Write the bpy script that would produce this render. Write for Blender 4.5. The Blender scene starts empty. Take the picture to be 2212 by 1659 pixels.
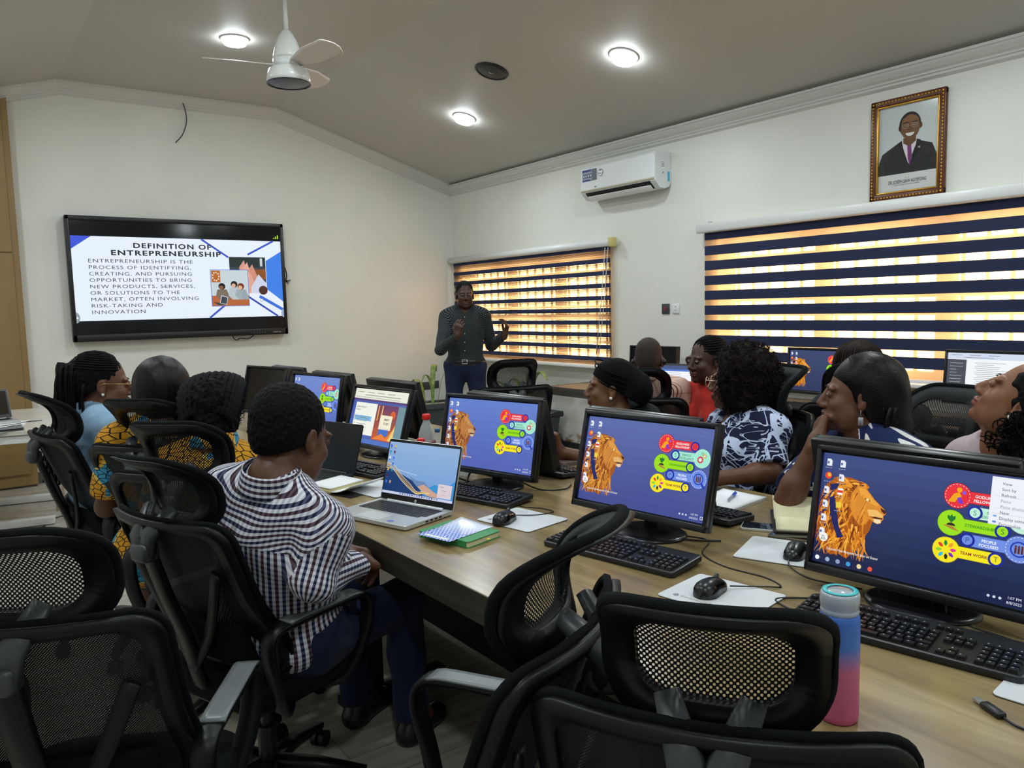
import bpy, bmesh, math, random
import numpy as np
from math import sin, cos, pi, radians as rad
from mathutils import Vector, Matrix

scene = bpy.context.scene
COL = scene.collection
rng = random.Random(7)
nrng = np.random.default_rng(11)

# ------------------------------------------------------------------ camera, world, exposure
def camera_matrix(pitch, roll, yaw, loc):
    m = Matrix.Rotation(yaw, 4, 'Z') @ Matrix.Rotation(pitch, 4, 'X') @ Matrix.Rotation(roll, 4, 'Z')
    m.translation = loc
    return m
cam_data = bpy.data.cameras.new('camera')
cam_data.sensor_fit = 'HORIZONTAL'; cam_data.sensor_width = 36.0
cam_data.lens = 1688.483 / 2212 * 36.0
cam_data.clip_start = 0.05
cam = bpy.data.objects.new('camera', cam_data); COL.objects.link(cam)
cam.matrix_world = camera_matrix(1.47297, -0.024631, -0.628754, (-5.02571, -8.05376, 1.46))
scene.camera = cam

EXPOSURE = 0.0
vs = scene.view_settings
scene.display_settings.display_device = 'sRGB'
vs.view_transform = 'Standard'; vs.look = 'None'; vs.gamma = 1.0; vs.use_curve_mapping = False
vs.exposure = EXPOSURE
world = bpy.data.worlds.new('world'); scene.world = world; world.use_nodes = True
wbg = world.node_tree.nodes['Background']
wbg.inputs['Color'].default_value = (1.0, 0.95, 0.84, 1); wbg.inputs['Strength'].default_value = 13.0
scene.cycles.max_bounces = 7; scene.cycles.diffuse_bounces = 4; scene.cycles.glossy_bounces = 3
scene.cycles.transparent_max_bounces = 12; scene.cycles.transmission_bounces = 4
scene.cycles.sample_clamp_indirect = 6.0
scene.cycles.caustics_reflective = False; scene.cycles.caustics_refractive = False
scene.cycles.use_denoising = True

LAMP_W = 13.6          # power of each ceiling downlight
LAMP_COL = (0.90, 0.99, 1.03)
SCR = 2 ** (-EXPOSURE)

# ------------------------------------------------------------------ materials
def s2l(c):
    c = c / 255.0
    return c / 12.92 if c <= 0.04045 else ((c + 0.055) / 1.055) ** 2.4
def lin(c):
    if isinstance(c, str):
        c = c.lstrip('#'); c = [int(c[i:i + 2], 16) for i in (0, 2, 4)]
    return tuple(s2l(x) for x in c[:3]) + (1.0,)
MATS = {}
def new_mat(name):
    m = bpy.data.materials.new(name); m.use_nodes = True
    nt = m.node_tree; b = nt.nodes['Principled BSDF']
    return m, nt, b
def N(nt, typ, **kw):
    n = nt.nodes.new(typ)
    for k, v in kw.items():
        if k.startswith('i_'):
            key = k[2:]
            key = int(key) if key.isdigit() else key.replace('_', ' ')
            n.inputs[key].default_value = v
        else: setattr(n, k, v)
    return n
def L(nt, a, ao, b, bi): nt.links.new(a.outputs[ao], b.inputs[bi])
def ramp(nt, fac_node, out, stops, interp='LINEAR'):
    r = nt.nodes.new('ShaderNodeValToRGB'); r.color_ramp.interpolation = interp
    el = r.color_ramp.elements
    while len(el) < len(stops): el.new(0.5)
    for e, (p, c) in zip(el, stops): e.position = p; e.color = c
    L(nt, fac_node, out, r, 'Fac'); return r
def mat(name, col=None, rough=0.5, metal=0.0, spec=0.5, bump=0.0, bscale=60, coat=0.0, alpha=1.0, sheen=0.0, trans=0.0):
    if name in MATS: return MATS[name]
    m, nt, b = new_mat(name); MATS[name] = m
    b.inputs['Base Color'].default_value = lin(col); b.inputs['Roughness'].default_value = rough
    b.inputs['Metallic'].default_value = metal; b.inputs['Specular IOR Level'].default_value = spec
    b.inputs['Coat Weight'].default_value = coat; b.inputs['Alpha'].default_value = alpha
    b.inputs['Sheen Weight'].default_value = sheen; b.inputs['Transmission Weight'].default_value = trans
    if bump:
        t = N(nt, 'ShaderNodeTexCoord'); n = N(nt, 'ShaderNodeTexNoise', i_Scale=bscale, i_Detail=4.0)
        L(nt, t, 'Object', n, 'Vector'); bp = N(nt, 'ShaderNodeBump', i_Strength=bump, i_Distance=0.004)
        L(nt, n, 'Fac', bp, 'Height'); L(nt, bp, 'Normal', b, 'Normal')
    return m
def glow(col, s=1.0, rough=0.25):
    """self-lit screen colour behind glossy glass"""
    key = 'screen_%s_%.2f' % (col if isinstance(col, str) else '%d_%d_%d' % tuple(col), s)
    if key in MATS: return MATS[key]
    m, nt, b = new_mat(key); MATS[key] = m
    b.inputs['Base Color'].default_value = (0.004, 0.004, 0.005, 1); b.inputs['Roughness'].default_value = rough
    b.inputs['Specular IOR Level'].default_value = 0.3
    b.inputs['Emission Color'].default_value = lin(col); b.inputs['Emission Strength'].default_value = s * SCR
    return m

# ------------------------------------------------------------------ mesh builder
def frame_of(d):
    d = Vector(d).normalized()
    a = Vector((0, 0, 1)) if abs(d.z) < 0.93 else Vector((1, 0, 0))
    u = a.cross(d).normalized(); return u, d.cross(u).normalized()
class MB:
    def __init__(s): s.v = []; s.f = []; s.mi = []; s.sm = []; s.M = None; s.cur = 0
    def add(s, vs, fs, smooth=True):
        o = len(s.v)
        if s.M is not None: vs = [s.M @ Vector(p) for p in vs]
        s.v += [tuple(p) for p in vs]
        for f in fs: s.f.append(tuple(i + o for i in f)); s.mi.append(s.cur); s.sm.append(smooth)
        return s
    def addbm(s, bm, smooth=True):
        bm.verts.index_update()
        s.add([v.co.copy() for v in bm.verts], [[v.index for v in f.verts] for f in bm.faces], smooth); bm.free(); return s
    def box(s, c, d, bev=0.0, seg=2, rot=None, smooth=None):
        bm = bmesh.new(); bmesh.ops.create_cube(bm, size=1.0)
        for v in bm.verts: v.co = Vector((v.co.x * d[0], v.co.y * d[1], v.co.z * d[2]))
        if bev > 0: bmesh.ops.bevel(bm, geom=bm.edges[:], offset=min(bev, min(d) * 0.49), segments=seg, profile=0.5, affect='EDGES')
        R_ = rot.to_3x3() if rot is not None else Matrix.Identity(3)
        for v in bm.verts: v.co = R_ @ v.co + Vector(c)
        return s.addbm(bm, (bev > 0 and seg > 1) if smooth is None else smooth)
    def tube(s, pts, r, n=8, caps=True, flat=None, closed=False, up=None):
        pts = [Vector(p) for p in pts]; k = len(pts); vs = []; fs = []
        rs = r if isinstance(r, (list, tuple)) else [r] * k
        u = None
        for i, p in enumerate(pts):
            if closed: d = pts[(i + 1) % k] - pts[i - 1]
            else: d = pts[min(i + 1, k - 1)] - pts[max(i - 1, 0)]
            if d.length < 1e-9: d = Vector((0, 0, 1))
            d.normalize()
            if up is not None: u = Vector(up); u = (u - d * u.dot(d)).normalized()
            elif u is None: u, _ = frame_of(d)
            else:
                u = u - d * u.dot(d)
                u = u.normalized() if u.length > 1e-6 else frame_of(d)[0]
            w = d.cross(u)
            for j in range(n):
                a = 2 * pi * j / n
                if flat is None: q = u * cos(a) * rs[i] + w * sin(a) * rs[i]
                else:
                    ca, sa = cos(a), sin(a); e = 0.45
                    q = u * math.copysign(abs(ca) ** e, ca) * flat[0] * rs[i] + w * math.copysign(abs(sa) ** e, sa) * flat[1] * rs[i]
                vs.append(p + q)
        m = k if closed else k - 1
        for i in range(m):
            for j in range(n):
                a = i * n + j; b_ = i * n + (j + 1) % n; c = ((i + 1) % k) * n
                fs.append((a, b_, c + (j + 1) % n, c + j))
        if caps and not closed: fs.append(tuple(range(n - 1, -1, -1))); fs.append(tuple((k - 1) * n + j for j in range(n)))
        return s.add(vs, fs)
    def cyl(s, a, b, r0, r1=None, n=20, smooth=True):
        r1 = r0 if r1 is None else r1
        a = Vector(a); b = Vector(b); u, w = frame_of(b - a); vs = []
        for p, r in ((a, r0), (b, r1)):
            for j in range(n): t = 2 * pi * j / n; vs.append(p + u * cos(t) * r + w * sin(t) * r)
        s.add(vs, [(j, (j + 1) % n, n + (j + 1) % n, n + j) for j in range(n)], smooth)
        s.add(vs[:n], [tuple(range(n - 1, -1, -1))], False); s.add(vs[n:], [tuple(range(n))], False); return s
    def lathe(s, prof, n=28, c=(0, 0, 0), M=None, cap=True):
        vs = []; fs = []; k = len(prof); M = M or Matrix.Identity(3); c = Vector(c)
        for r, z in prof:
            for j in range(n): t = 2 * pi * j / n; vs.append(M @ Vector((r * cos(t), r * sin(t), z)) + c)
        for i in range(k - 1):
            for j in range(n): a = i * n + j; b_ = i * n + (j + 1) % n; fs.append((a, b_, b_ + n, a + n))
        if cap: fs.append(tuple(range(n - 1, -1, -1))); fs.append(tuple((k - 1) * n + j for j in range(n)))
        return s.add(vs, fs)
    def prism(s, poly, z0, z1, M=None, bev=0.0, smooth=False):
        n = len(poly); bm = bmesh.new()
        lo = [bm.verts.new((x, y, z0)) for x, y in poly]; hi = [bm.verts.new((x, y, z1)) for x, y in poly]
        bm.faces.new(lo[::-1]); top = bm.faces.new(hi)
        for i in range(n): bm.faces.new((lo[i], lo[(i + 1) % n], hi[(i + 1) % n], hi[i]))
        bmesh.ops.recalc_face_normals(bm, faces=bm.faces[:])
        if bev:
            es = [e for e in bm.edges if abs(e.verts[0].co.z - e.verts[1].co.z) < 1e-9]
            bmesh.ops.bevel(bm, geom=es, offset=bev, segments=2, profile=0.5, affect='EDGES')
        if M is not None:
            for v in bm.verts: v.co = M @ v.co
        return s.addbm(bm, smooth)
    def ell(s, c, r, M=None, nu=20, nv=12):
        M = M or Matrix.Identity(3); c = Vector(c); vs = []; fs = []
        for i in range(nv + 1):
            p = pi * i / nv
            for j in range(nu):
                t = 2 * pi * j / nu
                vs.append(M @ Vector((r[0] * sin(p) * cos(t), r[1] * sin(p) * sin(t), r[2] * cos(p))) + c)
        for i in range(nv):
            for j in range(nu): a = i * nu + j; b_ = i * nu + (j + 1) % nu; fs.append((a, a + nu, b_ + nu, b_))
        return s.add(vs, fs)
    def grid(s, fn, nu, nv, smooth=True, thick=0.0):
        P = [[Vector(fn(i / nu, j / nv)) for j in range(nv + 1)] for i in range(nu + 1)]
        vs = [p for row in P for p in row]; w = nv + 1
        fs = [(i * w + j, (i + 1) * w + j, (i + 1) * w + j + 1, i * w + j + 1) for i in range(nu) for j in range(nv)]
        if thick:
            nrm = []
            for i in range(nu + 1):
                for j in range(nv + 1):
                    a = P[min(i + 1, nu)][j] - P[max(i - 1, 0)][j]; b_ = P[i][min(j + 1, nv)] - P[i][max(j - 1, 0)]
                    nn = a.cross(b_); nrm.append(nn.normalized() if nn.length > 1e-12 else Vector((0, 0, 1)))
            o = len(vs); vs = vs + [p - n_ * thick for p, n_ in zip(vs, nrm)]
            fs = fs + [tuple(o + q for q in f[::-1]) for f in fs]
            rim = [i * w for i in range(nu + 1)] + [nu * w + j for j in range(1, nv + 1)] + [i * w + nv for i in range(nu - 1, -1, -1)] + [j for j in range(nv - 1, 0, -1)]
            for a, b_ in zip(rim, rim[1:] + rim[:1]): fs.append((b_, a, a + o, b_ + o))
        return s.add(vs, fs, smooth)
    def mesh(s, name, mats):
        me = bpy.data.meshes.new(name); me.from_pydata(s.v, [], s.f)
        if not isinstance(mats, (list, tuple)): mats = [mats]
        for m in mats: me.materials.append(m)
        me.polygons.foreach_set('material_index', [min(i, len(mats) - 1) for i in s.mi])
        me.polygons.foreach_set('use_smooth', s.sm); me.update(); return me
    def build(s, name, mats, parent=None, loc=None, rot=None):
        return link(name, s.mesh(name, mats), parent, loc, rot)

def link(name, me, parent=None, loc=None, rot=None):
    o = bpy.data.objects.new(name, me); COL.objects.link(o)
    if parent is not None: o.parent = parent
    if loc is not None: o.location = loc
    if rot is not None: o.rotation_euler = rot
    return o
def tag(o, label, cat, group=None, kind=None):
    o['label'] = label; o['category'] = cat
    if group: o['group'] = group
    if kind: o['kind'] = kind
    return o
def thing(name, label, cat, loc=(0, 0, 0), rz=0.0, group=None, scale=1.0):
    o = bpy.data.objects.new(name, None); COL.objects.link(o); o.empty_display_size = 0.05
    o.location = loc; o.rotation_euler = (0, 0, rz); o.scale = (scale,) * 3
    return tag(o, label, cat, group)
def struct(o): o['kind'] = 'structure'; return o
def dup(root, label, loc=None, rz=None, scale=None):
    kids = {}
    for o in bpy.data.objects:
        if o.parent is not None: kids.setdefault(o.parent.name, []).append(o)
    def rec(o, par):
        c = o.copy(); COL.objects.link(c)
        if par is not None: c.parent = par
        for ch in kids.get(o.name, []): rec(ch, c)
        return c
    r = rec(root, None); r['label'] = label
    if loc is not None: r.location = loc
    if rz is not None: r.rotation_euler = (0, 0, rz)
    if scale is not None: r.scale = (scale,) * 3
    return r
def rrect(w, h, r, n=5, cx=0.0, cy=0.0):
    """rounded rectangle outline, counter-clockwise"""
    out = []
    for sx, sy, a0 in ((1, -1, -pi / 2), (1, 1, 0), (-1, 1, pi / 2), (-1, -1, pi)):
        for i in range(n + 1):
            a = a0 + pi / 2 * i / n
            out.append((cx + sx * (w / 2 - r) + r * cos(a), cy + sy * (h / 2 - r) + r * sin(a)))
    return out
def bez(pts, n=12):
    """Catmull-Rom curve through points"""
    P = [Vector(p) for p in pts]; P = [P[0] * 2 - P[1]] + P + [P[-1] * 2 - P[-2]]; out = []
    for i in range(1, len(P) - 2):
        for k in range(n):
            t = k / n; a, b, c, d = P[i - 1:i + 3]
            out.append(0.5 * ((2 * b) + (c - a) * t + (2 * a - 5 * b + 4 * c - d) * t * t + (3 * b - a - 3 * c + d) * t ** 3))
    return out + [P[-2]]

# ------------------------------------------------------------------ flat artwork (screens, prints)
TXT = {}
def text_polys(body, size, bold=0.0, spacing=1.0):
    key = (body, bold, spacing)
    if key not in TXT:
        cu = bpy.data.curves.new('lettering', 'FONT'); cu.body = body; cu.size = 1.0; cu.resolution_u = 3
        cu.offset = bold; cu.space_character = spacing
        ob = bpy.data.objects.new('lettering', cu); COL.objects.link(ob)
        dg = bpy.context.evaluated_depsgraph_get(); me = bpy.data.meshes.new_from_object(ob.evaluated_get(dg))
        TXT[key] = ([(v.co.x, v.co.y) for v in me.vertices], [tuple(p.vertices) for p in me.polygons])
        bpy.data.objects.remove(ob); bpy.data.curves.remove(cu); bpy.data.meshes.remove(me)
    v, f = TXT[key]
    return [(x * size, y * size) for x, y in v], f
class Canvas:
    """layered flat artwork in a panel; local x right, z up, faces -y; origin lower left"""
    def __init__(s, w, h, lit=True, strength=1.0, eps=0.0003, rough=0.5):
        s.w = w; s.h = h; s.mb = MB(); s.mats = []; s.key = {}; s.lit = lit; s.st = strength; s.eps = eps; s.rough = rough
    def m(s, col):
        if isinstance(col, bpy.types.Material): k = col.name
        else: k = col
        if k not in s.key:
            if isinstance(col, bpy.types.Material): mm = col
            elif s.lit: mm = glow(col, s.st)
            else: mm = mat('print_%s' % str(col).strip('#'), col, s.rough)
            s.key[k] = len(s.mats); s.mats.append(mm)
        return s.key[k]
    def poly(s, pts, col, l=1, faces=None):
        s.mb.cur = s.m(col)
        vs = [(x, -s.eps * l, y) for x, y in pts]
        if faces is None:
            a = sum(pts[i - 1][0] * pts[i][1] - pts[i][0] * pts[i - 1][1] for i in range(len(pts)))
            faces = [tuple(range(len(pts)))] if a > 0 else [tuple(range(len(pts) - 1, -1, -1))]
        s.mb.add(vs, faces, False); return s
    def rect(s, x0, y0, x1, y1, col, l=1): return s.poly([(x0, y0), (x1, y0), (x1, y1), (x0, y1)], col, l)
    def circ(s, x, y, r, col, l=1, n=24, ry=None):
        return s.poly([(x + r * cos(2 * pi * i / n), y + (ry or r) * sin(2 * pi * i / n)) for i in range(n)], col, l)
    def line(s, pts, w, col, l=1):
        for (x0, y0), (x1, y1) in zip(pts, pts[1:]):
            d = math.hypot(x1 - x0, y1 - y0) or 1; nx, ny = -(y1 - y0) / d * w / 2, (x1 - x0) / d * w / 2
            s.poly([(x0 + nx, y0 + ny), (x0 - nx, y0 - ny), (x1 - nx, y1 - ny), (x1 + nx, y1 + ny)], col, l)
        return s
    def text(s, body, x, y, size, col, l=2, bold=0.0, align='L', spacing=1.0, width=None):
        v, f = text_polys(body, size, bold, spacing)
        if not v: return s
        w = max(p[0] for p in v); k = 1.0
        if width: k = width / w; w = width
        ox = x - (w if align == 'R' else w / 2 if align == 'C' else 0)
        return s.poly([(a * k + ox, b + y) for a, b in v], col, l, f)
    def build(s, name, parent, loc=(0, 0, 0), rot=None): return s.mb.build(name, s.mats, parent, loc, rot)

# ------------------------------------------------------------------ procedural surfaces
def wall_mat():
    m, nt, b = new_mat('wall_paint'); MATS['wall_paint'] = m
    b.inputs['Roughness'].default_value = 0.65; b.inputs['Specular IOR Level'].default_value = 0.25
    g = N(nt, 'ShaderNodeNewGeometry'); sp = N(nt, 'ShaderNodeSeparateXYZ'); L(nt, g, 'Position', sp, 'Vector')
    n1 = N(nt, 'ShaderNodeTexNoise', i_Scale=1.3, i_Detail=3.0); L(nt, g, 'Position', n1, 'Vector')
    base = ramp(nt, n1, 'Fac', [(0.3, lin('#dcdcd4')), (0.7, lin('#e4e4dc'))])
    # damp stain low on the window wall beside the planter
    mp = N(nt, 'ShaderNodeMapping'); mp.inputs['Scale'].default_value = (9, 7, 16); L(nt, g, 'Position', mp, 'Vector')
    n2 = N(nt, 'ShaderNodeTexNoise', i_Scale=1.0, i_Detail=6.0, i_Roughness=0.7); L(nt, mp, 'Vector', n2, 'Vector')
    def band(o, lo0, lo1, hi0, hi1):
        a = N(nt, 'ShaderNodeMapRange', i_1=lo0, i_2=lo1); L(nt, sp, o, a, 0)
        c = N(nt, 'ShaderNodeMapRange', i_1=hi1, i_2=hi0); L(nt, sp, o, c, 0)
        mu = N(nt, 'ShaderNodeMath', operation='MULTIPLY'); L(nt, a, 0, mu, 0); L(nt, c, 0, mu, 1); return mu
    yb = band('Y', -2.55, -2.25, -1.75, -1.62); zb = band('Z', 0.02, 0.1, 0.13, 0.27); xb = band('X', -0.1, -0.02, 0.03, 0.1)
    a1 = N(nt, 'ShaderNodeMath', operation='MULTIPLY'); L(nt, yb, 0, a1, 0); L(nt, zb, 0, a1, 1)
    a2 = N(nt, 'ShaderNodeMath', operation='MULTIPLY'); L(nt, a1, 0, a2, 0); L(nt, xb, 0, a2, 1)
    th = N(nt, 'ShaderNodeMapRange', i_1=0.47, i_2=0.58); L(nt, n2, 'Fac', th, 0)
    a3 = N(nt, 'ShaderNodeMath', operation='MULTIPLY'); L(nt, a2, 0, a3, 0); L(nt, th, 0, a3, 1)
    mx = N(nt, 'ShaderNodeMix', data_type='RGBA'); L(nt, a3, 0, mx, 0); L(nt, base, 'Color', mx, 6)
    mx.inputs[7].default_value = lin('#8a6a3c')
    L(nt, mx, 2, b, 'Base Color')
    bp = N(nt, 'ShaderNodeBump', i_Strength=0.08, i_Distance=0.01); n3 = N(nt, 'ShaderNodeTexNoise', i_Scale=9.0, i_Detail=2.0)
    L(nt, g, 'Position', n3, 'Vector'); L(nt, n3, 'Fac', bp, 'Height'); L(nt, bp, 'Normal', b, 'Normal')
    return m
def wood_mat(name, cols, scale=(1.2, 14, 14), rough=0.32, axis='X', spec=0.5, bump=0.03):
    if name in MATS: return MATS[name]
    m, nt, b = new_mat(name); MATS[name] = m
    g = N(nt, 'ShaderNodeTexCoord'); mp = N(nt, 'ShaderNodeMapping')
    mp.inputs['Scale'].default_value = scale; L(nt, g, 'Object', mp, 'Vector')
    n = N(nt, 'ShaderNodeTexNoise', i_Scale=1.0, i_Detail=7.0, i_Roughness=0.62, i_Distortion=0.6); L(nt, mp, 'Vector', n, 'Vector')
    k = len(cols) - 1
    r = ramp(nt, n, 'Fac', [(0.28 + 0.46 * i / k, lin(c)) for i, c in enumerate(cols)])
    L(nt, r, 'Color', b, 'Base Color'); b.inputs['Roughness'].default_value = rough; b.inputs['Specular IOR Level'].default_value = spec
    bp = N(nt, 'ShaderNodeBump', i_Strength=bump, i_Distance=0.003); L(nt, n, 'Fac', bp, 'Height'); L(nt, bp, 'Normal', b, 'Normal')
    return m
def floor_mat():
    m, nt, b = new_mat('floor_tiles'); MATS['floor_tiles'] = m
    g = N(nt, 'ShaderNodeNewGeometry'); br = N(nt, 'ShaderNodeTexBrick', i_Scale=1.0)
    br.inputs['Brick Width'].default_value = 0.9; br.inputs['Row Height'].default_value = 0.16; br.inputs['Mortar Size'].default_value = 0.0018
    br.inputs['Color1'].default_value = lin('#c2bcb1'); br.inputs['Color2'].default_value = lin('#d0cabf'); br.inputs['Mortar'].default_value = lin('#8f8a81')
    L(nt, g, 'Position', br, 'Vector'); mp = N(nt, 'ShaderNodeMapping'); mp.inputs['Scale'].default_value = (2, 18, 1)
    L(nt, g, 'Position', mp, 'Vector'); n = N(nt, 'ShaderNodeTexNoise', i_Scale=1.5, i_Detail=5.0); L(nt, mp, 'Vector', n, 'Vector')
    r = ramp(nt, n, 'Fac', [(0.3, lin('#c8c4bc')), (0.75, lin('#ffffff'))])
    mx = N(nt, 'ShaderNodeMix', data_type='RGBA', blend_type='MULTIPLY'); mx.inputs[0].default_value = 1.0
    L(nt, br, 'Color', mx, 6); L(nt, r, 'Color', mx, 7); L(nt, mx, 2, b, 'Base Color')
    b.inputs['Roughness'].default_value = 0.3
    return m
WALL = wall_mat(); FLOOR = floor_mat()
CEIL = mat('ceiling_paint', '#bcbbb4', 0.55, spec=0.3)
CORN = mat('cornice_paint', '#cfcfc9', 0.5)
WHITE = mat('white_enamel', '#e6e8e6', 0.3); WPLAST = mat('white_plastic', '#e2e4e2', 0.35)
BLACK = mat('black_plastic', '#101113', 0.38); BLACK2 = mat('black_satin', '#15161a', 0.28)
DGREY = mat('dark_grey_plastic', '#3a3d3f', 0.45); GREYPL = mat('grey_plastic', '#6f7373', 0.4)
STEEL = mat('steel', '#b9bcbf', 0.25, metal=1.0); ALU = mat('silver_aluminium', '#cfd2d2', 0.32, metal=0.55)
TABLE = wood_mat('grey_oak_laminate', ['#6c5b3b', '#826f4b', '#95825b', '#a6936b'], (14, 1.2, 14), 0.24)
TEDGE = wood_mat('dark_oak_edge', ['#2a2723', '#3b372f', '#4a453b'], (14, 2.0, 30), 0.4)
DESKW = wood_mat('brown_oak_laminate', ['#7c6650', '#94795c', '#a58a6a'], (14, 1.4, 14), 0.3)
TANW = wood_mat('tan_laminate', ['#85693f', '#917548', '#9a7e52'], (3, 3, 0.6), 0.45)
BOARD = mat('dark_board', '#1c1a19', 0.5); MAROON = mat('maroon_board', '#3a1512', 0.5)
BASEB = mat('grey_skirting', '#5e605f', 0.45)

# ------------------------------------------------------------------ room shell
RX0, RY0, ZE, ZR = -6.14, -10.2, 2.90, 3.53
CPROF = [(RX0, ZE), (-4.04, ZR), (-2.10, ZR), (0.0, ZE)]
def ceil_z(x):
    for (x0, z0), (x1, z1) in zip(CPROF, CPROF[1:]):
        if x0 <= x <= x1: return z0 + (z1 - z0) * (x - x0) / (x1 - x0)
XZ = Matrix(((1, 0, 0, 0), (0, 0, 1, 0), (0, 1, 0, 0), (0, 0, 0, 1)))   # prism in xz, extruded along y
b = MB(); b.box((RX0 / 2, RY0 / 2, -0.06), (-RX0 + 0.6, -RY0 + 0.6, 0.12)); struct(b.build('floor', FLOOR))
gable = [(RX0 - 0.22, -0.02), (0.22, -0.02), (0.22, ZE + 0.02), (0.0, ZE + 0.02), (-2.10, ZR + 0.02), (-4.04, ZR + 0.02), (RX0, ZE + 0.02), (RX0 - 0.22, ZE + 0.02)]
b = MB(); b.prism(gable, 0.0, 0.22, XZ); struct(b.build('wall_back', WALL))
b = MB(); b.prism(gable, RY0 - 0.22, RY0, XZ); struct(b.build('wall_front', WALL))
b = MB(); b.box((RX0 - 0.11, RY0 / 2, ZE / 2), (0.22, -RY0, ZE + 0.04)); struct(b.build('wall_left', WALL))
WIN = [(-2.70, -0.20, 0.90, 1.96), (-6.52, -3.96, 0.92, 1.98)]
b = MB()
def wbox(y0, y1, z0, z1): b.box((0.11, (y0 + y1) / 2, (z0 + z1) / 2), (0.22, abs(y1 - y0), z1 - z0))
wbox(RY0, 0, -0.02, WIN[0][2]); wbox(RY0, 0, 1.98, ZE + 0.02)
wbox(WIN[0][1], 0, 0.9, 1.98); wbox(WIN[1][1], WIN[0][0], 0.9, 1.98); wbox(RY0, WIN[1][0], 0.9, 1.98)
wbox(WIN[0][0], WIN[0][1], 1.96, 1.98); wbox(WIN[1][0], WIN[1][1], 0.9, 0.92)
struct(b.build('wall_right', WALL))
b = MB()
cp = [(RX0 - 0.22, ZE), (RX0, ZE)] + CPROF[1:3] + [(0, ZE), (0.22, ZE)]
b.prism(cp + [(x, z + 0.1) for x, z in cp[::-1]], RY0 - 0.2, 0.2, XZ); struct(b.build('ceiling', CEIL))

PROF = [(0, 0), (0.085, 0), (0.085, -0.016), (0.076, -0.02), (0.07, -0.034), (0.052, -0.058), (0.036, -0.07), (0.034, -0.082), (0.024, -0.086), (0.022, -0.1), (0.012, -0.106), (0.0, -0.115)]
def moulding(b, p0, p1, out, up):
    p0 = Vector(p0); p1 = Vector(p1); out = Vector(out); up = Vector(up); n = len(PROF)
    vs = [p + out * o + up * d for p in (p0, p1) for o, d in PROF]
    b.add(vs, [(i, (i + 1) % n, n + (i + 1) % n, n + i) for i in range(n)] + [tuple(range(n)), tuple(range(2 * n - 1, n - 1, -1))], False)
b = MB()
for (x0, z0), (x1, z1) in zip(CPROF, CPROF[1:]):
    d = Vector((x1 - x0, 0, z1 - z0)).normalized(); moulding(b, (x0, 0, z0), (x1, 0, z1), (0, -1, 0), (-d.z, 0, d.x))
struct(b.build('trim_1', CORN))
b = MB(); moulding(b, (0, RY0, ZE), (0, 0, ZE), (-1, 0, 0), (0, 0, 1)); struct(b.build('trim_2', CORN))
b = MB(); moulding(b, (RX0, RY0, ZE), (RX0, 0, ZE), (1, 0, 0), (0, 0, 1)); struct(b.build('trim_3', CORN))
b = MB(); b.box((RX0 / 2, -0.006, 0.05), (-RX0, 0.012, 0.1)); struct(b.build('baseboard_back', BASEB))
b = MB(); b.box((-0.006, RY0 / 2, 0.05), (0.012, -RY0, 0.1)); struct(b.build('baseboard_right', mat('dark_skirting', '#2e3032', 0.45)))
b = MB(); b.box((RX0 + 0.006, RY0 / 2, 0.05), (0.012, -RY0, 0.1)); struct(b.build('baseboard_left', BASEB))

# windows: frame, mullions, steel bars, thin glass
WFR = mat('window_frame', '#8d6f4c', 0.4); BAR = mat('window_bars', '#7d5f42', 0.5)
gm, nt, gb = new_mat('window_glass')
tr = N(nt, 'ShaderNodeBsdfTransparent'); gl = N(nt, 'ShaderNodeBsdfGlossy', i_Roughness=0.02); mx = N(nt, 'ShaderNodeMixShader', i_0=0.06)
L(nt, tr, 0, mx, 1); L(nt, gl, 0, mx, 2); L(nt, mx, 0, nt.nodes['Material Output'], 'Surface')
for wi, (y0, y1, z0, z1) in enumerate(WIN):
    root = struct(thing('window_%d' % (wi + 1), 'window', 'window', (0.12, (y0 + y1) / 2, (z0 + z1) / 2)))
    del root['label']; del root['category']
    w = y1 - y0; h = z1 - z0; b = MB()
    for s in (-1, 1):
        b.box((0, s * (w / 2 - 0.03), 0), (0.06, 0.06, h)); b.box((0, 0, s * (h / 2 - 0.03)), (0.06, w, 0.06))
    n = 3 if wi else 3
    for k in range(1, n): b.box((0, -w / 2 + w * k / n, 0), (0.06, 0.11, h))
    b.box((0, 0, -0.08), (0.05, w, 0.05)); b.build('window_frame', WFR, root)
    b = MB(); k = int(w / 0.135)
    for i in range(k): b.box((0.05, -w / 2 + (i + 0.5) * w / k, 0), (0.014, 0.02, h))
    for zz in (-0.33, 0.02, 0.36): b.box((0.05, 0, zz), (0.014, w, 0.022))
    b.build('window_bars', BAR, root)
    b = MB(); b.box((0.01, 0, 0), (0.004, w - 0.02, h - 0.02)); b.build('window_pane', gm, root)
    b = MB(); b.box((-0.14, 0, -h / 2 - 0.012), (0.26, w, 0.024), 0.004); b.build('window_sill', WHITE, root)

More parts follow.
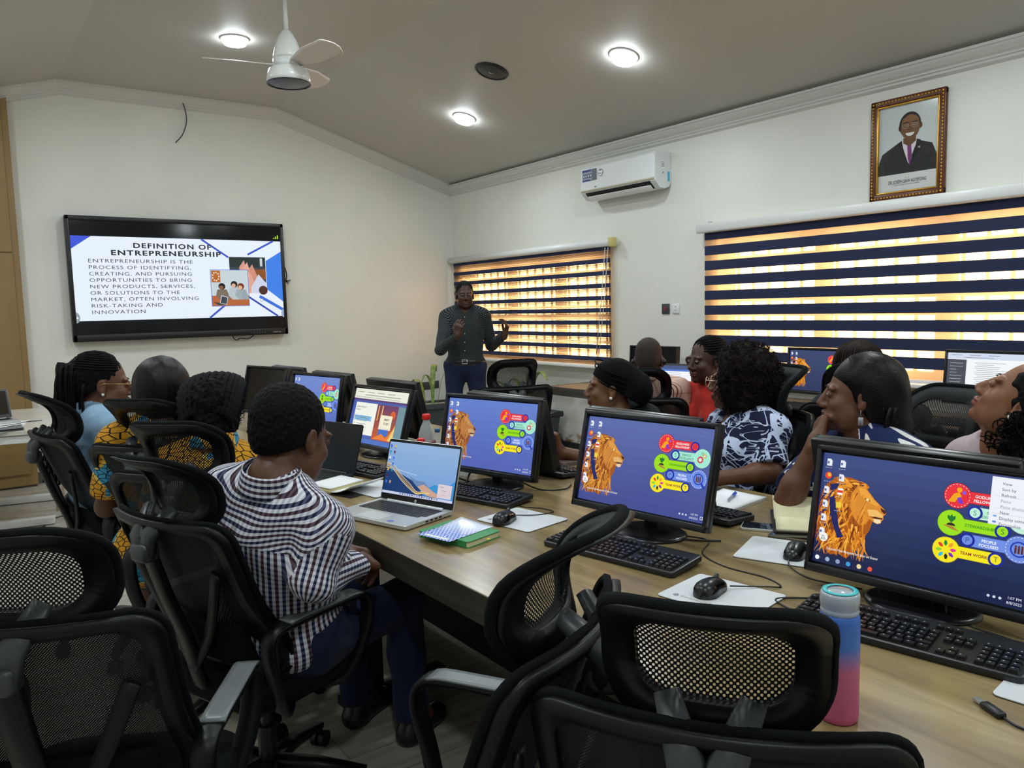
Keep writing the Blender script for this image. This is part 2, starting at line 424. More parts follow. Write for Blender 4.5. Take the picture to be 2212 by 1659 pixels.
# ------------------------------------------------------------------ zebra blinds
def cloth_sheer(name, col, a, tl):
    m, nt, b = new_mat(name); out = nt.nodes['Material Output']
    t = N(nt, 'ShaderNodeBsdfTransparent'); t.inputs[0].default_value = lin(col)
    tlz = N(nt, 'ShaderNodeBsdfTranslucent'); tlz.inputs[0].default_value = lin(tl)
    df = N(nt, 'ShaderNodeBsdfDiffuse'); df.inputs[0].default_value = lin('#c9bfae')
    m1 = N(nt, 'ShaderNodeMixShader', i_0=0.45); L(nt, tlz, 0, m1, 1); L(nt, df, 0, m1, 2)
    m2 = N(nt, 'ShaderNodeMixShader', i_0=a); L(nt, t, 0, m2, 1); L(nt, m1, 0, m2, 2); L(nt, m2, 0, out, 'Surface'); return m
SHEER = cloth_sheer('sheer_blind', '#ffe6c2', 0.40, '#ffdfba')
nm, nt, nb = new_mat('navy_blind_fabric'); g = N(nt, 'ShaderNodeTexCoord'); sp = N(nt, 'ShaderNodeSeparateXYZ'); L(nt, g, 'Object', sp, 'Vector')
w = N(nt, 'ShaderNodeTexWave', i_Scale=70.0, i_Distortion=0.4, bands_direction='Z'); L(nt, g, 'Object', w, 'Vector')
r = ramp(nt, w, 'Fac', [(0.0, lin('#0d1430')), (0.85, lin('#18234c')), (1.0, lin('#33406a'))]); L(nt, r, 'Color', nb, 'Base Color'); nb.inputs['Roughness'].default_value = 0.8  # pale wave crests paint daylight leaking along the pleat lines
NAVY = nm
def strip(b, x, y0, y1, z0, z1): b.box((x, (y0 + y1) / 2, (z0 + z1) / 2), (0.0012, abs(y1 - y0), abs(z1 - z0)))
# wide blind
root = thing('zebra_blind', 'wide zebra blind with solid navy bands over the bright window behind the desks', 'blind', (-0.05, -3.87, 1.0))
def wide(y, z): return (y + 3.87, z - 1.0)
b = MB(); yl, yr = 0.0, -2.95
z = 2.024
while z > 0.97:
    strip(b, 0, yl, yr, max(z - 0.0735, 0.93) - 1.0, z - 1.0); z -= 0.1178
b.build('navy_bands', NAVY, root)
b = MB(); strip(b, 0.006, yl, yr, -0.07, 1.03); b.build('sheer_fabric', SHEER, root)
b = MB(); b.M = Matrix.Translation((-0.015, 0, 1.045)); b.tube([(0, 0.045, 0), (0, -2.98, 0)], 0.038, 18, flat=(1, 1.0)); b.build('head_rail', WHITE, root)
b = MB(); b.tube([(0, 0.0, -0.075), (0, -2.95, -0.075)], 0.016, 12, flat=(0.8, 1)); b.build('bottom_rail', mat('pale_rail', '#cfd2d6', 0.4), root)
b = MB(); b.box((0.028, -0.03, 1.09), (0.02, 0.03, 0.018), 0.004); b.build('bracket', STEEL, root)
# narrow blind: bands slipped against each other, thin pleats showing in between
root = thing('zebra_blind', 'narrower zebra blind with slipped pleated bands behind the standing presenter', 'blind', (-0.05, -0.09, 1.0))
b = MB(); fine = MB(); yl, yr = 0.0, -2.69
z = 2.0; k = 0
while z > 0.92:
    strip(b, 0, yl, yr, z - 0.043 - 1.0, z - 1.0)
    nf = 5
    for i in range(nf):
        zz = z - 0.046 - i * 0.0085
        if zz < 0.9: break
        strip(fine, 0.002, yl, yr, zz - (0.0030 + 0.0011 * (nf - i) * 0.6) - 1.0, zz - 1.0)
    for i in range(2):
        zz = z - 0.104 + 0.007 * i
        if zz > 0.9: strip(fine, 0.002, yl, yr, zz - 0.0022 - 1.0, zz - 1.0)
    z -= 0.1135
b.build('navy_bands', NAVY, root); fine.build('pleated_bands', mat('dark_pleats', '#141016', 0.8), root)
b = MB(); strip(b, 0.008, yl, yr, -0.105, 1.0); b.build('sheer_fabric', SHEER, root)
b = MB(); b.M = Matrix.Translation((-0.015, 0, 1.025)); b.tube([(0, 0.05, 0), (0, -2.71, 0)], 0.036, 18); b.build('head_rail', WHITE, root)
b = MB(); b.box((-0.015, -2.735, 1.025), (0.075, 0.05, 0.085), 0.01); b.build('end_cap', mat('cream_plastic', '#c9bd7a', 0.5), root)
b = MB(); b.tube([(0, 0, -0.115), (0, -2.69, -0.115)], 0.016, 12, flat=(0.8, 1)); b.build('bottom_rail', MATS['pale_rail'], root)
b = MB()
for dy in (-2.66, -2.70): b.tube([(-0.035, dy, 0.98), (-0.035, dy + 0.06, 0.5), (-0.035, dy + 0.14, 0.0)], 0.0035, 6)
b.build('pull_cord', mat('cord_white', '#c8c6bd', 0.6), root)

# ------------------------------------------------------------------ ceiling lamps, speaker, fan
EMIT = bpy.data.materials.new('lamp_diffuser'); EMIT.use_nodes = True
nt = EMIT.node_tree; nt.nodes.remove(nt.nodes['Principled BSDF']); e = N(nt, 'ShaderNodeEmission', i_Strength=40.0); e.inputs[0].default_value = (*LAMP_COL, 1)
L(nt, e, 0, nt.nodes['Material Output'], 'Surface')
def slope_M(x):
    if x > -2.1: n = Vector((-(ZR - ZE), 0, -2.1)).normalized()
    elif x < -4.04: n = Vector(((ZR - ZE), 0, -2.1)).normalized()
    else: n = Vector((0, 0, -1))
    q = Vector((0, 0, -1)).rotation_difference(n); return q
spots = [(-1.0, -1.88, 'on the sloped side nearest the room corner'), (-1.0, -3.95, 'on the sloped side above the air conditioner'), (-3.06, -1.9, 'on the flat ceiling strip beside the white fan')]
hidden = [(-5.1, -1.9), (-3.06, -4.2), (-5.1, -3.95), (-1.0, -6.05), (-3.06, -6.4), (-5.1, -6.05), (-1.0, -8.3), (-3.06, -8.5), (-5.1, -8.3)]
lroot = None
ld = bpy.data.lights.new('downlight_lamp', 'AREA'); ld.shape = 'DISK'; ld.size = 0.2; ld.energy = LAMP_W; ld.color = LAMP_COL
for x, y, where in spots + [(x, y, '') for x, y in hidden]:
    q = slope_M(x)
    if lroot is None:
        lroot = thing('ceiling_downlight', 'round glowing ceiling downlight ' + where, 'ceiling light', group='ceiling downlights')
        lroot.rotation_mode = 'QUATERNION'
        b = MB(); b.lathe([(0.088, 0.0), (0.088, -0.03), (0.078, -0.044), (0.04, -0.052), (0.0, -0.054)], 32, cap=False); b.build('diffuser', EMIT, lroot)
        b = MB(); b.lathe([(0.086, 0.0), (0.105, 0.0), (0.107, -0.006), (0.098, -0.012), (0.086, -0.008)], 32, cap=False); b.build('trim_ring', WHITE, lroot)
        r_ = lroot
    else: r_ = dup(lroot, 'round glowing ceiling downlight ' + where if where else 'round ceiling downlight out of view towards the camera side')
    r_.location = (x, y, ceil_z(x)); r_.rotation_quaternion = q
    lo = bpy.data.objects.new('lamp_glow', ld); COL.objects.link(lo); lo.rotation_mode = 'QUATERNION'
    lo.location = Vector((x, y, ceil_z(x))) + q @ Vector((0, 0, -0.065)); lo.rotation_quaternion = q
t = thing('ceiling_speaker', 'round black ceiling speaker set in the sloped ceiling', 'speaker', (-1.37, -2.86, ceil_z(-1.37)))
t.rotation_mode = 'QUATERNION'; t.rotation_quaternion = slope_M(-1.37)
b = MB(); b.lathe([(0.0, -0.012), (0.05, -0.012), (0.1, -0.01), (0.122, -0.008), (0.122, 0)], 36, cap=False); b.build('grille', mat('speaker_black', '#08090a', 0.35), t)
b = MB(); b.lathe([(0.120, -0.009), (0.127, -0.012), (0.135, -0.006), (0.137, 0)], 36, cap=False); b.build('rim', BLACK2, t)
b = MB(); b.lathe([(0.0, -0.018), (0.02, -0.016), (0.028, -0.0121)], 20, cap=False); b.build('badge', DGREY, t)

t = thing('ceiling_fan', 'white three bladed ceiling fan hanging on a rod', 'fan', (-3.07, -2.98, 3.065))
FANW = mat('fan_white', '#dfe2de', 0.25); FANB = mat('fan_blade', '#d9cfc8', 0.35)
b = MB(); b.tube([(0, 0, 0.2), (0, 0, 0.46)], 0.014, 14); b.build('down_rod', FANW, t)
b = MB(); b.lathe([(0.016, 0.215), (0.028, 0.205), (0.045, 0.18), (0.062, 0.15), (0.08, 0.1), (0.09, 0.05), (0.093, 0.028)], 36); b.build('motor_cover', FANW, t)
b = MB(); b.lathe([(0.092, 0.026), (0.094, 0.024), (0.094, -0.024), (0.092, -0.026)], 36); b.build('motor_band', FANW, t)
b = MB(); b.lathe([(0.108, -0.028), (0.124, -0.042), (0.136, -0.08), (0.140, -0.118), (0.134, -0.12)], 36, cap=False); b.build('lamp_housing', FANW, t)
b = MB(); b.lathe([(0.137, -0.121), (0.141, -0.124), (0.14, -0.128), (0.132, -0.128), (0.131, -0.121)], 36, cap=False); b.build('lower_ring', BLACK2, t)
b = MB(); b.lathe([(0.132, -0.122), (0.1, -0.128), (0.05, -0.132), (0.0, -0.133)], 36, cap=False); b.build('lamp_lens', mat('unlit_lens', '#4b4d50', 0.3), t)
b = MB(); b.lathe([(0.06, 0.462), (0.06, 0.445), (0.045, 0.43), (0.016, 0.425)], 28); b.build('ceiling_canopy', FANW, t)
for a in (163, 283, 43):
    b = MB()
    def blade(u, v):
        r = 0.06 + 0.46 * u; wd = 0.035 + 0.05 * min(1, u * 2.2); wd *= 1 - max(0, (u - 0.86) / 0.14) ** 2 * 0.75
        q = (v - 0.5) * 2 * wd; return (r, q, -0.005 - q * 0.30 + 0.01 * u)
    b.grid(blade, 24, 8, thick=0.006); o = b.build('blade', FANB, t); o.rotation_euler = (0, 0, rad(a))

# ------------------------------------------------------------------ wall-mounted things
def poly_arc(cx, cy, rx, ry, a0, a1, n=16): return [(cx + rx * cos(rad(a0 + (a1 - a0) * i / n)), cy + ry * sin(rad(a0 + (a1 - a0) * i / n))) for i in range(n + 1)]
TW, TH = 1.965, 1.125
t = thing('television', 'large wall mounted screen showing a slide titled definition of entrepreneurship', 'television', (-3.086, -0.09, 1.805))
b = MB(); b.box((0, 0.045, 0), (TW, 0.07, TH), 0.012); b.build('housing', BLACK2, t)
b = MB()
for (c, d) in (((0, -0.002, TH / 2 - 0.02), (TW, 0.03, 0.04)), ((0, -0.002, -TH / 2 + 0.032), (TW, 0.03, 0.064)), ((-TW / 2 + 0.017, -0.002, 0), (0.034, 0.03, TH)), ((TW / 2 - 0.017, -0.002, 0), (0.034, 0.03, TH))): b.box(c, d, 0.006)
b.build('bezel', BLACK, t)
W, H = TW - 0.06, TH - 0.1
c = Canvas(W, H, rough=0.08)
TVB = glow('#06080a', 1.0, 0.1); c.rect(0, 0, W, H, TVB, 0)
s0, s1 = 0.125, H - 0.14
c.rect(0.0, s0, W, s1, '#e6f0fb', 1)
c.poly([(0, s1), (0, s1 - 0.12), (0.17, s1)], '#3c55d8', 2)
c.line([(1.12, s1), (1.37, s1 - 0.17)], 0.018, '#3450c0', 2); c.line([(W - 0.08, s1), (1.56, s1 - 0.14)], 0.018, '#3450c0', 2)
c.poly([(W, s1 - 0.1), (W, 0.27), (1.74, 0.4), (1.74, s1 - 0.2)], '#3f80e6', 2)
c.line([(1.66, 0.33), (W, 0.185)], 0.03, '#3f6fd8', 2); c.line([(1.5, 0.36), (1.84, s0)], 0.018, '#2f46b4', 2); c.line([(1.16, s0), (1.38, 0.3)], 0.018, '#3450c0', 2)
c.text('DEFINITION OF', 0.86, s1 - 0.098, 0.064, '#1d222b', 5, 0.03, 'C', 1.2, 0.70)
c.text('ENTREPRENEURSHIP', 0.81, s1 - 0.166, 0.064, '#1d222b', 5, 0.03, 'C', 1.2, 0.98)
for i, ln in enumerate(['ENTREPRENEURSHIP IS THE', 'PROCESS OF IDENTIFYING,', 'CREATING, AND PURSUING', 'OPPORTUNITIES TO BRING', 'NEW PRODUCTS, SERVICES,', 'OR SOLUTIONS TO THE', 'MARKET, OFTEN INVOLVING', 'RISK-TAKING AND', 'INNOVATION']):
    wd = [0.90, 0.88, 0.885, 0.88, 0.905, 0.765, 0.935, 0.605, 0.45][i]
    c.text(ln, 0.13, s1 - 0.236 - i * 0.0578, 0.047, '#34383f', 3, 0.0, 'L', 1.15, wd)
# slide photographs: raised hands; people round a table with a laptop
c.rect(1.375, 0.36, 1.735, 0.72, '#39424a', 3); c.rect(1.375, 0.62, 1.735, 0.72, '#23302f', 4); c.rect(1.68, 0.63, 1.705, 0.71, '#c9d2dc', 5)
c.rect(1.6, 0.5, 1.735, 0.6, '#8a4f24', 4)
for k, (x0, x1) in enumerate(((1.47, 1.56), (1.5, 1.6), (1.55, 1.66))): c.poly([(x0, 0.62 - 0.02 * k), (x0 + 0.05, 0.69 - 0.02 * k), (x1, 0.5), (x1 + 0.08, 0.36), (x1 - 0.06, 0.36)], ['#d59a86', '#e2ad99', '#cf8f7b'][k], 5)
c.poly([(1.58, 0.42), (1.66, 0.55), (1.735, 0.46), (1.735, 0.36), (1.58, 0.36)], '#ccd4ea', 6); c.circ(1.70, 0.39, 0.045, '#4a2c22', 7)
c.rect(1.185, 0.235, 1.555, 0.595, '#4d6fd0', 8); c.rect(1.19, 0.24, 1.55, 0.59, '#c6d4da', 9); c.rect(1.19, 0.24, 1.55, 0.34, '#b5663a', 10)
c.rect(1.195, 0.47, 1.28, 0.585, '#b4652c', 10)
for k in range(9): a = k / 9 * 2 * pi; c.rect(1.237 + 0.03 * cos(a) - .006, 0.527 + 0.04 * sin(a) - .006, 1.237 + 0.03 * cos(a) + .006, 0.527 + 0.04 * sin(a) + .006, '#f2ead8', 11)
for x, y, hc, bc in ((1.29, 0.43, '#1b1512', '#7a6f5d'), (1.41, 0.45, '#241a17', '#b9c3c8'), (1.475, 0.43, '#7a3d22', '#97a4aa')):
    c.poly([(x - 0.06, 0.34), (x - 0.045, y - 0.03), (x + 0.045, y - 0.03), (x + 0.08, 0.3), (x - 0.02, 0.3)], bc, 12); c.circ(x, y, 0.033, hc, 13); c.circ(x - 0.006, y - 0.012, 0.02, '#8a5a40' if x < 1.3 else '#e0b196', 14)
c.poly([(1.26, 0.26), (1.28, 0.345), (1.345, 0.325), (1.33, 0.25)], '#c9d0d6', 15); c.poly([(1.268, 0.268), (1.285, 0.335), (1.338, 0.32), (1.326, 0.258)], '#3d4650', 16); c.poly([(1.2, 0.28), (1.25, 0.245), (1.33, 0.25), (1.262, 0.268)], '#3a3d42', 15)
c.circ(1.68, 0.29, 0.016, '#56657a', 9); c.circ(1.68, 0.29, 0.012, '#ffffff', 10); c.poly(poly_arc(0.0, s0 + 0.03, 0.035, 0.05, -90, 90), '#8f9aa6', 9); c.circ(0.014, s0 + 0.03, 0.008, '#e8f0f8', 10)
c.poly(poly_arc(W, s0 + 0.03, 0.03, 0.045, 90, 270), '#9fb2d0', 9)
for k in range(3): c.rect(W - 0.075 + k * 0.02, s1 + 0.025, W - 0.062 + k * 0.02, s1 + 0.035 + 0.013 * k, '#9fd038', 3)
c.build('screen', t, (-W / 2, -0.0045, -H / 2 + 0.012))
c = Canvas(0.3, 0.03, lit=False); c.text('SAMSUNG', 0.2, 0, 0.016, '#b4b8bc', 1, 0.01, 'L', 1.2, 0.085)
for k in range(6): c.circ(-0.02 + k * 0.028, 0.006, 0.004, '#8b9096', 1, 10)
c.build('bezel_lettering', t, (0.62, -0.0182, -TH / 2 + 0.02))
tag(MB().tube(bez([(-2.66, -0.03, 1.25), (-2.63, -0.05, 1.2), (-2.58, -0.05, 1.215), (-2.5, -0.05, 1.21), (-2.42, -0.03, 1.255)], 8), 0.005, 6).build('power_cable', BLACK), 'thin black cable looping under the wall screen', 'cable')
b = MB(); b.tube(bez([(-2.085, -0.05, 1.93), (-2.07, -0.05, 1.85), (-2.085, -0.05, 1.78)], 6), 0.006, 6)
for k in range(4): b.tube([(-2.085, -0.05, 1.79), (-2.03 - 0.01 * k, -0.06, 1.80 - 0.016 * k)], 0.004, 5)
tag(b.build('cable_bundle', BLACK), 'small black cable bundle sticking out beside the wall screen', 'cable')
tag(MB().tube(bez([(-3.015, -0.03, 3.53), (-2.98, -0.05, 3.42), (-2.97, -0.04, 3.3), (-3.01, -0.03, 3.18), (-3.075, -0.02, 3.1)], 8), 0.005, 6).build('loose_wire', mat('wire_grey', '#3d3d3d', 0.5)), 'loose dark wire hanging down from the cornice above the wall screen', 'wire')

# air conditioner on the window wall
t = thing('air_conditioner', 'white split air conditioner mounted high on the window wall', 'air conditioner', (0, -3.015, 2.41))
AW = 0.92
prof = [(0.0, 0.06), (-0.02, 0.02), (-0.07, 0.0), (-0.13, 0.005), (-0.19, 0.06), (-0.2, 0.09), (-0.195, 0.28), (-0.18, 0.298), (0, 0.3)]
YZ = Matrix(((1, 0, 0, 0), (0, 0, 1, 0), (0, 1, 0, 0), (0, 0, 0, 1)))
b = MB(); b.prism(prof, -AW / 2, AW / 2, YZ, bev=0.006); b.build('body', mat('ac_white', '#dfe3e3', 0.22), t)
b = MB(); b.prism([(-0.1935, 0.062), (-0.136, 0.004), (-0.128, 0.008), (-0.186, 0.066)], -AW / 2 + 0.06, AW / 2 - 0.06, YZ); b.build('air_outlet', mat('outlet_black', '#0a0a0b', 0.5), t)
b = MB(); b.box((-0.197, 0, 0.078), (0.006, AW - 0.02, 0.016), 0.002); b.build('accent_strip', mat('champagne', '#a79d84', 0.4), t)
b = MB(); rt = Matrix.Rotation(rad(42), 4, 'Y'); b.box((-0.155, 0, 0.012), (0.055, AW - 0.14, 0.006), 0.002, rot=rt); b.build('louvre', WPLAST, t)
for k in range(9): MB().box((-0.163, -AW / 2 + 0.1 + k * 0.09, 0.036), (0.03, 0.006, 0.02), rot=rt).build('guide_vane', DGREY, t)
# stickers: canvas faces -y; turn it to face -x
c = Canvas(0.3, 0.12, lit=False); c.rect(0, 0, 0.19, 0.1, '#8d949c', 0); c.rect(0, 0.082, 0.12, 0.1, '#1d2c78', 1); c.rect(0, 0, 0.11, 0.012, '#1d2c78', 1); c.rect(0.13, 0.0, 0.19, 0.1, '#5d646d', 1)
for k in range(4): c.rect(0.008 + k * 0.031, 0.03, 0.033 + k * 0.031, 0.062, '#141d50', 2); c.rect(0.014 + k * 0.031, 0.037, 0.027 + k * 0.031, 0.055, '#dfe4ee', 3)
c.circ(0.24, 0.055, 0.032, '#20242c', 1); c.circ(0.24, 0.055, 0.029, '#eef0f2', 2); c.text('No.1', 0.24, 0.04, 0.028, '#20242c', 3, 0.01, 'C'); c.poly(poly_arc(0.24, 0.06, 0.022, 0.02, 30, 150), '#1d2c78', 3)
c.build('sticker', t, (-0.2005, AW / 2 - 0.03, 0.165), (rad(0), 0, rad(-90)))
c = Canvas(0.1, 0.03, lit=False); c.text('n', 0, 0, 0.03, '#f7f7f7', 1, 0.02); c.build('front_mark', t, (-0.2005, -AW / 2 + 0.16, 0.21), (0, 0, rad(-90)))
c = Canvas(0.1, 0.03, lit=False); c.text('nsn', 0, 0, 0.02, '#2a2d33', 1, 0.02); c.build('maker_lettering', t, (-0.2005, AW / 2 - 0.19, 0.1), (0, 0, rad(-90)))
c = Canvas(0.1, 0.1, lit=False); c.rect(0, 0, 0.036, 0.07, '#f2f4f4', 0); c.rect(0.003, 0.012, 0.033, 0.058, '#55595d', 1); c.rect(0.006, 0.015, 0.03, 0.055, '#e8eaea', 2); c.rect(0.012, 0.02, 0.026, 0.045, '#a3a7aa', 3); c.circ(0.022, -0.03, 0.006, '#1c1e20', 1, 10)
c.build('side_label', t, (-0.12, -AW / 2 - 0.0008, 0.16))
c = Canvas(0.1, 0.1, lit=False); c.rect(0.075, -0.1, 0.1, -0.02, '#56b4d8', 1); c.build('tape_strip', t, (-0.12, -AW / 2 - 0.0008, 0.16))

# framed portrait
t = thing('framed_portrait', 'gold and brown framed portrait of a smiling man in a dark suit', 'picture', (0, -5.463, 2.403))
t.rotation_euler = (0, 0, rad(-90)); PW, PH = 0.475, 0.635     # local x -> -y world, faces -x
FB = mat('frame_brown', '#5a2c12', 0.3); FG = mat('frame_gold', '#c99a3a', 0.25, metal=0.8)
b = MB(); gb_ = MB(); bd = MB()
for s in (-1, 1):
    b.box((s * (PW / 2 - 0.022), -0.018, 0), (0.044, 0.03, PH), 0.008); b.box((0, -0.018, s * (PH / 2 - 0.022)), (PW, 0.03, 0.044), 0.008)
    gb_.box((s * (PW / 2 - 0.046), -0.02, 0), (0.012, 0.02, PH - 0.08), 0.004); gb_.box((0, -0.02, s * (PH / 2 - 0.046)), (PW - 0.08, 0.02, 0.012), 0.004)
    for k in range(30): bd.ell((s * (PW / 2 - 0.018), -0.034, -PH / 2 + 0.02 + k * (PH - 0.04) / 29), (0.006, 0.004, 0.008), nu=6, nv=4)
    for k in range(22): bd.ell((-PW / 2 + 0.02 + k * (PW - 0.04) / 21, -0.034, s * (PH / 2 - 0.018)), (0.008, 0.004, 0.006), nu=6, nv=4)
b.build('outer_frame', FB, t); gb_.build('inner_frame', FG, t); bd.build('beading', FG, t)
pw, ph = PW - 0.09, PH - 0.09
c = Canvas(pw, ph, lit=False, rough=0.1); c.rect(0, 0, pw, ph, '#cfd8d8', 0); c.rect(0, 0, pw, 0.115, '#dcdedb', 1)
SUIT = '#24242c'
c.poly([(0.0, 0.115), (0.01, 0.2), (0.03, 0.25), (0.13, 0.305), (0.19, 0.31), (0.26, 0.305), (0.345, 0.275), (0.375, 0.2), (0.385, 0.115)], SUIT, 2)
c.poly([(0.15, 0.31), (0.2, 0.17), (0.255, 0.31)], '#e4dfe6', 3); c.poly([(0.19, 0.29), (0.215, 0.29), (0.222, 0.2), (0.208, 0.16), (0.195, 0.2)], '#7c3a78', 4); c.poly([(0.188, 0.3), (0.217, 0.3), (0.212, 0.282), (0.193, 0.282)], '#6a2f66', 5)
c.poly([(0.13, 0.305), (0.155, 0.318), (0.165, 0.27), (0.2, 0.16), (0.15, 0.22)], '#1c1c24', 5); c.poly([(0.275, 0.305), (0.25, 0.315), (0.243, 0.27), (0.208, 0.16), (0.255, 0.22)], '#1c1c24', 5)
c.circ(0.265, 0.262, 0.006, '#b9bcc4', 6, 8); c.line([(0.31, 0.2), (0.345, 0.205)], 0.004, '#14141a', 6); c.line([(0.06, 0.115), (0.055, 0.21)], 0.003, '#14141a', 6)
c.poly([(0.165, 0.33), (0.165, 0.30), (0.203, 0.275), (0.245, 0.305), (0.243, 0.34)], '#6d4a35', 6)
c.poly(poly_arc(0.205, 0.41, 0.068, 0.078, 0, 360, 28)[:-1], '#17130f', 7); c.poly(poly_arc(0.207, 0.395, 0.06, 0.076, 0, 360, 28)[:-1], '#7a5439', 8)
c.poly(poly_arc(0.207, 0.425, 0.055, 0.04, 10, 170, 16), '#8a6243', 9)
for sx in (-1, 1):
    c.circ(0.207 + sx * 0.066, 0.395, 0.009, '#6b4832', 7, 10, 0.018); c.circ(0.207 + sx * 0.026, 0.405, 0.009, '#d8d0c4', 10, 12, 0.0042); c.circ(0.207 + sx * 0.026, 0.405, 0.0042, '#1b120d', 11, 10)
    c.line([(0.207 + sx * 0.012, 0.424), (0.207 + sx * 0.044, 0.422)], 0.006, '#22150d', 10)
    q = poly_arc(0.207 + sx * 0.027, 0.403, 0.02, 0.014, 0, 360, 16); c.line(q, 0.0012, '#c9cdd0', 12)
c.poly([(0.198, 0.4), (0.216, 0.4), (0.222, 0.375), (0.207, 0.368), (0.192, 0.375)], '#68442d', 10)
c.poly(poly_arc(0.207, 0.36, 0.03, 0.022, 180, 360, 14), '#eeeae4', 10); c.line(poly_arc(0.207, 0.361, 0.031, 0.024, 180, 360, 14), 0.004, '#5a3024', 11)
c.circ(0.193, 0.095, 0.014, '#b6ad93', 3, 20); c.circ(0.193, 0.095, 0.011, '#e6e6e0', 4, 20); c.text('m', 0.193, 0.09, 0.012, '#a3a090', 5, 0, 'C')
c.text('DR. JOSEPH SIAW AGYEPONG', 0.193, 0.055, 0.03, '#4a4c4c', 3, 0.02, 'C', 1.0, 0.24); c.text('EXECUTIVE CHAIRMAN, JOSPONG GROUP OF COMPANIES', 0.193, 0.042, 0.01, '#77797a', 3, 0.01, 'C', 1.0, 0.16)
c.build('portrait_print', t, (-pw / 2, -0.014, -ph / 2))
m, nt, pb = new_mat('picture_glass'); tr = N(nt, 'ShaderNodeBsdfTransparent'); gl = N(nt, 'ShaderNodeBsdfGlossy', i_Roughness=0.03); mx = N(nt, 'ShaderNodeMixShader', i_0=0.05)
L(nt, tr, 0, mx, 1); L(nt, gl, 0, mx, 2); L(nt, mx, 0, nt.nodes['Material Output'], 'Surface')
b = MB(); b.box((0, -0.0195, 0), (pw, 0.001, ph)); b.build('glazing', m, t)

def plate(name, label, cat, loc, rz, w, h, m, extra=None):
    t = thing(name, label, cat, loc, rz); b = MB(); b.box((0, -0.005, 0), (w, 0.01, h), 0.003); b.build('plate', m, t)
    if extra: extra(t)
    return t
def ex(t):
    b = MB(); b.box((0, -0.012, 0), (0.016, 0.008, 0.03), 0.002); b.build('rocker', mat('red_rocker', '#a8242c', 0.35), t)
plate('wall_switch', 'dark grey wall switch with a red rocker between the two blinds', 'switch', (0, -3.41, 1.414), rad(-90), 0.085, 0.088, DGREY, ex)
def ex2(t):
    b = MB()
    for z in (-0.012, 0.018): b.cyl((0, -0.0105, z), (0, -0.0095, z), 0.004, n=10)
    b.build('socket_hole', BLACK, t)
plate('wall_socket', 'small white wall plate beside the red switch', 'socket', (0, -3.525, 1.414), rad(-90), 0.075, 0.08, WPLAST, ex2)
def ex3(t):
    b = MB()
    for x in (-0.035, 0.035):
        for dx, dz in ((0, 0.015), (-0.012, -0.01), (0.012, -0.01)): b.box((x + dx, -0.0105, dz), (0.007, 0.002, 0.01))
    b.build('socket_hole', BLACK, t)
plate('wall_socket', 'dark double power socket low on the wall under the screen corner', 'socket', (-0.42, 0, 0.56), 0, 0.146, 0.088, mat('socket_grey', '#45484a', 0.4), ex3)
plate('wall_socket', 'blank dark plate beside the double power socket', 'socket', (-0.3, 0, 0.565), 0, 0.088, 0.088, MATS['socket_grey'])

# ------------------------------------------------------------------ tables
t = thing('bench_table', 'long double sided bench table in grey oak laminate carrying two rows of monitors', 'table', (-3.293, -5.42, 0))
TL, TWD = 6.1, 1.385
b = MB(); b.box((0, 0, 0.734), (TWD, TL, 0.032), 0.003, 2, smooth=False); b.build('tabletop', TABLE, t)
b = MB()
for s in (-1, 1): b.box((s * (TWD / 2 - 0.0125), 0, 0.708), (0.027, TL + 0.002, 0.082), 0.002, 2, smooth=False)
for s in (-1, 1): b.box((0, s * (TL / 2 - 0.012), 0.708), (TWD, 0.027, 0.082), 0.002, 2, smooth=False)
b.build('edge_band', TEDGE, t)
for y in (-2.9, -1.45, 0.0, 1.45, 2.9):
    for s in (-1, 1):
        b = MB(); b.box((s * 0.5, y, 0.345), (0.06, 0.05, 0.69), 0.006); b.box((s * 0.42, y, 0.02), (0.44, 0.06, 0.04), 0.006); b.build('leg', BLACK, t)
b = MB(); b.box((0, -1.15, 0.36), (0.02, 3.66, 0.68)); b.build('modesty_shade_panel', mat('panel_shade_black', '#0e0c0b', 0.6), t)  # black panel lengthened to stand in for the shade under the table
b = MB(); b.box((-0.05, -1.75, 0.4), (0.02, 1.3, 0.5)); b.build('drawer_panel', MAROON, t)
b = MB(); b.box((0, 0.2, 0.67), (0.3, 5.4, 0.04), 0.01); b.build('cable_tray', BOARD, t)

t = thing('wall_desk', 'long brown desk with a dark edge along the window wall', 'desk', (-0.35, -4.95, 0))
DL = 4.66
b = MB(); b.box((0, 0, 0.735), (0.66, DL, 0.03), 0.003, 2, smooth=False); b.build('tabletop', DESKW, t)
b = MB(); b.box((-0.322, 0, 0.715), (0.026, DL + 0.004, 0.074), 0.003, smooth=False); b.box((0, DL / 2 - 0.01, 0.715), (0.66, 0.026, 0.074), 0.003, smooth=False); b.build('edge_band', TEDGE, t)
for y in (-2.1, -0.7, 0.7, 1.78):
    b = MB(); b.box((0.0, y, 0.34), (0.05, 0.05, 0.68), 0.005); b.box((0, y, 0.02), (0.5, 0.06, 0.04), 0.005); b.build('leg', BLACK, t)
b = MB(); b.prism(rrect(DL - 1.0, 0.1, 0.045, cx=-0.35, cy=0.64), -0.02, 0.02, Matrix(((0, 0, 1, -0.24), (1, 0, 0, 0), (0, 1, 0, 0), (0, 0, 0, 1)))); b.build('cable_tray', BOARD, t)

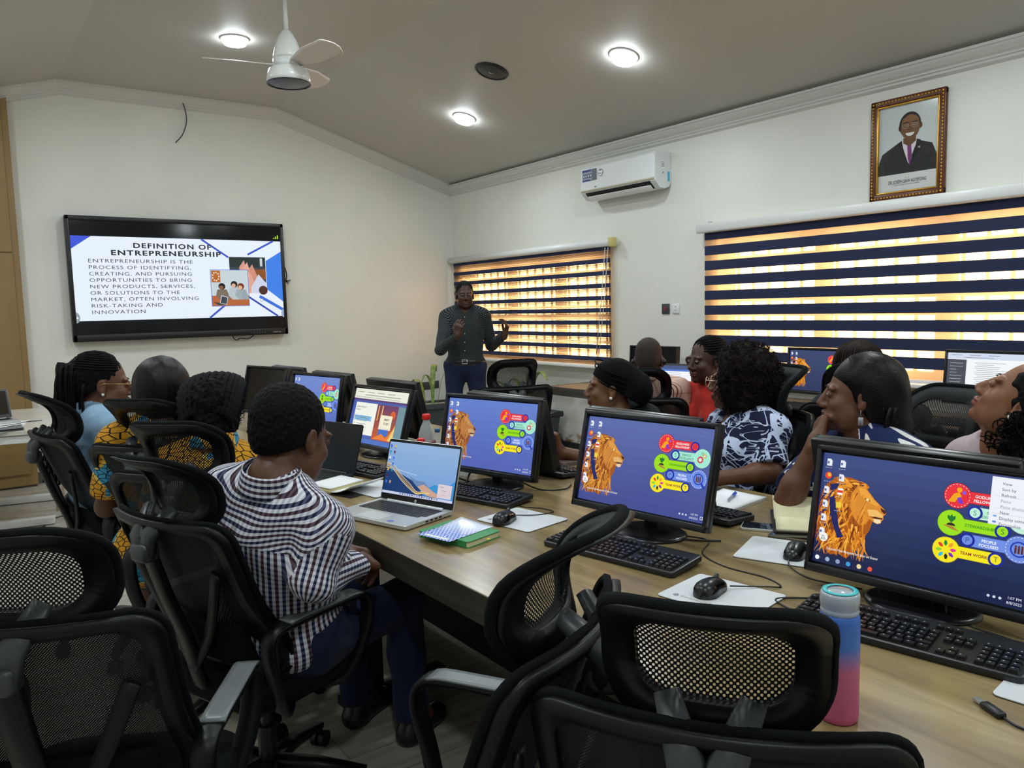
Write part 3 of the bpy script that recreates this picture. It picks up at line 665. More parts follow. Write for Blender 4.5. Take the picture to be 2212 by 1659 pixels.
t = thing('side_table', 'white framed table with a pale top at the side of the room', 'table', (-5.06, -1.37, 0), rad(-13))
b = MB(); b.box((0, 0, 0.735), (1.42, 1.42, 0.03), 0.004, smooth=False); b.build('tabletop', wood_mat('pale_laminate', ['#b7b0a4', '#c9c3b8', '#d3cec4'], (1.5, 9, 9), 0.3), t)
b = MB()
for s in (-1, 1): b.box((0, s * 0.67, 0.69), (1.38, 0.04, 0.05), 0.004); b.box((s * 0.67, 0, 0.69), (0.04, 1.38, 0.05), 0.004)
b.build('apron', WHITE, t)
for sx in (-1, 1):
    b = MB(); b.box((sx * 0.67, 0.25, 0.345), (0.07, 0.07, 0.69), 0.005); b.build('leg', WHITE, t)
    b = MB(); b.box((0, 0.25 + sx * 0.42, 0.03), (1.3, 0.07, 0.05), 0.005); b.build('foot_rail', WHITE, t)
b = MB(); b.M = Matrix.Translation((0.725, -0.428, 0.42)) @ Matrix.Rotation(rad(90), 4, 'Z') @ Matrix.Rotation(rad(-5), 4, 'Y')
b.box((0, 0, 0), (0.36, 0.012, 0.46), 0.003); b.build('privacy_panel', mat('panel_tan', '#9a8263', 0.35), t)
b = MB(); b.M = Matrix.Translation((0.725, -0.428, 0.42)) @ Matrix.Rotation(rad(90), 4, 'Z') @ Matrix.Rotation(rad(-5), 4, 'Y')
for k in range(14): b.box((-0.165 + k * 0.025, -0.007, -0.12 + 0.0 * k), (0.012, 0.003, 0.014))
b.build('panel_slot', mat('slot_pale', '#cfc8bb', 0.5), t)

t = thing('wardrobe', 'tall tan cupboard reaching the cornice beside the wall screen', 'wardrobe', (-5.28, -0.075, 0))
b = MB(); b.prism([(-.42, .02), (.85, .02), (.85, 3.31), (-.42, 2.93)], -.065, .065, XZ); b.build('carcass', TANW, t)
b = MB()
for p_ in ([(-.4, .12), (.8, .12), (.8, 2.02), (-.4, 2.02)], [(-.4, 2.03), (.8, 2.03), (.8, 3.27), (-.4, 2.91)]): b.prism(p_, -.079, -.063, XZ)
b.build('door', TANW, t)
b = MB(); b.box((.215, 0.0, 0.05), (1.25, 0.1, 0.1)); b.build('plinth', mat('plinth_grey', '#5c5148', 0.5), t)

# ------------------------------------------------------------------ mesh office chairs (face local +x)
def mesh_fabric(name, col, period, hole, uvobj='Object'):
    m, nt, b = new_mat(name); b.inputs['Base Color'].default_value = lin(col); b.inputs['Roughness'].default_value = 0.8
    t = N(nt, 'ShaderNodeTexCoord'); sp = N(nt, 'ShaderNodeSeparateXYZ'); L(nt, t, 'Object', sp, 'Vector')
    k = 2 * pi / period
    def sn(o, ph):
        mu = N(nt, 'ShaderNodeMath', operation='MULTIPLY', i_1=k); L(nt, sp, o, mu, 0)
        ad = N(nt, 'ShaderNodeMath', operation='ADD', i_1=ph); L(nt, mu, 0, ad, 0)
        s = N(nt, 'ShaderNodeMath', operation='SINE'); L(nt, ad, 0, s, 0); return s
    a = N(nt, 'ShaderNodeMath', operation='MULTIPLY'); L(nt, sn('Y', 0), 0, a, 0); L(nt, sn('Z', 0), 0, a, 1)
    th = N(nt, 'ShaderNodeMath', operation='GREATER_THAN', i_1=hole); L(nt, a, 0, th, 0)
    tr = N(nt, 'ShaderNodeBsdfTransparent'); mx = N(nt, 'ShaderNodeMixShader'); L(nt, th, 0, mx, 0); L(nt, b, 0, mx, 1); L(nt, tr, 0, mx, 2)
    L(nt, mx, 0, nt.nodes['Material Output'], 'Surface'); return m
NETHEAD = mesh_fabric('headrest_net', '#0b0c0e', 0.0088, 0.26); NETBACK = mesh_fabric('backrest_net', '#08090b', 0.0052, 0.80)
FABRIC = mat('chair_fabric', '#0a0d0f', 0.9, spec=0.15, bump=0.6, bscale=420); SEATF = mat('seat_fabric', '#0c0f11', 0.95, spec=0.15, bump=0.5, bscale=380)
CPL = mat('chair_plastic', '#090b0e', 0.42, spec=0.28); CPG = mat('arm_glare_grey', '#6a6f71', 0.36); CPB = mat('chair_bracket_plastic', '#34383a', 0.4)  # arm grey is glare put into the colour of black plastic
RIB, nt, rb_ = new_mat('ribbed_fabric'); tc = N(nt, 'ShaderNodeTexCoord'); wv = N(nt, 'ShaderNodeTexWave', i_Scale=52.0, i_Distortion=0.3, bands_direction='Y'); L(nt, tc, 'Object', wv, 'Vector'); rr_ = ramp(nt, wv, 'Fac', [(0.2, lin('#0b0e10')), (0.8, lin('#1d2225'))]); L(nt, rr_, 'Color', rb_, 'Base Color'); rb_.inputs['Roughness'].default_value = 0.85
def rsurf(ho, wo, n=10):
    return rrect(wo, ho, min(wo, ho) * 0.38, n)
def head_x(v):      # headrest profile: belly forward low down, top edge curling backwards; v in -1..1
    return 0.035 * cos((v + 0.35) * 1.5) - 0.075 * max(0.0, v) ** 2
def ring_panel(outer, inner, fx, thick, b, smooth=True):
    """frame between two closed outlines (y,z) bent along x = fx(y,z)"""
    n = len(outer); vs = []; fs = []
    for off in (0.0, -thick):
        for q in (outer, inner):
            vs += [(fx(y, z) + off, y, z) for y, z in q]
    A, B_, C_, D_ = 0, n, 2 * n, 3 * n
    for i in range(n):
        j = (i + 1) % n
        fs += [(A + i, A + j, B_ + j, B_ + i), (C_ + j, C_ + i, D_ + i, D_ + j), (A + j, A + i, C_ + i, C_ + j), (B_ + i, B_ + j, D_ + j, D_ + i)]
    b.add(vs, fs, smooth)
def fill_panel(outline, fx, b, rows=5, off=0.0):
    """concentric rings filling an outline, bent along fx"""
    n = len(outline); vs = []; fs = []
    for r in range(rows):
        s = 1 - r / rows
        vs += [(fx(y * s, z * s) + off, y * s, z * s) for y, z in outline]
    vs.append((fx(0, 0) + off, 0, 0))
    for r in range(rows - 1):
        for i in range(n): j = (i + 1) % n; fs.append((r * n + i, r * n + j, (r + 1) * n + j, (r + 1) * n + i))
    for i in range(n): fs.append(((rows - 1) * n + i, (rows - 1) * n + (i + 1) % n, len(vs) - 1))
    b.add(vs, fs)
def make_chair(label, loc, rz, scale=1.0):
    t = thing('office_chair', label, 'chair', loc, rz, 'black mesh office chairs', scale)
    # seat
    b = MB(); out = [(x * 1.0, y) for x, y in rrect(0.47, 0.49, 0.1, 6)]
    n = len(out); vs = []
    for s, z in ((0.93, 0.405), (1.0, 0.425), (1.0, 0.452), (0.95, 0.468), (0.6, 0.472), (0.0, 0.468)): vs += [(x * s + 0.02, y * s, z - 0.02 * max(0, (x - 0.14)) * 6 * (z > 0.42)) for x, y in out]
    fs = [(r * n + i, r * n + (i + 1) % n, (r + 1) * n + (i + 1) % n, (r + 1) * n + i) for r in range(5) for i in range(n)]; fs.append(tuple(range(n - 1, -1, -1)))
    b.add(vs, fs); b.build('seat', SEATF, t)
    b = MB(); b.box((0.0, 0, 0.385), (0.34, 0.34, 0.03), 0.012); b.box((0.0, 0, 0.36), (0.2, 0.14, 0.05), 0.015); b.build('seat_pan', CPL, t)
    # backrest: tapered frame bent around the sitter, leaning back
    zc = 0.735; hh = 0.47
    def bw(z): return 0.225 + 0.008 * sin((z - 0.5) * 6)
    def bx(y, z):
        zz = z + zc; lean = -0.10 - (zz - 0.5) * 0.38; lum = 0.035 * math.exp(-((zz - 0.6) / 0.09) ** 2)
        return lean + lum - 0.055 + 0.9 * y * y
    outl = [(y * bw(z + zc) / 0.225, z) for y, z in rrect(0.49, hh, 0.05, 6)]
    outl2 = []
    for i in range(len(outl)):
        (y0, z0), (y1, z1) = outl[i], outl[(i + 1) % len(outl)]
        k = max(1, int(math.hypot(y1 - y0, z1 - z0) / 0.035))
        outl2 += [(y0 + (y1 - y0) * j / k, z0 + (z1 - z0) * j / k) for j in range(k)]
    inn = [(y * 0.86, z * 0.88) for y, z in outl2]
    b = MB(); ring_panel(outl2, inn, bx, 0.022, b); b.build('back_frame', CPL, t, (0, 0, zc))
    b = MB(); b.tube([(bx(y, z) + 0.004, y, z) for y, z in outl2], 0.0085, 6, closed=True); b.build('back_piping', FABRIC, t, (0, 0, zc))
    b = MB(); fill_panel(inn, lambda y, z: bx(y, z) - 0.004, b, 8); b.build('back_net', NETBACK, t, (0, 0, zc))
    b = MB(); b.grid(lambda u, v: (bx((u - .5) * .36, -0.2 + 0.13 * v) - 0.026 - 0.012 * sin(pi * v), (u - .5) * .37, -0.2 + 0.13 * v), 12, 6, thick=0.012); b.build('lumbar_pad', FABRIC, t, (0, 0, zc))
    # back support: one spine rising into a fork
    b = MB(); b.tube(bez([(-0.02, 0, 0.37), (-0.14, 0, 0.385), (-0.205, 0, 0.45), (-0.245, 0, 0.6), (-0.30, 0, 0.75), (-0.355, 0, 0.93)], 6), 0.02, 8, flat=(0.55, 1.5), up=(1, 0, 0.3))
    for s in (-1, 1): b.tube(bez([(-0.23, 0, 0.52), (-0.235, s * 0.09, 0.64), (-0.272, s * 0.185, 0.83)], 6), 0.014, 8, flat=(0.5, 1.3))
    b.build('back_support', CPL, t)
    # headrest on a forked bracket
    hz = 1.035; H_, W_ = 0.205, 0.30
    def fx(y, z): return -0.285 + head_x(z / (H_ / 2)) + 1.35 * y * y
    o1 = rrect(W_, H_, 0.07, 8); o1b = []
    for i in range(len(o1)):
        (y0, z0), (y1, z1) = o1[i], o1[(i + 1) % len(o1)]
        k = max(1, int(math.hypot(y1 - y0, z1 - z0) / 0.02)); o1b += [(y0 + (y1 - y0) * j / k, z0 + (z1 - z0) * j / k) for j in range(k)]
    i1 = [(y * 0.70, z * 0.60 - 0.004) for y, z in o1b]
    b = MB(); ring_panel(o1b, i1, fx, 0.016, b); b.build('headrest_frame', CPL, t, (0, 0, hz))
    b = MB(); b.tube([(fx(y, z) + 0.006, y, z) for y, z in o1b], 0.0105, 8, closed=True); b.build('headrest_piping', FABRIC, t, (0, 0, hz))
    b = MB(); ring_panel([(y * 0.97, z * 0.97) for y, z in o1b], i1, lambda y, z: fx(y, z) + 0.012, 0.011, b); b.build('headrest_pad', RIB, t, (0, 0, hz))
    b = MB(); fill_panel([(y * 1.01, z * 1.01) for y, z in i1], lambda y, z: fx(y, z) + 0.004, b, 6); b.build('headrest_net', NETHEAD, t, (0, 0, hz))
    b = MB()
    for s in (-1, 1): b.tube([(-0.352, s * 0.012, 0.875), (-0.352, s * 0.024, 0.93), (-0.296, s * 0.055, 0.995)], [0.02, 0.021, 0.015], 8, flat=(1.2, 0.75))
    b.box((-0.352, 0, 0.885), (0.05, 0.07, 0.05), 0.012); b.build('headrest_bracket', CPB, t)
    # loop armrests
    for s in (-1, 1):
        path = bez([(-0.08, s * 0.2, 0.395), (-0.13, s * 0.245, 0.41), (-0.165, s * 0.268, 0.5), (-0.185, s * 0.27, 0.6), (-0.165, s * 0.27, 0.652), (-0.08, s * 0.272, 0.662), (0.1, s * 0.275, 0.665), (0.165, s * 0.275, 0.652), (0.183, s * 0.272, 0.6), (0.15, s * 0.262, 0.5), (0.11, s * 0.23, 0.415), (0.07, s * 0.19, 0.395)], 6)
        b = MB(); b.tube(path, 0.026, 8, flat=(1.0, 0.38), up=(0, 1, 0)); o = b.build('armrest', CPL, t)
        b = MB(); b.grid(lambda u, v: (-0.13 + 0.275 * u, s * 0.274 + (v - .5) * 0.052, 0.678 - 0.006 * max(0, (u - .86) / .14) ** 2 - 0.004 * max(0, (.14 - u) / .14) ** 2), 12, 4, thick=0.006); b.build('arm_glare', CPG, o)  # grey strip paints the overhead glare on the black armrest top
    b = MB(); b.cyl((0, 0, 0.1), (0, 0, 0.24), 0.028); b.cyl((0, 0, 0.24), (0, 0, 0.36), 0.016); b.build('gas_column', BLACK, t)
    for k in range(5):
        a = 2 * pi * k / 5 + 0.3; d = Vector((cos(a), sin(a), 0))
        b = MB(); b.tube([Vector((0, 0, 0.115)) + d * 0.02, Vector((0, 0, 0.105)) + d * 0.15, Vector((0, 0, 0.075)) + d * 0.3], [0.024, 0.02, 0.014], 8, flat=(1.2, 0.9)); lg = b.build('base_leg', CPL, t)
        c_ = d * 0.3 + Vector((0, 0, 0.028)); w = Vector((-d.y, d.x, 0)); b = MB()
        for q in (-1, 1): b.cyl(c_ + w * q * 0.006, c_ + w * q * 0.024, 0.028, n=16)
        b.cyl(c_ + Vector((0, 0, 0.0)), c_ + Vector((0, 0, 0.05)), 0.008, n=8); b.build('caster', BLACK, lg)
    return t
def seat_from_back(bx_, by_, heading, s=1.0):
    a = rad(heading); return (bx_ + 0.335 * s * cos(a), by_ + 0.335 * s * sin(a), 0)
CH = []
for label, (x, y), hd, sc in [
    ('black office chair closest to the camera, its netted headrest beside the pink and blue bottle', (-4.31, -7.455), 35, 0.97),
    ('empty black office chair by the table edge with its curled headrest seen side on', (-4.205, -7.14), 120, 0.98),
    ('empty black office chair in the lower left corner with painted glare on its arm', (-4.985, -6.53), 58, 0.98),
    ('black office chair holding the man in the checked shirt', (-4.63, -5.905), 20, 0.97),
    ('black office chair behind the woman with thick black plaits', (-4.475, -5.45), 46, 0.99),
    ('black office chair behind the woman with the smooth dark bob', (-4.48, -5.0), 42, 1.02),
    ('black office chair behind the woman in the denim shirt', (-4.74, -4.36), 8, 1.02),
    ('empty black office chair standing between the presenter and the brown wall desk', (-2.2, -4.22), 70, 1.0),
    ('black office chair of the woman in the black headwrap, a dark jacket over it', (-2.36, -5.35), 160, 0.98),
    ('black office chair of the bald man at the wall desk', (-2.02, -5.08), 34, 0.98),
    ('black office chair behind the woman with the round afro', (-2.17, -6.09), 158, 1.04),
    ('black office chair behind the woman with fine brown braids at the wall desk', (-1.89, -6.28), 36, 1.04),
    ('black office chair of the woman in the leaf print dress', (-2.12, -6.75), 172, 1.0),
    ('empty black office chair tucked in under the window blind at the wall desk', (-1.42, -5.02), 10, 1.0)]:
    loc = seat_from_back(x, y, hd, sc)
    if not CH: CH.append(make_chair(label, loc, rad(hd), sc))
    else: CH.append(dup(CH[0], label, loc, rad(hd), sc))

# ------------------------------------------------------------------ desktop wallpaper artwork
def mixc(a, b, t):
    a = [int(a[i:i + 2], 16) for i in (1, 3, 5)]; b = [int(b[i:i + 2], 16) for i in (1, 3, 5)]
    return '#%02x%02x%02x' % tuple(round(x + (y - x) * t) for x, y in zip(a, b))
SW, SH = 0.478, 0.27
def gradient(c, x0, y0, x1, y1, top, bot, n=10, l=0):
    for i in range(n): c.rect(x0, y1 - (y1 - y0) * (i + 1) / n, x1, y1 - (y1 - y0) * i / n, mixc(top, bot, i / (n - 1)), l)
def lion(c, sc=1.0, ox=0.0, oy=0.0, cool=0.0, w=SW, h=SH):
    r_ = random.Random(3)
    def T(p): return (p[0] * w * sc + ox, p[1] * h * sc + oy)
    def C(col): return mixc(col, '#3a45a0', cool)
    mane = [(.215, .76), (.19, .79), (.155, .805), (.11, .80), (.07, .775), (.035, .72), (.015, .66), (.004, .56), (.004, .22), (.04, .15), (.09, .09), (.13, .115), (.175, .085), (.205, .15), (.235, .2), (.25, .29), (.275, .37), (.285, .45), (.24, .5)]
    c.poly([T(p) for p in mane], C('#a8560f'), 2)
    pal = ['#7a3408', '#c8761a', '#e8972a', '#f4b244', '#5c2407', '#d9821c', '#e8972a', '#f0a234', '#8c3f0a']
    for k in range(300):
        if k < 90: x, y = r_.uniform(.10, .25), r_.uniform(.66, .77); a = rad(r_.uniform(110, 190)); ln = r_.uniform(.03, .07); cv = .55
        else: x, y = r_.uniform(.015, .26), r_.uniform(.2, .7); a = rad(r_.uniform(205, 285) if x < .17 else r_.uniform(235, 290)); ln = r_.uniform(.05, .11); cv = .25
        if k >= 90 and x > .19 and y > .42: x -= .12
        q = r_.uniform(.003, .0075); pts = []
        for t in (0, .35, .7, 1):
            pts.append((max(.003, x + cos(a + cv * t) * ln * t), min(.80, max(.09, y + sin(a + cv * t) * ln * 1.8 * t)), q * (1 - t * .95)))
        nx, ny = -sin(a + cv * .5), cos(a + cv * .5)
        poly_ = [(px + nx * w_, py + ny * w_ * 1.8) for px, py, w_ in pts] + [(px - nx * w_, py - ny * w_ * 1.8) for px, py, w_ in pts[::-1]]
        col = pal[r_.randrange(len(pal))]
        if x < .08 and k >= 90 and r_.random() < .28: col = '#1c2566'
        c.poly([T(p) for p in poly_], C(col), 3 + k % 4)
    for pts in ([(.055, .6), (.08, .62), (.1, .5), (.12, .36), (.15, .27), (.12, .25), (.085, .38), (.065, .48)], [(.05, .72), (.1, .74), (.09, .69), (.06, .66)]): c.poly([T(p) for p in pts], C('#1b2260'), 7)
    face = [(.195, .745), (.235, .735), (.262, .69), (.285, .645), (.315, .605), (.338, .575), (.348, .55), (.343, .53), (.335, .515), (.338, .49), (.33, .47), (.325, .45), (.31, .44), (.29, .45), (.27, .47), (.255, .42), (.225, .4), (.19, .46), (.165, .56), (.168, .67)]
    c.poly([T(p) for p in face], C('#d98a2c'), 8)
    c.poly([T(p) for p in [(.2, .73), (.232, .728), (.258, .685), (.28, .645), (.31, .605), (.3, .59), (.25, .62), (.215, .66)]], C('#eda23a'), 9)
    c.poly([T(p) for p in [(.255, .55), (.3, .56), (.333, .525), (.335, .505), (.3, .492), (.265, .5)]], C('#f0bc68'), 9)
    c.poly([T(p) for p in [(.318, .585), (.343, .567), (.348, .55), (.34, .535), (.325, .555)]], C('#4a2210'), 10)
    c.poly([T(p) for p in [(.27, .492), (.3, .5), (.333, .497), (.335, .488), (.3, .482)]], C('#4a2210'), 10)
    c.poly([T(p) for p in [(.29, .478), (.325, .482), (.328, .455), (.312, .443), (.295, .452)]], C('#f3dcae'), 10)
    c.poly([T(p) for p in [(.236, .648), (.262, .633), (.268, .622), (.24, .632)]], C('#3a1a0a'), 10)
    c.circ(*T((.252, .635)), .0035 * sc, C('#f2d9a0'), 11, 8)
    for k in range(26):
        x = r_.uniform(.17, .25); y = r_.uniform(.46, .7); c.poly([T((x, y)), T((x + .008, y + .006)), T((x - r_.uniform(.0, .02), y - r_.uniform(.05, .1)))], C(pal[r_.randrange(len(pal))]), 9 + k % 2)
    for k in range(3): c.poly([T((.105 + k * .012, .66 - k * .02)), T((.13 + k * .01, .69)), T((.125, .6))], C(['#e8972a', '#f4b244', '#7a3408'][k]), 9)
def badges(c, sc=1.0, ox=0.0, oy=0.0, w=SW, h=SH, cool=0.0, cut=None, soft=False):
    def X(u): return u * w * sc + ox
    def Y(v): return v * h * sc + oy
    R0 = 0.0275 * sc; bh = 0.0122 * sc; rs = 0.0135 * sc
    rows = [(.655, .865, .79, '#e8303c', '#ffffff', 'GODLINESS', 'FELLOWSHIP', 'G'), (.925, .735, .675, '#9fe8d0' if not soft else '#bff0d8', '#5b7f77', 'SERVICE', 'EXCELLENCE', 'S'),
            (.64, .85, .565, '#9be01c', '#2c8c1c', 'STEWARDSHIP', '', 'S'), (.92, .715, .452, '#6f8fe4', '#ffffff', 'PEOPLE', 'FOCUSED', 'P'), (.63, .835, .342, '#f6e622', '#8a2a2a', 'TEAM WORK', '', 'T')]
    for i, (ub, us, v, col, tc, t1, t2, ch) in enumerate(rows):
        xb, xs, y = X(ub), X(us), Y(v); lo, hi = min(xb, xs), max(xb, xs); l = 4 + 5 * (i % 2)
        c.circ(xb, y, R0 + .0012 * sc, mixc(col, '#101850', .55), l); c.rect(lo, y - bh - .001 * sc, hi, y + bh + .001 * sc, mixc(col, '#101850', .55), l)
        c.circ(xb, y, R0, col, l + 1); c.rect(lo, y - bh, hi, y + bh, col, l + 1)
        c.circ(xs, y, rs * 1.12, '#1a2a9c', l + 2); c.circ(xs, y, rs * .78, col, l + 3); c.text(ch, xs, y - .0055 * sc, .016 * sc, mixc(col, '#203050', .6), l + 4, 0.0, 'C')
        mid = (xb + (R0 if xb < xs else -R0) + xs + (-rs if xb < xs else rs)) / 2
        if t2: c.text(t1, mid, y + .001 * sc, .0085 * sc, tc, l + 4, .015, 'C'); c.text(t2, mid, y - .0085 * sc, .0085 * sc, tc, l + 4, .015, 'C')
        else: c.text(t1, mid, y - .003 * sc, .009 * sc, tc, l + 4, .02, 'C')
        if i in (0, 1, 3):      # dashed ring
            for k in range(22): a = 2 * pi * k / 22; c.poly([(xb + cos(a + d) * R0 * rr, y + sin(a + d) * R0 * rr) for d, rr in ((-.07, .88), (.07, .88), (.07, .92), (-.07, .92))], '#f5e9e9', l + 2)
        k = sc
        if i == 0:
            c.circ(xb + .003 * k, y + .013 * k, .0055 * k, '#f2a516', l + 3, 14); c.poly([(xb - .018 * k, y - .015 * k), (xb - .004 * k, y - .015 * k), (xb + .002 * k, y - .004 * k), (xb + .009 * k, y - .001 * k), (xb + .003 * k, y + .008 * k), (xb - .008 * k, y + .003 * k)], '#f2a516', l + 3)
            c.poly([(xb + .004 * k, y - .016 * k), (xb + .014 * k, y - .016 * k), (xb + .006 * k, y - .002 * k), (xb - .001 * k, y - .005 * k)], '#7a3ad0', l + 3); c.circ(xb + .013 * k, y + .008 * k, .004 * k, '#8a58e0', l + 3, 10)
        if i == 1:
            for (dx, dy, rr, cc) in ((-.005, -.004, .011, '#d8344a'), (.008, .008, .007, '#e0a63c'), (.0, .014, .0045, '#3aa860')):
                c.poly([(xb + dx * k + rr * k * (1 if q % 2 else .8) * cos(q * pi / 10), y + dy * k + rr * k * (1 if q % 2 else .8) * sin(q * pi / 10)) for q in range(20)], cc, l + 3); c.circ(xb + dx * k, y + dy * k, rr * .5 * k, '#d9f2e8', l + 4, 12)
        if i == 2:
            for a in (60, 90, 120): c.poly([(xb, y), (xb + .011 * k * cos(rad(a + 18)), y + .014 * k * sin(rad(a + 18))), (xb + .016 * k * cos(rad(a)), y + .019 * k * sin(rad(a))), (xb + .011 * k * cos(rad(a - 18)), y + .014 * k * sin(rad(a - 18)))], '#1d7a2c', l + 3)
            c.poly(poly_arc(xb, y - .006 * k, .009 * k, .006 * k, 0, 180, 10), '#2a2420', l + 3); c.poly([(xb - .018 * k, y - .006 * k), (xb + .004 * k, y - .007 * k), (xb + .018 * k, y - .016 * k), (xb + .004 * k, y - .014 * k)], '#b4803c', l + 4)
        if i == 3:
            c.circ(xb, y, .0165 * k, '#243cae', l + 3); c.circ(xb, y, .0132 * k, col, l + 4); c.line([(xb + .011 * k, y - .011 * k), (xb + .022 * k, y - .024 * k)], .0065 * k, '#243cae', l + 3)
            for q in (-.006, 0, .006): c.circ(xb + q * k, y + .006 * k, .0022 * k, '#5a2a24', l + 5, 8); c.rect(xb + (q - .002) * k, y - .009 * k, xb + (q + .002) * k, y + .004 * k, '#5a2a24', l + 5)
        if i == 4:
            for q, cc in enumerate(['#e03a2c', '#1d8a3c', '#f09a2c', '#e8389a', '#7a2cb8', '#302420', '#2cb8e0', '#8ad03c']):
                a = pi * .78 - q * pi / 4; c.poly([(xb + cos(a + d) * rr * k, y + sin(a + d) * rr * k) for d, rr in ((0, .0075), (.28, .014), (.1, .0205), (-.1, .0205), (-.28, .014))], cc, l + 3)
def icons(c, two=True, n=6, x0=.012, top=SH - .014, st=.034):
    r_ = random.Random(5); y = top
    for i in range(n):
        for j in range(2 if (two and i < 4) else 1):
            x = x0 + j * .034
            if j == 0 and i == 1: c.circ(x + .007, y - .007, .0085, '#e8442c', 14, 14); c.circ(x + .009, y - .005, .005, '#f7b23c', 15, 10)
            elif j == 1 and i == 2: c.rect(x, y - .016, x + .013, y, '#f2f2f2', 14); c.rect(x, y - .011, x + .013, y - .005, '#d8343c', 15)
            elif j == 1 and i == 3: c.rect(x, y - .014, x + .013, y, '#e9cf3c', 14)
            else: c.poly([(x, y - .017), (x + .013, y - .017), (x + .013, y - .004), (x + .009, y), (x, y)], '#e6eaf2', 14); c.rect(x + .001, y - .012, x + .006, y - .006, '#5b6f9c', 15)
            for q in range(3): c.rect(x - .003 + q * .006, y - .0225, x + .001 + q * .006, y - .0212, '#b9c2da', 14)
        y -= st
    c.circ(x0 + .012, y + .012, .011, '#f4f4f4', 16, 16); c.text('ZL', x0 + .012, y + .008, .011, '#222222', 17, 0, 'C'); c.rect(x0 + .005, y + .0055, x0 + .019, y + .0065, '#222222', 17)
def tray(c, w=SW):
    c.text('1:07 PM', w - .05, .018, .008, '#dfe6f4', 14); c.text('8/8/2023', w - .051, .008, .008, '#dfe6f4', 14)
    for k in range(3): c.circ(w - .085 + k * .011, .016, .003, '#cfd8ee', 14, 8)
    c.rect(w - .016, .01, w - .007, .019, '#dfe6f4', 14); c.rect(w - .0145, .0115, w - .0085, .0175, '#3d4a86', 15)
def wallpaper(top, bot, st=1.0, cool=0.0, menu=False, bar=False, sidetext=True):
    c = Canvas(SW, SH, strength=st); gradient(c, 0, 0, SW, SH, top, bot)
    lion(c, cool=cool); badges(c, soft=menu); icons(c); tray(c)
    if sidetext: c.text('Responsible Waste Management for Cleaner and Greener', .035, .036, .0085, '#e8e2da', 16, .01, 'L', 1.0, .125)
    if menu:
        c.rect(.378, .165, SW, SH - .004, '#eef0f8', 16)
        for i, (s, k) in enumerate([('View', 0), ('Sort by', 0), ('Refresh', 0), ('Paste', 1), ('Paste shortcut', 1), ('New', 0), ('Display settings', 0), ('Personalize', 0)]):
            c.text(s, .398, SH - .02 - i * .0122, .009, '#8f96a6' if k else '#3c4250', 17)
        for v in (.2255, .2, .1885): c.rect(.385, v, SW, v + .0005, '#c3c8d6', 17)
        c.rect(.386, .1815, .393, .1855, '#7fb0e8', 17); c.rect(.386, .169, .393, .173, '#5b86d8', 17)
    if bar:
        for k, cc in enumerate(['#f2f4fa', '#9fb0d0', '#8fa0c4', '#3c9fe0', '#e8dca0', '#e85a3c']): c.circ(.014 + k * .026, .012, .0055, cc, 14, 12)
    return c
# ------------------------------------------------------------------ monitors (local: screen faces -y, base on z = 0)
def make_monitor(label, loc, rz, tilt, hc, canvas=None, depth=0.05, name='monitor'):
    t = thing(name, label, 'monitor', loc, rz, 'black desktop monitors on the tables')
    Wm, Hm = 0.502, 0.312
    Mt = Matrix.Translation((0, 0, hc)) @ Matrix.Rotation(-tilt, 4, 'X')
    b = MB(); b.M = Mt
    b.box((0, 0.017, 0), (Wm, 0.022, Hm), 0.004)
    b.prism(rrect(Wm - 0.1, Hm - 0.09, 0.03), -0.05, -0.022, Matrix(((1, 0, 0, 0), (0, 0, -1, 0), (0, 1, 0, 0), (0, 0, 0, 1))), bev=0.004)
    for k in range(7): b.box((0, 0.0505, 0.06 - k * 0.012), (0.2, 0.002, 0.004))
    b.build('rear_shell', BLACK, t)
    b = MB(); b.M = Mt
    for s in (-1, 1): b.box((s * (Wm / 2 - 0.006), -0.002, 0), (0.012, 0.02, Hm), 0.003)
    b.box((0, -0.002, Hm / 2 - 0.0065), (Wm, 0.02, 0.013), 0.003); b.box((0, -0.002, -Hm / 2 + 0.0105), (Wm, 0.02, 0.021), 0.003)
    b.build('bezel', BLACK2, t)
    if canvas is None: canvas = Canvas(SW, SH); canvas.rect(0, 0, SW, SH, glow('#090b0c', 1.0, 0.12), 0)
    o = canvas.build('screen', t); o.matrix_local = Mt @ Matrix.Translation((-canvas.w / 2, 0.005, -canvas.h / 2 + 0.003))
    b = MB(); b.box((0, 0.045, hc * 0.52), (0.042, 0.022, hc * 0.98), 0.006); b.build('stand_neck', BLACK2, t)
    b = MB(); b.lathe([(0.125, 0.0), (0.125, 0.006), (0.115, 0.011), (0.04, 0.016), (0.0, 0.017)], 36, c=(0, 0.03, 0), M=Matrix(((1, 0, 0), (0, 0.82, 0), (0, 0, 1)))); b.build('stand_base', BLACK2, t)
    return t
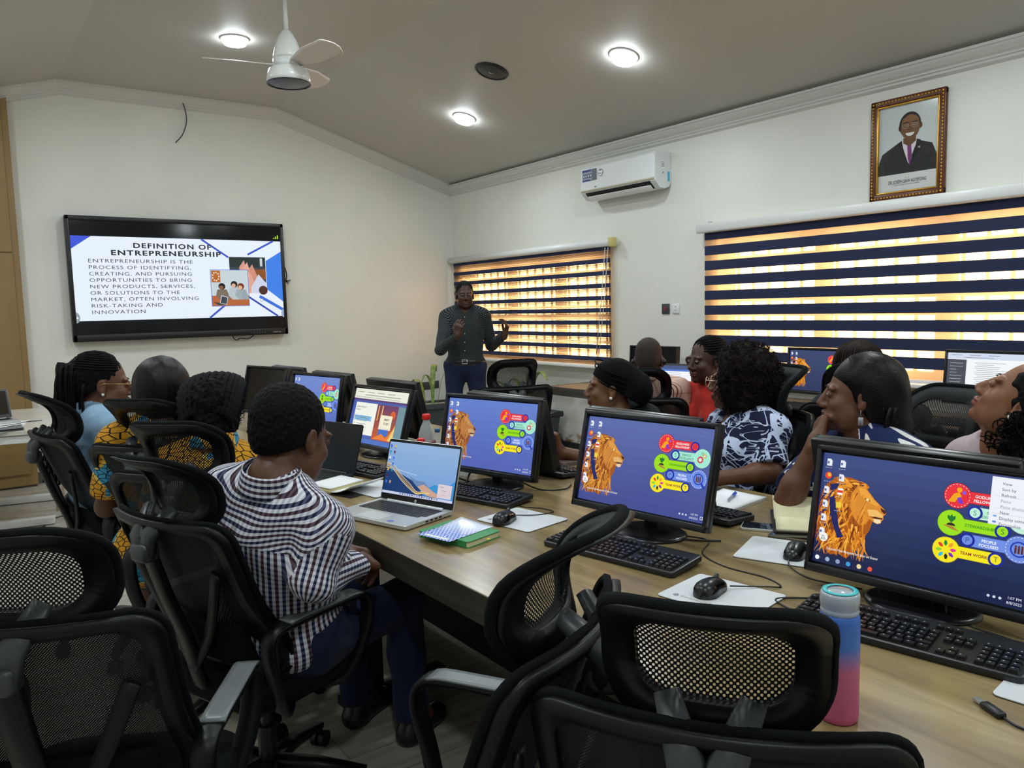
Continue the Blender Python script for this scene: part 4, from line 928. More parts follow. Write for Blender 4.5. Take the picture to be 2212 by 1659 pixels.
def browser_page():
    c = Canvas(SW, SH); c.rect(0, 0, SW, SH, '#e9ecdc', 0); c.rect(0, 0, SW, SH - .05, '#4a5fae', 1); c.rect(0, SH - .06, SW, SH - .05, '#5a3f74', 2)
    c.rect(.03, .04, .22, SH - .07, '#eff1e6', 3); c.rect(.22, .025, .4, SH - .07, '#7a3c58', 2)
    gradient(c, .22, .025, .4, SH - .07, '#6f3f66', '#c25a2c', 6, 3)
    for k in range(4): c.rect(.235 + k * .016, .12, .243 + k * .016, SH - .075, ['#e8b04c', '#8a3c2c', '#f0c878', '#7a3440'][k], 4)
    c.rect(.265, .08, .365, .15, '#f0ead0', 5); c.rect(.27, .05, .35, .085, '#3c6fc8', 5); c.poly([(.23, .03), (.3, .06), (.34, .04), (.38, .08), (.4, .03)], '#e8803c', 6); c.circ(.365, .155, .02, '#d8602c', 4)
    c.poly([(.36, .03), (.4, .11), (.4, .03)], '#e6cf7c', 7); c.rect(.4, .025, SW, SH - .07, '#6f8f9c', 2); c.text('SMART', .3, .125, .014, '#3a3a3a', 6, .02); c.text('STUDY', .3, .105, .014, '#3a3a3a', 6, .02)
    c.text('Create a sign-up in', .04, SH - .095, .012, '#4a4f4a', 4, .01); c.text('account', .04, SH - .11, .012, '#4a4f4a', 4, .01); c.rect(.035, SH - .16, .19, SH - .135, '#8fc4ee', 4)
    for k in range(3): c.rect(.042, SH - .155 + k * .007, .175, SH - .153 + k * .007, '#35506f', 5)
    for k in range(5): c.rect(.06, .06 + k * .016, .15, .062 + k * .016, '#7a7f78', 4); c.circ(.045, .061 + k * .016, .003, '#6a6f68', 4, 8)
    for k in range(4): c.rect(.02 + k * .09, SH - .018, .08 + k * .09, SH - .015, '#8b8f84', 2)
    c.rect(.09, SH - .032, .4, SH - .029, '#7a7e74', 2); c.rect(.01, SH - .043, .4, SH - .041, '#8b8f84', 2)
    c.rect(0, 0, SW, .022, '#4f74c0', 3)
    for k in range(3): c.circ(.012 + k * .022, .011, .005, ['#e8eef8', '#f0e8d0', '#c83c4c'][k], 4, 10)
    return c
def doc_page():
    c = Canvas(SW, SH, strength=1.0); c.rect(0, 0, SW, SH, '#f4f7fa', 0); c.rect(0, SH - .035, SW, SH, '#d3dcf0', 1); c.rect(0, 0, .105, SH - .038, '#4c5058', 2); c.rect(0, 0, SW, .012, '#3a4250', 3)
    r_ = random.Random(2)
    for k in range(10): c.rect(.015, SH - .06 - k * .018, .04 + r_.uniform(.01, .05), SH - .058 - k * .018, '#c3c8d0', 3)
    for k in range(17): x = .15 + (k % 3 == 1) * .012; c.rect(x, SH - .055 - k * .0105, x + r_.uniform(.06, .24), SH - .0532 - k * .0105, '#6a7078', 1)
    for k in range(3): c.rect(.02 + k * .1, SH - .014, .08 + k * .1, SH - .011, '#7d86a0', 2)
    c.rect(.09, SH - .027, .25, SH - .024, '#8790a8', 2)
    return c
YAW0 = -90
def left_mon(label, x, y, z, yaw, tilt, canvas):
    a = rad(YAW0 + yaw); f = Vector((-sin(a), cos(a), 0))
    return make_monitor(label, (x + 0.012, y, 0.75), a, rad(tilt), z - 0.75, canvas)
left_mon('monitor closest to the camera, lion wallpaper with an open white context menu', -3.29, -7.194, 0.946, 4.6, 11.8, wallpaper('#3a4a82', '#1b2348', 1.0, 0.0, True, True))
left_mon('monitor with lion wallpaper between the curled headrest and the afro woman', -3.339, -6.382, 0.965, 7.5, 14.3, wallpaper('#5a6aaa', '#434e92', 1.0, 0.08))
left_mon('monitor with lion wallpaper right behind the silver laptop', -3.324, -5.531, 0.959, 13.5, 11.5, wallpaper('#6480cc', '#5565b4', 1.0, 0.2))
left_mon('monitor showing a web page with an orange illustration', -3.349, -4.60, 0.938, 7, 17, browser_page())
left_mon('monitor with pale blue lion wallpaper above the head of the man in the checked shirt', -3.38, -3.90, 0.966, 10, 10, wallpaper('#7088cc', '#5e74c2', 1.0, 0.3, sidetext=False))
left_mon('switched off monitor at the far end of the long table', -3.40, -3.10, 0.97, 10, 14, None)
for x, y, lb in ((-3.055, -7.08, 'monitor seen from behind, back to back with the one showing the context menu'), (-3.055, -6.16, 'monitor seen from behind, poking up behind the middle lion wallpaper'),
              (-3.055, -5.36, 'monitor seen from behind, its grey top edge below the presenter'), (-3.055, -4.33, 'monitor seen from behind beside the red capped bottle'),
              (-3.055, -3.55, 'monitor seen from behind next to the pale blue lion wallpaper'), (-3.055, -2.80, 'monitor seen from behind at the far end of the long table')):
    make_monitor(lb, (x - 0.012, y, 0.75), rad(90 + 3), rad(13), 0.19, None)
make_monitor('monitor with small lion wallpaper on the brown wall desk', (-0.33, -5.08, 0.75), rad(-90), rad(4), 0.235, wallpaper('#3c4770', '#333b60', 1.0, 0.0, sidetext=False))
make_monitor('monitor with a white document page on the brown wall desk', (-0.33, -6.12, 0.75), rad(-92), rad(5), 0.25, doc_page())
make_monitor('switched off monitor standing past the bald man', (-0.3, -3.54, 0.75), rad(-86), rad(4), 0.21, None)
make_monitor('monitor half hidden behind the woman in the red top', (-0.3, -4.30, 0.75), rad(-90), rad(4), 0.2, None)

# ------------------------------------------------------------------ keyboards, mice, mats
LEG = mat('key_legend', '#8d9296', 0.5); KEYM = mat('key_black', '#131417', 0.35)
def make_keyboard(label, loc, rz):
    t = thing('keyboard', label, 'keyboard', loc, rz, 'black desktop keyboards')
    b = MB(); b.M = Matrix.Rotation(rad(4), 4, 'X')
    b.prism(rrect(0.452, 0.155, 0.014), 0.0, 0.017, None, 0.005); b.build('case', mat('keyboard_case', '#191b1e', 0.4), t, (0, 0, 0.005))
    k = MB(); k.M = Matrix.Rotation(rad(4), 4, 'X')
    def key(x, y, w, d=0.0165):
        z0, z1 = 0.022, 0.0285; q = 0.0022; vs = []
        for z, i in ((z0, 0.0004), (z1, q)): vs += [(x + i, y + i, z), (x + w - i, y + i, z), (x + w - i, y + d - i, z), (x + i, y + d - i, z)]
        k.add(vs, [(4, 5, 6, 7), (0, 1, 5, 4), (1, 2, 6, 5), (2, 3, 7, 6), (3, 0, 4, 7)], False)
        k.cur = 1; k.add([(x + w * .28, y + d * .52, z1 + .0003), (x + w * .28 + .0035, y + d * .52, z1 + .0003), (x + w * .28 + .0035, y + d * .74, z1 + .0003), (x + w * .28, y + d * .74, z1 + .0003)], [(0, 1, 2, 3)], False); k.cur = 0
    P_ = 0.0186; X0 = -0.217; Y = [-0.068, -0.0495, -0.031, -0.0125, 0.006]
    for i in range(16): key(X0 + i * P_ * 0.93 + (i > 0) * .01 + (i > 4) * .008 + (i > 8) * .008 + (i > 12) * 0.012, 0.037, 0.0155, 0.0135)
    for r in range(1, 5):
        off = [0, .012, .006, 0, 0][r]; n = [0, 11, 12, 13, 13][r]
        key(X0, Y[r], .0176 + off + (.012 if r < 3 else 0))
        x = X0 + .0186 + off + (.012 if r < 3 else 0)
        while x + .0186 < X0 + .262: key(x, Y[r], .0176); x += .0186
        key(x, Y[r], X0 + .279 - x)
    x = X0
    for w in (.0226, .0226, .0226, .112, .0226, .0226, .0226, .0226): key(x, Y[0], w); x += w + .0012
    for c_ in range(3):
        key(X0 + .29 + c_ * P_, Y[3], .0176); key(X0 + .29 + c_ * P_, Y[4], .0176); key(X0 + .29 + c_ * P_, Y[0], .0176)
    key(X0 + .29 + P_, Y[1], .0176)
    for c_ in range(4):
        for r in range(5): key(X0 + .358 + c_ * P_, Y[r], .0176)
    k.build('keys', [KEYM, LEG], t)
    b = MB()
    for s in (-1, 1): b.box((s * 0.18, 0.055, 0.005), (0.03, 0.012, 0.01), 0.002)
    b.build('foot', BLACK, t)
    return t
KB = make_keyboard('black keyboard closest to the camera, behind the pink and blue bottle', (-3.45, -7.26, 0.75), rad(-80))
for lb, x, y, a in (('black keyboard in front of the middle lion wallpaper monitor', -3.51, -6.47, -80), ('black keyboard right of the silver laptop', -3.44, -5.62, -76), ('black keyboard under the web page monitor', -3.56, -4.86, -79),
                    ('black keyboard beside the closed brown notebook', -2.95, -5.40, 92), ('black keyboard next to the spiral notepad', -3.02, -6.28, 95),
                    ('black keyboard below the small lion wallpaper on the brown wall desk', -0.47, -5.12, -90), ('black keyboard below the white document page', -0.5, -6.05, -90)):
    dup(KB, lb, (x, y, 0.75), rad(a))
GLOSS = mat('gloss_black', '#0c0d0f', 0.12, coat=0.4); MOUSEB = mat('mouse_black', '#17191b', 0.3)
def make_mouse(label, loc, rz, cord):
    t = thing('computer_mouse', label, 'mouse', loc, rz, 'black computer mice')
    def body(u, v):
        y = -0.057 + 0.114 * u; e = max(0.0, 1 - abs(2 * u - 1) ** 2.6) ** 0.5
        w = (0.031 + 0.003 * cos(2 * pi * (u - .1))) * e; hgt = (0.037 - 0.016 * max(0, u - 0.35) ** 1.2) * e ** 0.7
        a = pi * v; return (cos(a) * w, y, 0.002 + max(0, sin(a)) ** 0.75 * hgt)
    b = MB(); b.grid(body, 24, 16); b.build('body', MOUSEB, t)
    b = MB()
    for s in (0.0, 0.5):
        b.grid(lambda u, v: tuple(Vector(body(0.08 + 0.8 * u, s + 0.02 + 0.2 * v if s == 0 else 0.78 + 0.2 * v)) * 1.012), 16, 5)
    b.build('side_grip', GLOSS, t)
    b = MB(); b.cyl((-0.003, 0.03, 0.031), (0.003, 0.03, 0.031), 0.009, n=16); b.build('scroll_wheel', DGREY, t)
    b = MB(); b.tube([Vector(body(0.55 + 0.43 * k / 8, 0.5)) + Vector((0, 0, 0.0004)) for k in range(9)], 0.0007, 4); b.build('button_seam', BLACK, t)
    b = MB(); q = t.matrix_world; M = Matrix.Translation(loc) @ Matrix.Rotation(rz, 4, 'Z'); Mi = M.inverted()
    b.tube([Mi @ p for p in bez(cord, 8)], 0.0019, 6); b.build('cord', BLACK, t)
    return t
zt = 0.7535
make_mouse('black mouse by the green notebook on a white mat', (-3.565, -5.985, 0.754), rad(-62), [(-3.52, -5.955, 0.762), (-3.44, -5.99, zt + .002), (-3.37, -6.0, zt + .002), (-3.36, -5.93, zt - .0015), (-3.40, -5.85, zt - .0015), (-3.34, -5.8, zt - .0015), (-3.28, -5.74, zt - .0015)])
make_mouse('black mouse nearest the camera on a white mat behind the netted headrest', (-3.555, -6.835, 0.754), rad(-78), [(-3.50, -6.85, 0.762), (-3.42, -6.9, zt + .002), (-3.385, -6.915, zt - .0015), (-3.36, -6.85, zt - .0015), (-3.37, -6.73, zt - .0015), (-3.33, -6.62, zt - .0015), (-3.22, -6.55, zt - .0015), (-3.24, -6.46, zt - .0015)])
make_mouse('black mouse upside down to the camera, next to the phones', (-3.155, -6.80, 0.754), rad(112), [(-3.215, -6.82, 0.762), (-3.25, -6.85, zt + .002), (-3.28, -6.93, zt - .0015), (-3.25, -7.05, zt - .0015)])
make_mouse('small black mouse on the brown wall desk', (-0.45, -6.38, 0.754), rad(-90), [(-0.39, -6.38, 0.762), (-0.33, -6.4, zt - .0015), (-0.25, -6.38, zt - .0015)])
def mouse_mat(label, loc, rz, w=0.24, d=0.2, txt=None, ty=-0.075):
    t = thing('mouse_mat', label, 'mouse mat', loc, rz, 'white mouse mats')
    b = MB(); b.prism(rrect(w, d, 0.012), 0.0, 0.003); b.build('mat', mat('mat_white', '#d9dde0', 0.45), t)
    b = MB(); b.prism(rrect(w + .0006, d + .0006, 0.012), 0.0, 0.0012); b.build('rubber_backing', BLACK, t)
    if txt:
        c = Canvas(w, d, lit=False); c.text(txt, 0.0, 0, .015, '#b9b08f', 1, 0.0, 'L', 1.1, .085); c.poly([(-.022, .002), (-.013, -.003), (-.004, .002), (-.013, .008)], '#8d8f92', 1); c.poly([(-.02, .008), (-.013, .004), (-.006, .008), (-.013, .013)], '#a3a5a8', 2)
        c.build('print', t, (-w / 2 + .05, ty, 0.0033), (rad(-90), 0, 0))
    return t
mouse_mat('white mouse mat right of the green notebook', (-3.50, -5.995, 0.7505), rad(-80), txt='KristeLJob')
mouse_mat('white mouse mat under the mouse nearest the camera', (-3.545, -6.86, 0.7505), rad(-81), txt='KristeLJob')
mouse_mat('white mouse mat with faint printed lettering near the phones', (-3.14, -6.765, 0.7505), rad(112), 0.25, 0.22, txt='KristeLJob', ty=-0.09)
mouse_mat('white mouse mat half hidden behind the silver laptop', (-3.66, -5.25, 0.7505), rad(-80))
mouse_mat('white mouse mat cut by the right edge beside the nearest keyboard', (-3.45, -7.58, 0.7505), rad(-84))
mouse_mat('pale mouse mat on the brown wall desk', (-0.47, -6.32, 0.7505), rad(-90), 0.24, 0.2)

# ------------------------------------------------------------------ laptops
def make_laptop(label, loc, rz, tilt, canvas, shell, w=0.357, d=0.235, h=0.225, keys=True, lid=None, bez_=None):
    t = thing('laptop', label, 'laptop', loc, rz, 'open laptops'); lid = lid or shell; bez_ = bez_ or BLACK2
    b = MB(); b.prism(rrect(w, d, 0.012), 0.003, 0.017, None, 0.002); b.build('base', shell, t)
    b = MB(); b.prism(rrect(w - .01, d - .01, 0.012), 0.0, 0.004); b.build('underside', BLACK, t)
    if keys:
        b = MB()
        for r in range(6):
            n = 15 if r else 5; y = -0.015 + r * 0.0178; wd = (w - .05) / 15
            x = -w / 2 + .025
            for k in range(15):
                ww = wd if r else [wd * 1.2, wd, wd, wd * 5, wd, wd, wd, wd, wd, wd][min(k, 9)]
                if x + ww > w / 2 - .024: break
                b.box((x + ww / 2, y + .008, .0178), (ww - .0022, .0155, .0016), 0, smooth=False); x += ww
        b.build('keys', KEYM, t)
        b = MB(); b.prism(rrect(.115, .07, .004, cx=-.015, cy=-.07), 0.0168, 0.0174); b.build('touchpad', mat('touchpad', '#c4c9ca', 0.3), t)
    Mt = Matrix.Translation((0, d / 2 - .004, .016)) @ Matrix.Rotation(-tilt, 4, 'X')
    b = MB(); b.M = Mt; b.prism(rrect(w, h, 0.01, cy=h / 2), -0.007, -0.0015, Matrix(((1, 0, 0, 0), (0, 0, -1, 0), (0, 1, 0, 0), (0, 0, 0, 1))), 0.0015); b.build('lid', lid, t)
    b = MB(); b.M = Mt; b.prism(rrect(w - .003, h - .003, 0.009, cy=h / 2), -0.0015, 0.0, Matrix(((1, 0, 0, 0), (0, 0, -1, 0), (0, 1, 0, 0), (0, 0, 0, 1)))); b.build('bezel', bez_, t)
    if canvas: o = canvas.build('screen', t); o.matrix_local = Mt @ Matrix.Translation((-canvas.w / 2, -0.0006, (h - canvas.h) / 2 + .006))
    b = MB(); b.cyl((-w * .38, d / 2 - .006, .015), (w * .38, d / 2 - .006, .015), .006, n=12); b.build('hinge', BLACK if shell is not ALU else ALU, t)
    return t
c = Canvas(.343, .19); gradient(c, 0, 0, .343, .19, '#8fb0d8', '#6f9cd4', 12)
c.poly([(0, .02), (0, .1), (.05, .085), (.1, .07), (.15, .055), (.22, .03), (.27, .012), (.27, .008), (0, .008)], '#15386f', 1); c.poly([(.2, .03), (.25, .055), (.3, .05), (.343, .075), (.343, .01), (.2, .01)], '#3a8fd0', 1)
c.poly([(.12, .075), (.16, .06), (.2, .06), (.24, .03), (.23, .01), (.2, .02), (.15, .05)], '#6a87b0', 2); c.poly([(.17, .04), (.2, .05), (.25, .03), (.28, .02), (.27, .01), (.22, .012)], '#c9a08c', 3)
for k, (o, cc) in enumerate(((0, '#e0b85a'), (.006, '#b99a55'), (-.005, '#f0dca0'), (.012, '#d8c7a0'))): c.line([(p.x, p.y) for p in bez([(0, .098 + o, 0), (.04, .092 + o, 0), (.085, .06 + o, 0), (.13, .035 + o, 0), (.17, .016 + o * .5, 0), (.2, .02 + o * .4, 0), (.235, .022, 0)], 5)], .0022, cc, 4 + k)
c.line([(.06, .09), (.16, .078)], .0012, '#dfe6ee', 4)
c.rect(0, 0, .343, .009, '#c8cee6', 9)
for k in range(16): c.rect(.09 + k * .012, .003, .096 + k * .012, .0075, ['#3c5fd0', '#202840', '#7a8098', '#4a78e0'][k % 4], 10)
c.rect(.27, .012, .335, .06, '#d9cdd4', 9); c.rect(.28, .05, .296, .052, '#8a8490', 10); c.rect(.29, .038, .31, .0395, '#8a8490', 10); c.rect(.29, .022, .315, .0235, '#c89a90', 10)
r_ = random.Random(9)
for i in range(7):
    for j in range(2):
        if j and i in (5,): continue
        c.rect(.008 + j * .02, .17 - i * .022, .016 + j * .02, .179 - i * .022, ['#3c5fd0', '#e0b048', '#2a8fb0', '#5a1f28', '#e8e4e0', '#3c74e8', '#d0a078'][(i * 2 + j) % 7], 8); c.rect(.007 + j * .02, .166 - i * .022, .018 + j * .02, .1675 - i * .022, '#4a5f8a', 8)
LT = make_laptop('open silver laptop with blue wallpaper in front of the man in the checked shirt', (-3.808, -5.655, 0.75), rad(-73), rad(16), c, ALU)
cc = Canvas(.02, .02, lit=False); cc.circ(0, 0, .0055, '#d9dcde', 1); cc.text('hp', 0, -.0025, .008, '#2a2c30', 2, 0, 'C'); o = cc.build('maker_badge', LT)
o.matrix_local = Matrix.Translation((0, .1135, .016)) @ Matrix.Rotation(rad(-16), 4, 'X') @ Matrix.Translation((0, -.0007, .0105))
cc = Canvas(.02, .02, lit=False); cc.rect(0, 0, .022, .014, '#3f6fc0', 1); cc.rect(.003, .004, .019, .006, '#cfdcf2', 2); o = cc.build('palm_sticker', LT, (.075, -.1, .0175), (rad(-90), 0, 0))
b = MB()
for k in range(4): b.box((.1787, .05 - k * .022, .010), (.001, .013, .0055))
b.build('side_port', BLACK, LT)
DKSH = mat('laptop_dark', '#1c1e21', 0.35)
make_laptop('dark laptop with a blank screen beyond the man in the checked shirt', (-3.80, -4.86, 0.75), rad(-74), rad(17), None, DKSH, .34, .23, .215)
make_laptop('dark laptop with a blank screen beyond the woman with thick black plaits', (-3.66, -3.95, 0.75), rad(-70), rad(18), None, DKSH, .36, .24, .23)
c = Canvas(.32, .18); c.rect(0, 0, .32, .18, '#eef2f8', 0); c.rect(0, .15, .32, .18, '#3c4c7c', 1); c.rect(0, .135, .32, .15, '#4a72c8', 2); c.rect(.2, .02, .3, .06, '#23262c', 2)
for k in range(7): c.rect(.03, .12 - k * .014, .2, .122 - k * .014, '#9aa3b4', 2)
make_laptop('laptop with a white page in front of the bald man', (-0.50, -3.87, 0.75), rad(-80), rad(14), c, DKSH)
c = Canvas(.3, .17); gradient(c, 0, 0, .3, .17, '#c9b0bc', '#6f4f48', 6); c.rect(.03, .02, .14, .09, '#7a5648', 2)
make_laptop('silver laptop with a pinkish screen under the face of the woman at the right edge', (-0.62, -6.42, 0.75), rad(-152), rad(30), c, ALU, .32, .22, .21)
c = Canvas(.3, .17); c.rect(0, 0, .3, .17, glow('#221d16', 1.0, .1), 0)
make_laptop('silver laptop with a dark screen on the white framed table', (-4.80, -1.62, 0.75), rad(10), rad(20), c, ALU, .33, .23, .215)
c = Canvas(.3, .17); c.rect(0, 0, .3, .17, '#55524c', 0); c.line([(p.x, p.y) for p in bez([(.02, .1, 0), (.1, .14, 0), (.2, .08, 0), (.28, .12, 0)], 6)], .004, '#1c1a18', 1)
make_laptop('laptop on the white framed table cut by the left edge of the picture', (-5.0, -1.85, 0.75), rad(62), rad(14), c, ALU, .33, .23, .215)

# ------------------------------------------------------------------ books, papers, phones, bottles
PAPER = mat('paper_white', '#e9ebea', 0.7); CREAM = mat('paper_cream', '#e6dfb8', 0.7)
def book(name, label, cat, loc, rz, w, d, h, cover, pages, group=None, marker=None):
    t = thing(name, label, cat, loc, rz, group)
    b = MB()
    for z in (0.001, h - 0.001): b.prism(rrect(w, d, 0.008), z - .0012, z + .0012)
    b.box((-w / 2 + .001, 0, h / 2), (.002, d - .02, h)); b.build('cover', cover, t)
    b = MB(); b.prism(rrect(w - .008, d - .008, 0.006), .0022, h - .0022); b.build('pages', pages, t)
    return t
GREEN = mat('green_cover', '#2f8a4c', 0.5)
t = book('notebook', 'green hardcover notebook under a blue magazine', 'notebook', (-3.765, -6.02, 0.75), rad(-76), .15, .215, .02, GREEN, CREAM)
b = MB(); b.prism([(.0, -.112), (.012, -.112), (.006, -.125)], .012, .0125); b.build('page_marker', mat('marker_yellow', '#e6e018', 0.5), t)
b = MB(); b.tube(bez([(.078, -.06, .003), (.09, .0, .001), (.088, .06, .001), (.1, .1, .001)], 6), .003, 6, flat=(1.6, .4)); b.build('elastic_band', GREEN, t)
t.rotation_euler = (0, 0, rad(14))
t = thing('magazine', 'curled magazine with a blue grid cover on the green notebook', 'magazine', (-3.775, -6.015, 0.7705), rad(14))
mm, nt, mb_ = new_mat('magazine_cover'); tc = N(nt, 'ShaderNodeTexCoord'); mp = N(nt, 'ShaderNodeMapping'); mp.inputs['Scale'].default_value = (20, 20, 1); mp.inputs['Rotation'].default_value = (0, 0, 0.5); L(nt, tc, 'Object', mp, 'Vector')
br = N(nt, 'ShaderNodeTexBrick', i_Scale=1.0, offset=0.5); br.inputs['Color1'].default_value = lin('#2f4ec8'); br.inputs['Color2'].default_value = lin('#4a70dc'); br.inputs['Mortar'].default_value = lin('#dfe8f6'); br.inputs['Mortar Size'].default_value = .035; br.inputs['Brick Width'].default_value = .25; br.inputs['Row Height'].default_value = .25; L(nt, mp, 'Vector', br, 'Vector')
sp = N(nt, 'ShaderNodeSeparateXYZ'); L(nt, tc, 'Object', sp, 'Vector'); mr = N(nt, 'ShaderNodeMapRange', i_1=-.03, i_2=.085); L(nt, sp, 'X', mr, 0)
mx = N(nt, 'ShaderNodeMix', data_type='RGBA'); L(nt, mr, 0, mx, 0); L(nt, br, 'Color', mx, 6); mx.inputs[7].default_value = lin('#e4e9f2'); L(nt, mx, 2, mb_, 'Base Color'); mb_.inputs['Roughness'].default_value = .25
b = MB(); b.grid(lambda u, v: ((u - .5) * .2, (v - .5) * .14, .002 + .014 * max(0, u - .55) * 2 * max(0, v - .3)), 14, 8, thick=.0016); b.build('cover', mm, t)
b = MB(); b.grid(lambda u, v: (-.092 + .012 * u, -.055 + .1 * v, .0026), 1, 1); b.build('title_strip', PAPER, t)
t = thing('notepad', 'white spiral notepad with faint handwriting lying open on the right half of the table', 'notepad', (-2.805, -6.285, 0.75), rad(8))
b = MB(); b.prism(rrect(.245, .18, .006), 0, .009); b.build('pages', PAPER, t)
b = MB(); b.grid(lambda u, v: (-.12 + .24 * u, -.085 + .17 * v, .0095 + .03 * max(0, u - .55) ** 2 * max(0, v - .2)), 12, 8, thick=.0006); b.build('top_sheet', mat('paper_bright', '#f1f3f4', .7), t)
b = MB()
for k in range(26): b.tube([( -.11 + k * .0088 + .0, -.09 + .004 * sin(a), .005 + .006 * cos(a)) for a in np.linspace(0, 2 * pi, 9)[:-1]], .0007, 4, closed=True)
b.build('wire_spiral', mat('wire_white', '#d4d8da', .3), t)
def pen(label, a, z, loc, rz, c1, c2):
    t = thing('pen', label, 'pen', loc, rz); b = MB(); b.cyl((-.07, 0, .005), (.03, 0, .005), .0046, n=12); b.cyl((.03, 0, .005), (.045, 0, .005), .0046, .001, n=12); b.build('barrel', c1, t)
    b = MB(); b.cyl((-.072, 0, .005), (-.025, 0, .005), .0054, n=12); b.box((-.05, 0, .0112), (.04, .003, .0015)); b.build('cap', c2, t); return t
pen('blue capped ballpoint pen resting on the spiral notepad', 0, 0, (-2.80, -6.30, 0.7625), rad(205), mat('pen_grey', '#9aa4b4', .25), mat('pen_blue', '#2a4fc0', .3))
t = thing('open_book', 'open cream paged notebook on a black cover by the phones', 'notebook', (-2.865, -6.63, 0.7585), rad(38))
b = MB(); b.prism(rrect(.27, .185, .008), 0, .0025); b.build('cover', mat('book_black', '#17130f', .5), t)
for s in (-1, 1):
    b = MB(); b.grid(lambda u, v: (s * (.004 + .124 * u), (v - .5) * .17, .0026 + .016 * (sin(pi * min(1, u * 1.1)) ** .7) + (.05 * u ** 2 if s > 0 else 0)), 14, 6, thick=.009 if s < 0 else .003); b.build('page_block', CREAM, t)
b = MB(); b.box((0, -.09, .006), (.008, .02, .006), .002); b.build('spine', mat('spine_brown', '#4a2a18', .5), t)
def phone(label, loc, rz, body, tilt=0):
    t = thing('mobile_phone', label, 'phone', loc, rz); b = MB(); b.prism(rrect(.075, .155, .01), 0, .0085, None, .002); b.build('body', body, t)
    b = MB(); b.prism(rrect(.069, .149, .008), .0086, .0089); b.build('screen', mat('phone_glass', '#0b0c0e', .06), t); return t
phone('white edged mobile phone under the open cream notebook', (-2.985, -6.585, 0.75), rad(30), mat('phone_white', '#d8d8d6', .3))
phone('mobile phone in a worn clear case in front of the open cream notebook', (-3.0, -6.70, 0.75), rad(22), mat('phone_case', '#6a604c', .35))
book('notebook', 'closed brown notebook on the far half of the long table', 'notebook', (-2.72, -5.36, 0.75), rad(80), .15, .21, .014, mat('brown_cover', '#7d6a62', .5), PAPER)
t = thing('paper_stack', 'small stack of loose white papers behind the lion wallpaper monitor', 'papers', (-2.80, -5.16, 0.75), rad(20))
b = MB()
for k in range(5): b.box((.006 * k, .004 * (k % 3), .002 + .0035 * k), (.17, .23, .0012), rot=Matrix.Rotation(rad(4 * k), 4, 'Z'))
b.build('sheets', PAPER, t)
t = thing('open_book', 'thick open diary with pale pages beside the face of the man in the checked shirt', 'notebook', (-3.765, -5.175, 0.75), rad(-70))
b = MB(); b.prism(rrect(.25, .19, .006), 0, .003); b.build('cover', mat('diary_black', '#1a1b1f', .5), t)
b = MB(); b.grid(lambda u, v: (-.12 + .125 * u, (v - .5) * .18, .028 - .006 * u), 8, 4, thick=.025); b.build('page_block', mat('diary_pages', '#d8cf98', .7), t)
b = MB(); b.grid(lambda u, v: (-.122 + .13 * u, (v - .5) * .184, .03 - .006 * u), 8, 4, thick=.0015); b.grid(lambda u, v: (.005 + .115 * u, (v - .5) * .18, .012 + .035 * u * u), 8, 4, thick=.003); b.build('open_page', PAPER, t)
t = thing('notebook', 'open pale notebook on the brown wall desk beside the afro woman', 'notebook', (-0.55, -4.87, 0.75), rad(20))
b = MB(); b.prism(rrect(.2, .15, .006), 0, .016); b.build('pages', CREAM, t); b = MB(); b.prism(rrect(.206, .155, .006), -.0, .002); b.build('cover', PAPER, t)
CLEAR = mat('clear_plastic', '#e6eef0', .08, alpha=.35); 
def bottle(label, loc, capm, labm, s=1.0):
    t = thing('water_bottle', label, 'bottle', loc, 0, 'small plastic water bottles', s)
    b = MB(); b.lathe([(.026, 0), (.031, .004), (.032, .03), (.0305, .04), (.032, .05), (.032, .11), (.03, .135), (.022, .16), (.013, .178), (.0125, .192)], 24); b.build('bottle_body', CLEAR, t)
    b = MB(); b.lathe([(.0325, .055), (.0325, .105)], 24, cap=False); b.build('paper_label', labm, t)
    b = MB(); b.lathe([(.0145, .186), (.0155, .188), (.0155, .204), (.014, .206), (0, .206)], 20, cap=False); b.build('cap', capm, t); return t
REDC = mat('cap_red', '#d8201c', .4); b1 = bottle('red capped water bottle standing taller between the two screens', (-3.31, -5.04, 0.75), REDC, mat('label_red', '#b8282e', .4), 1.2)
bottle('red capped bottle just above the silver laptop lid', (-3.52, -5.36, 0.75), REDC, mat('label_blue', '#2a5fa8', .4), 0.98)
t = bottle('blue capped bottle behind the red capped one', (-3.22, -4.98, 0.75), mat('cap_blue', '#2a5f94', .4), MATS['label_blue'], .8)
t = thing('flyer', 'white printed flyer leaning behind the silver laptop', 'flyer', (-3.30, -5.27, 0.75), rad(-60))
c = Canvas(.12, .16, lit=False); c.rect(0, 0, .12, .16, '#d8dcd8', 0)
for k in range(9): c.rect(.012, .14 - k * .014, .1, .145 - k * .014, '#8f9694', 1)
c.build('print', t, (-.06, 0, .004), (rad(-20), 0, 0)); b = MB(); b.box((0, .0285, .078), (.12, .001, .16), rot=Matrix.Rotation(rad(-20), 4, 'X')); b.build('sheet', PAPER, t)
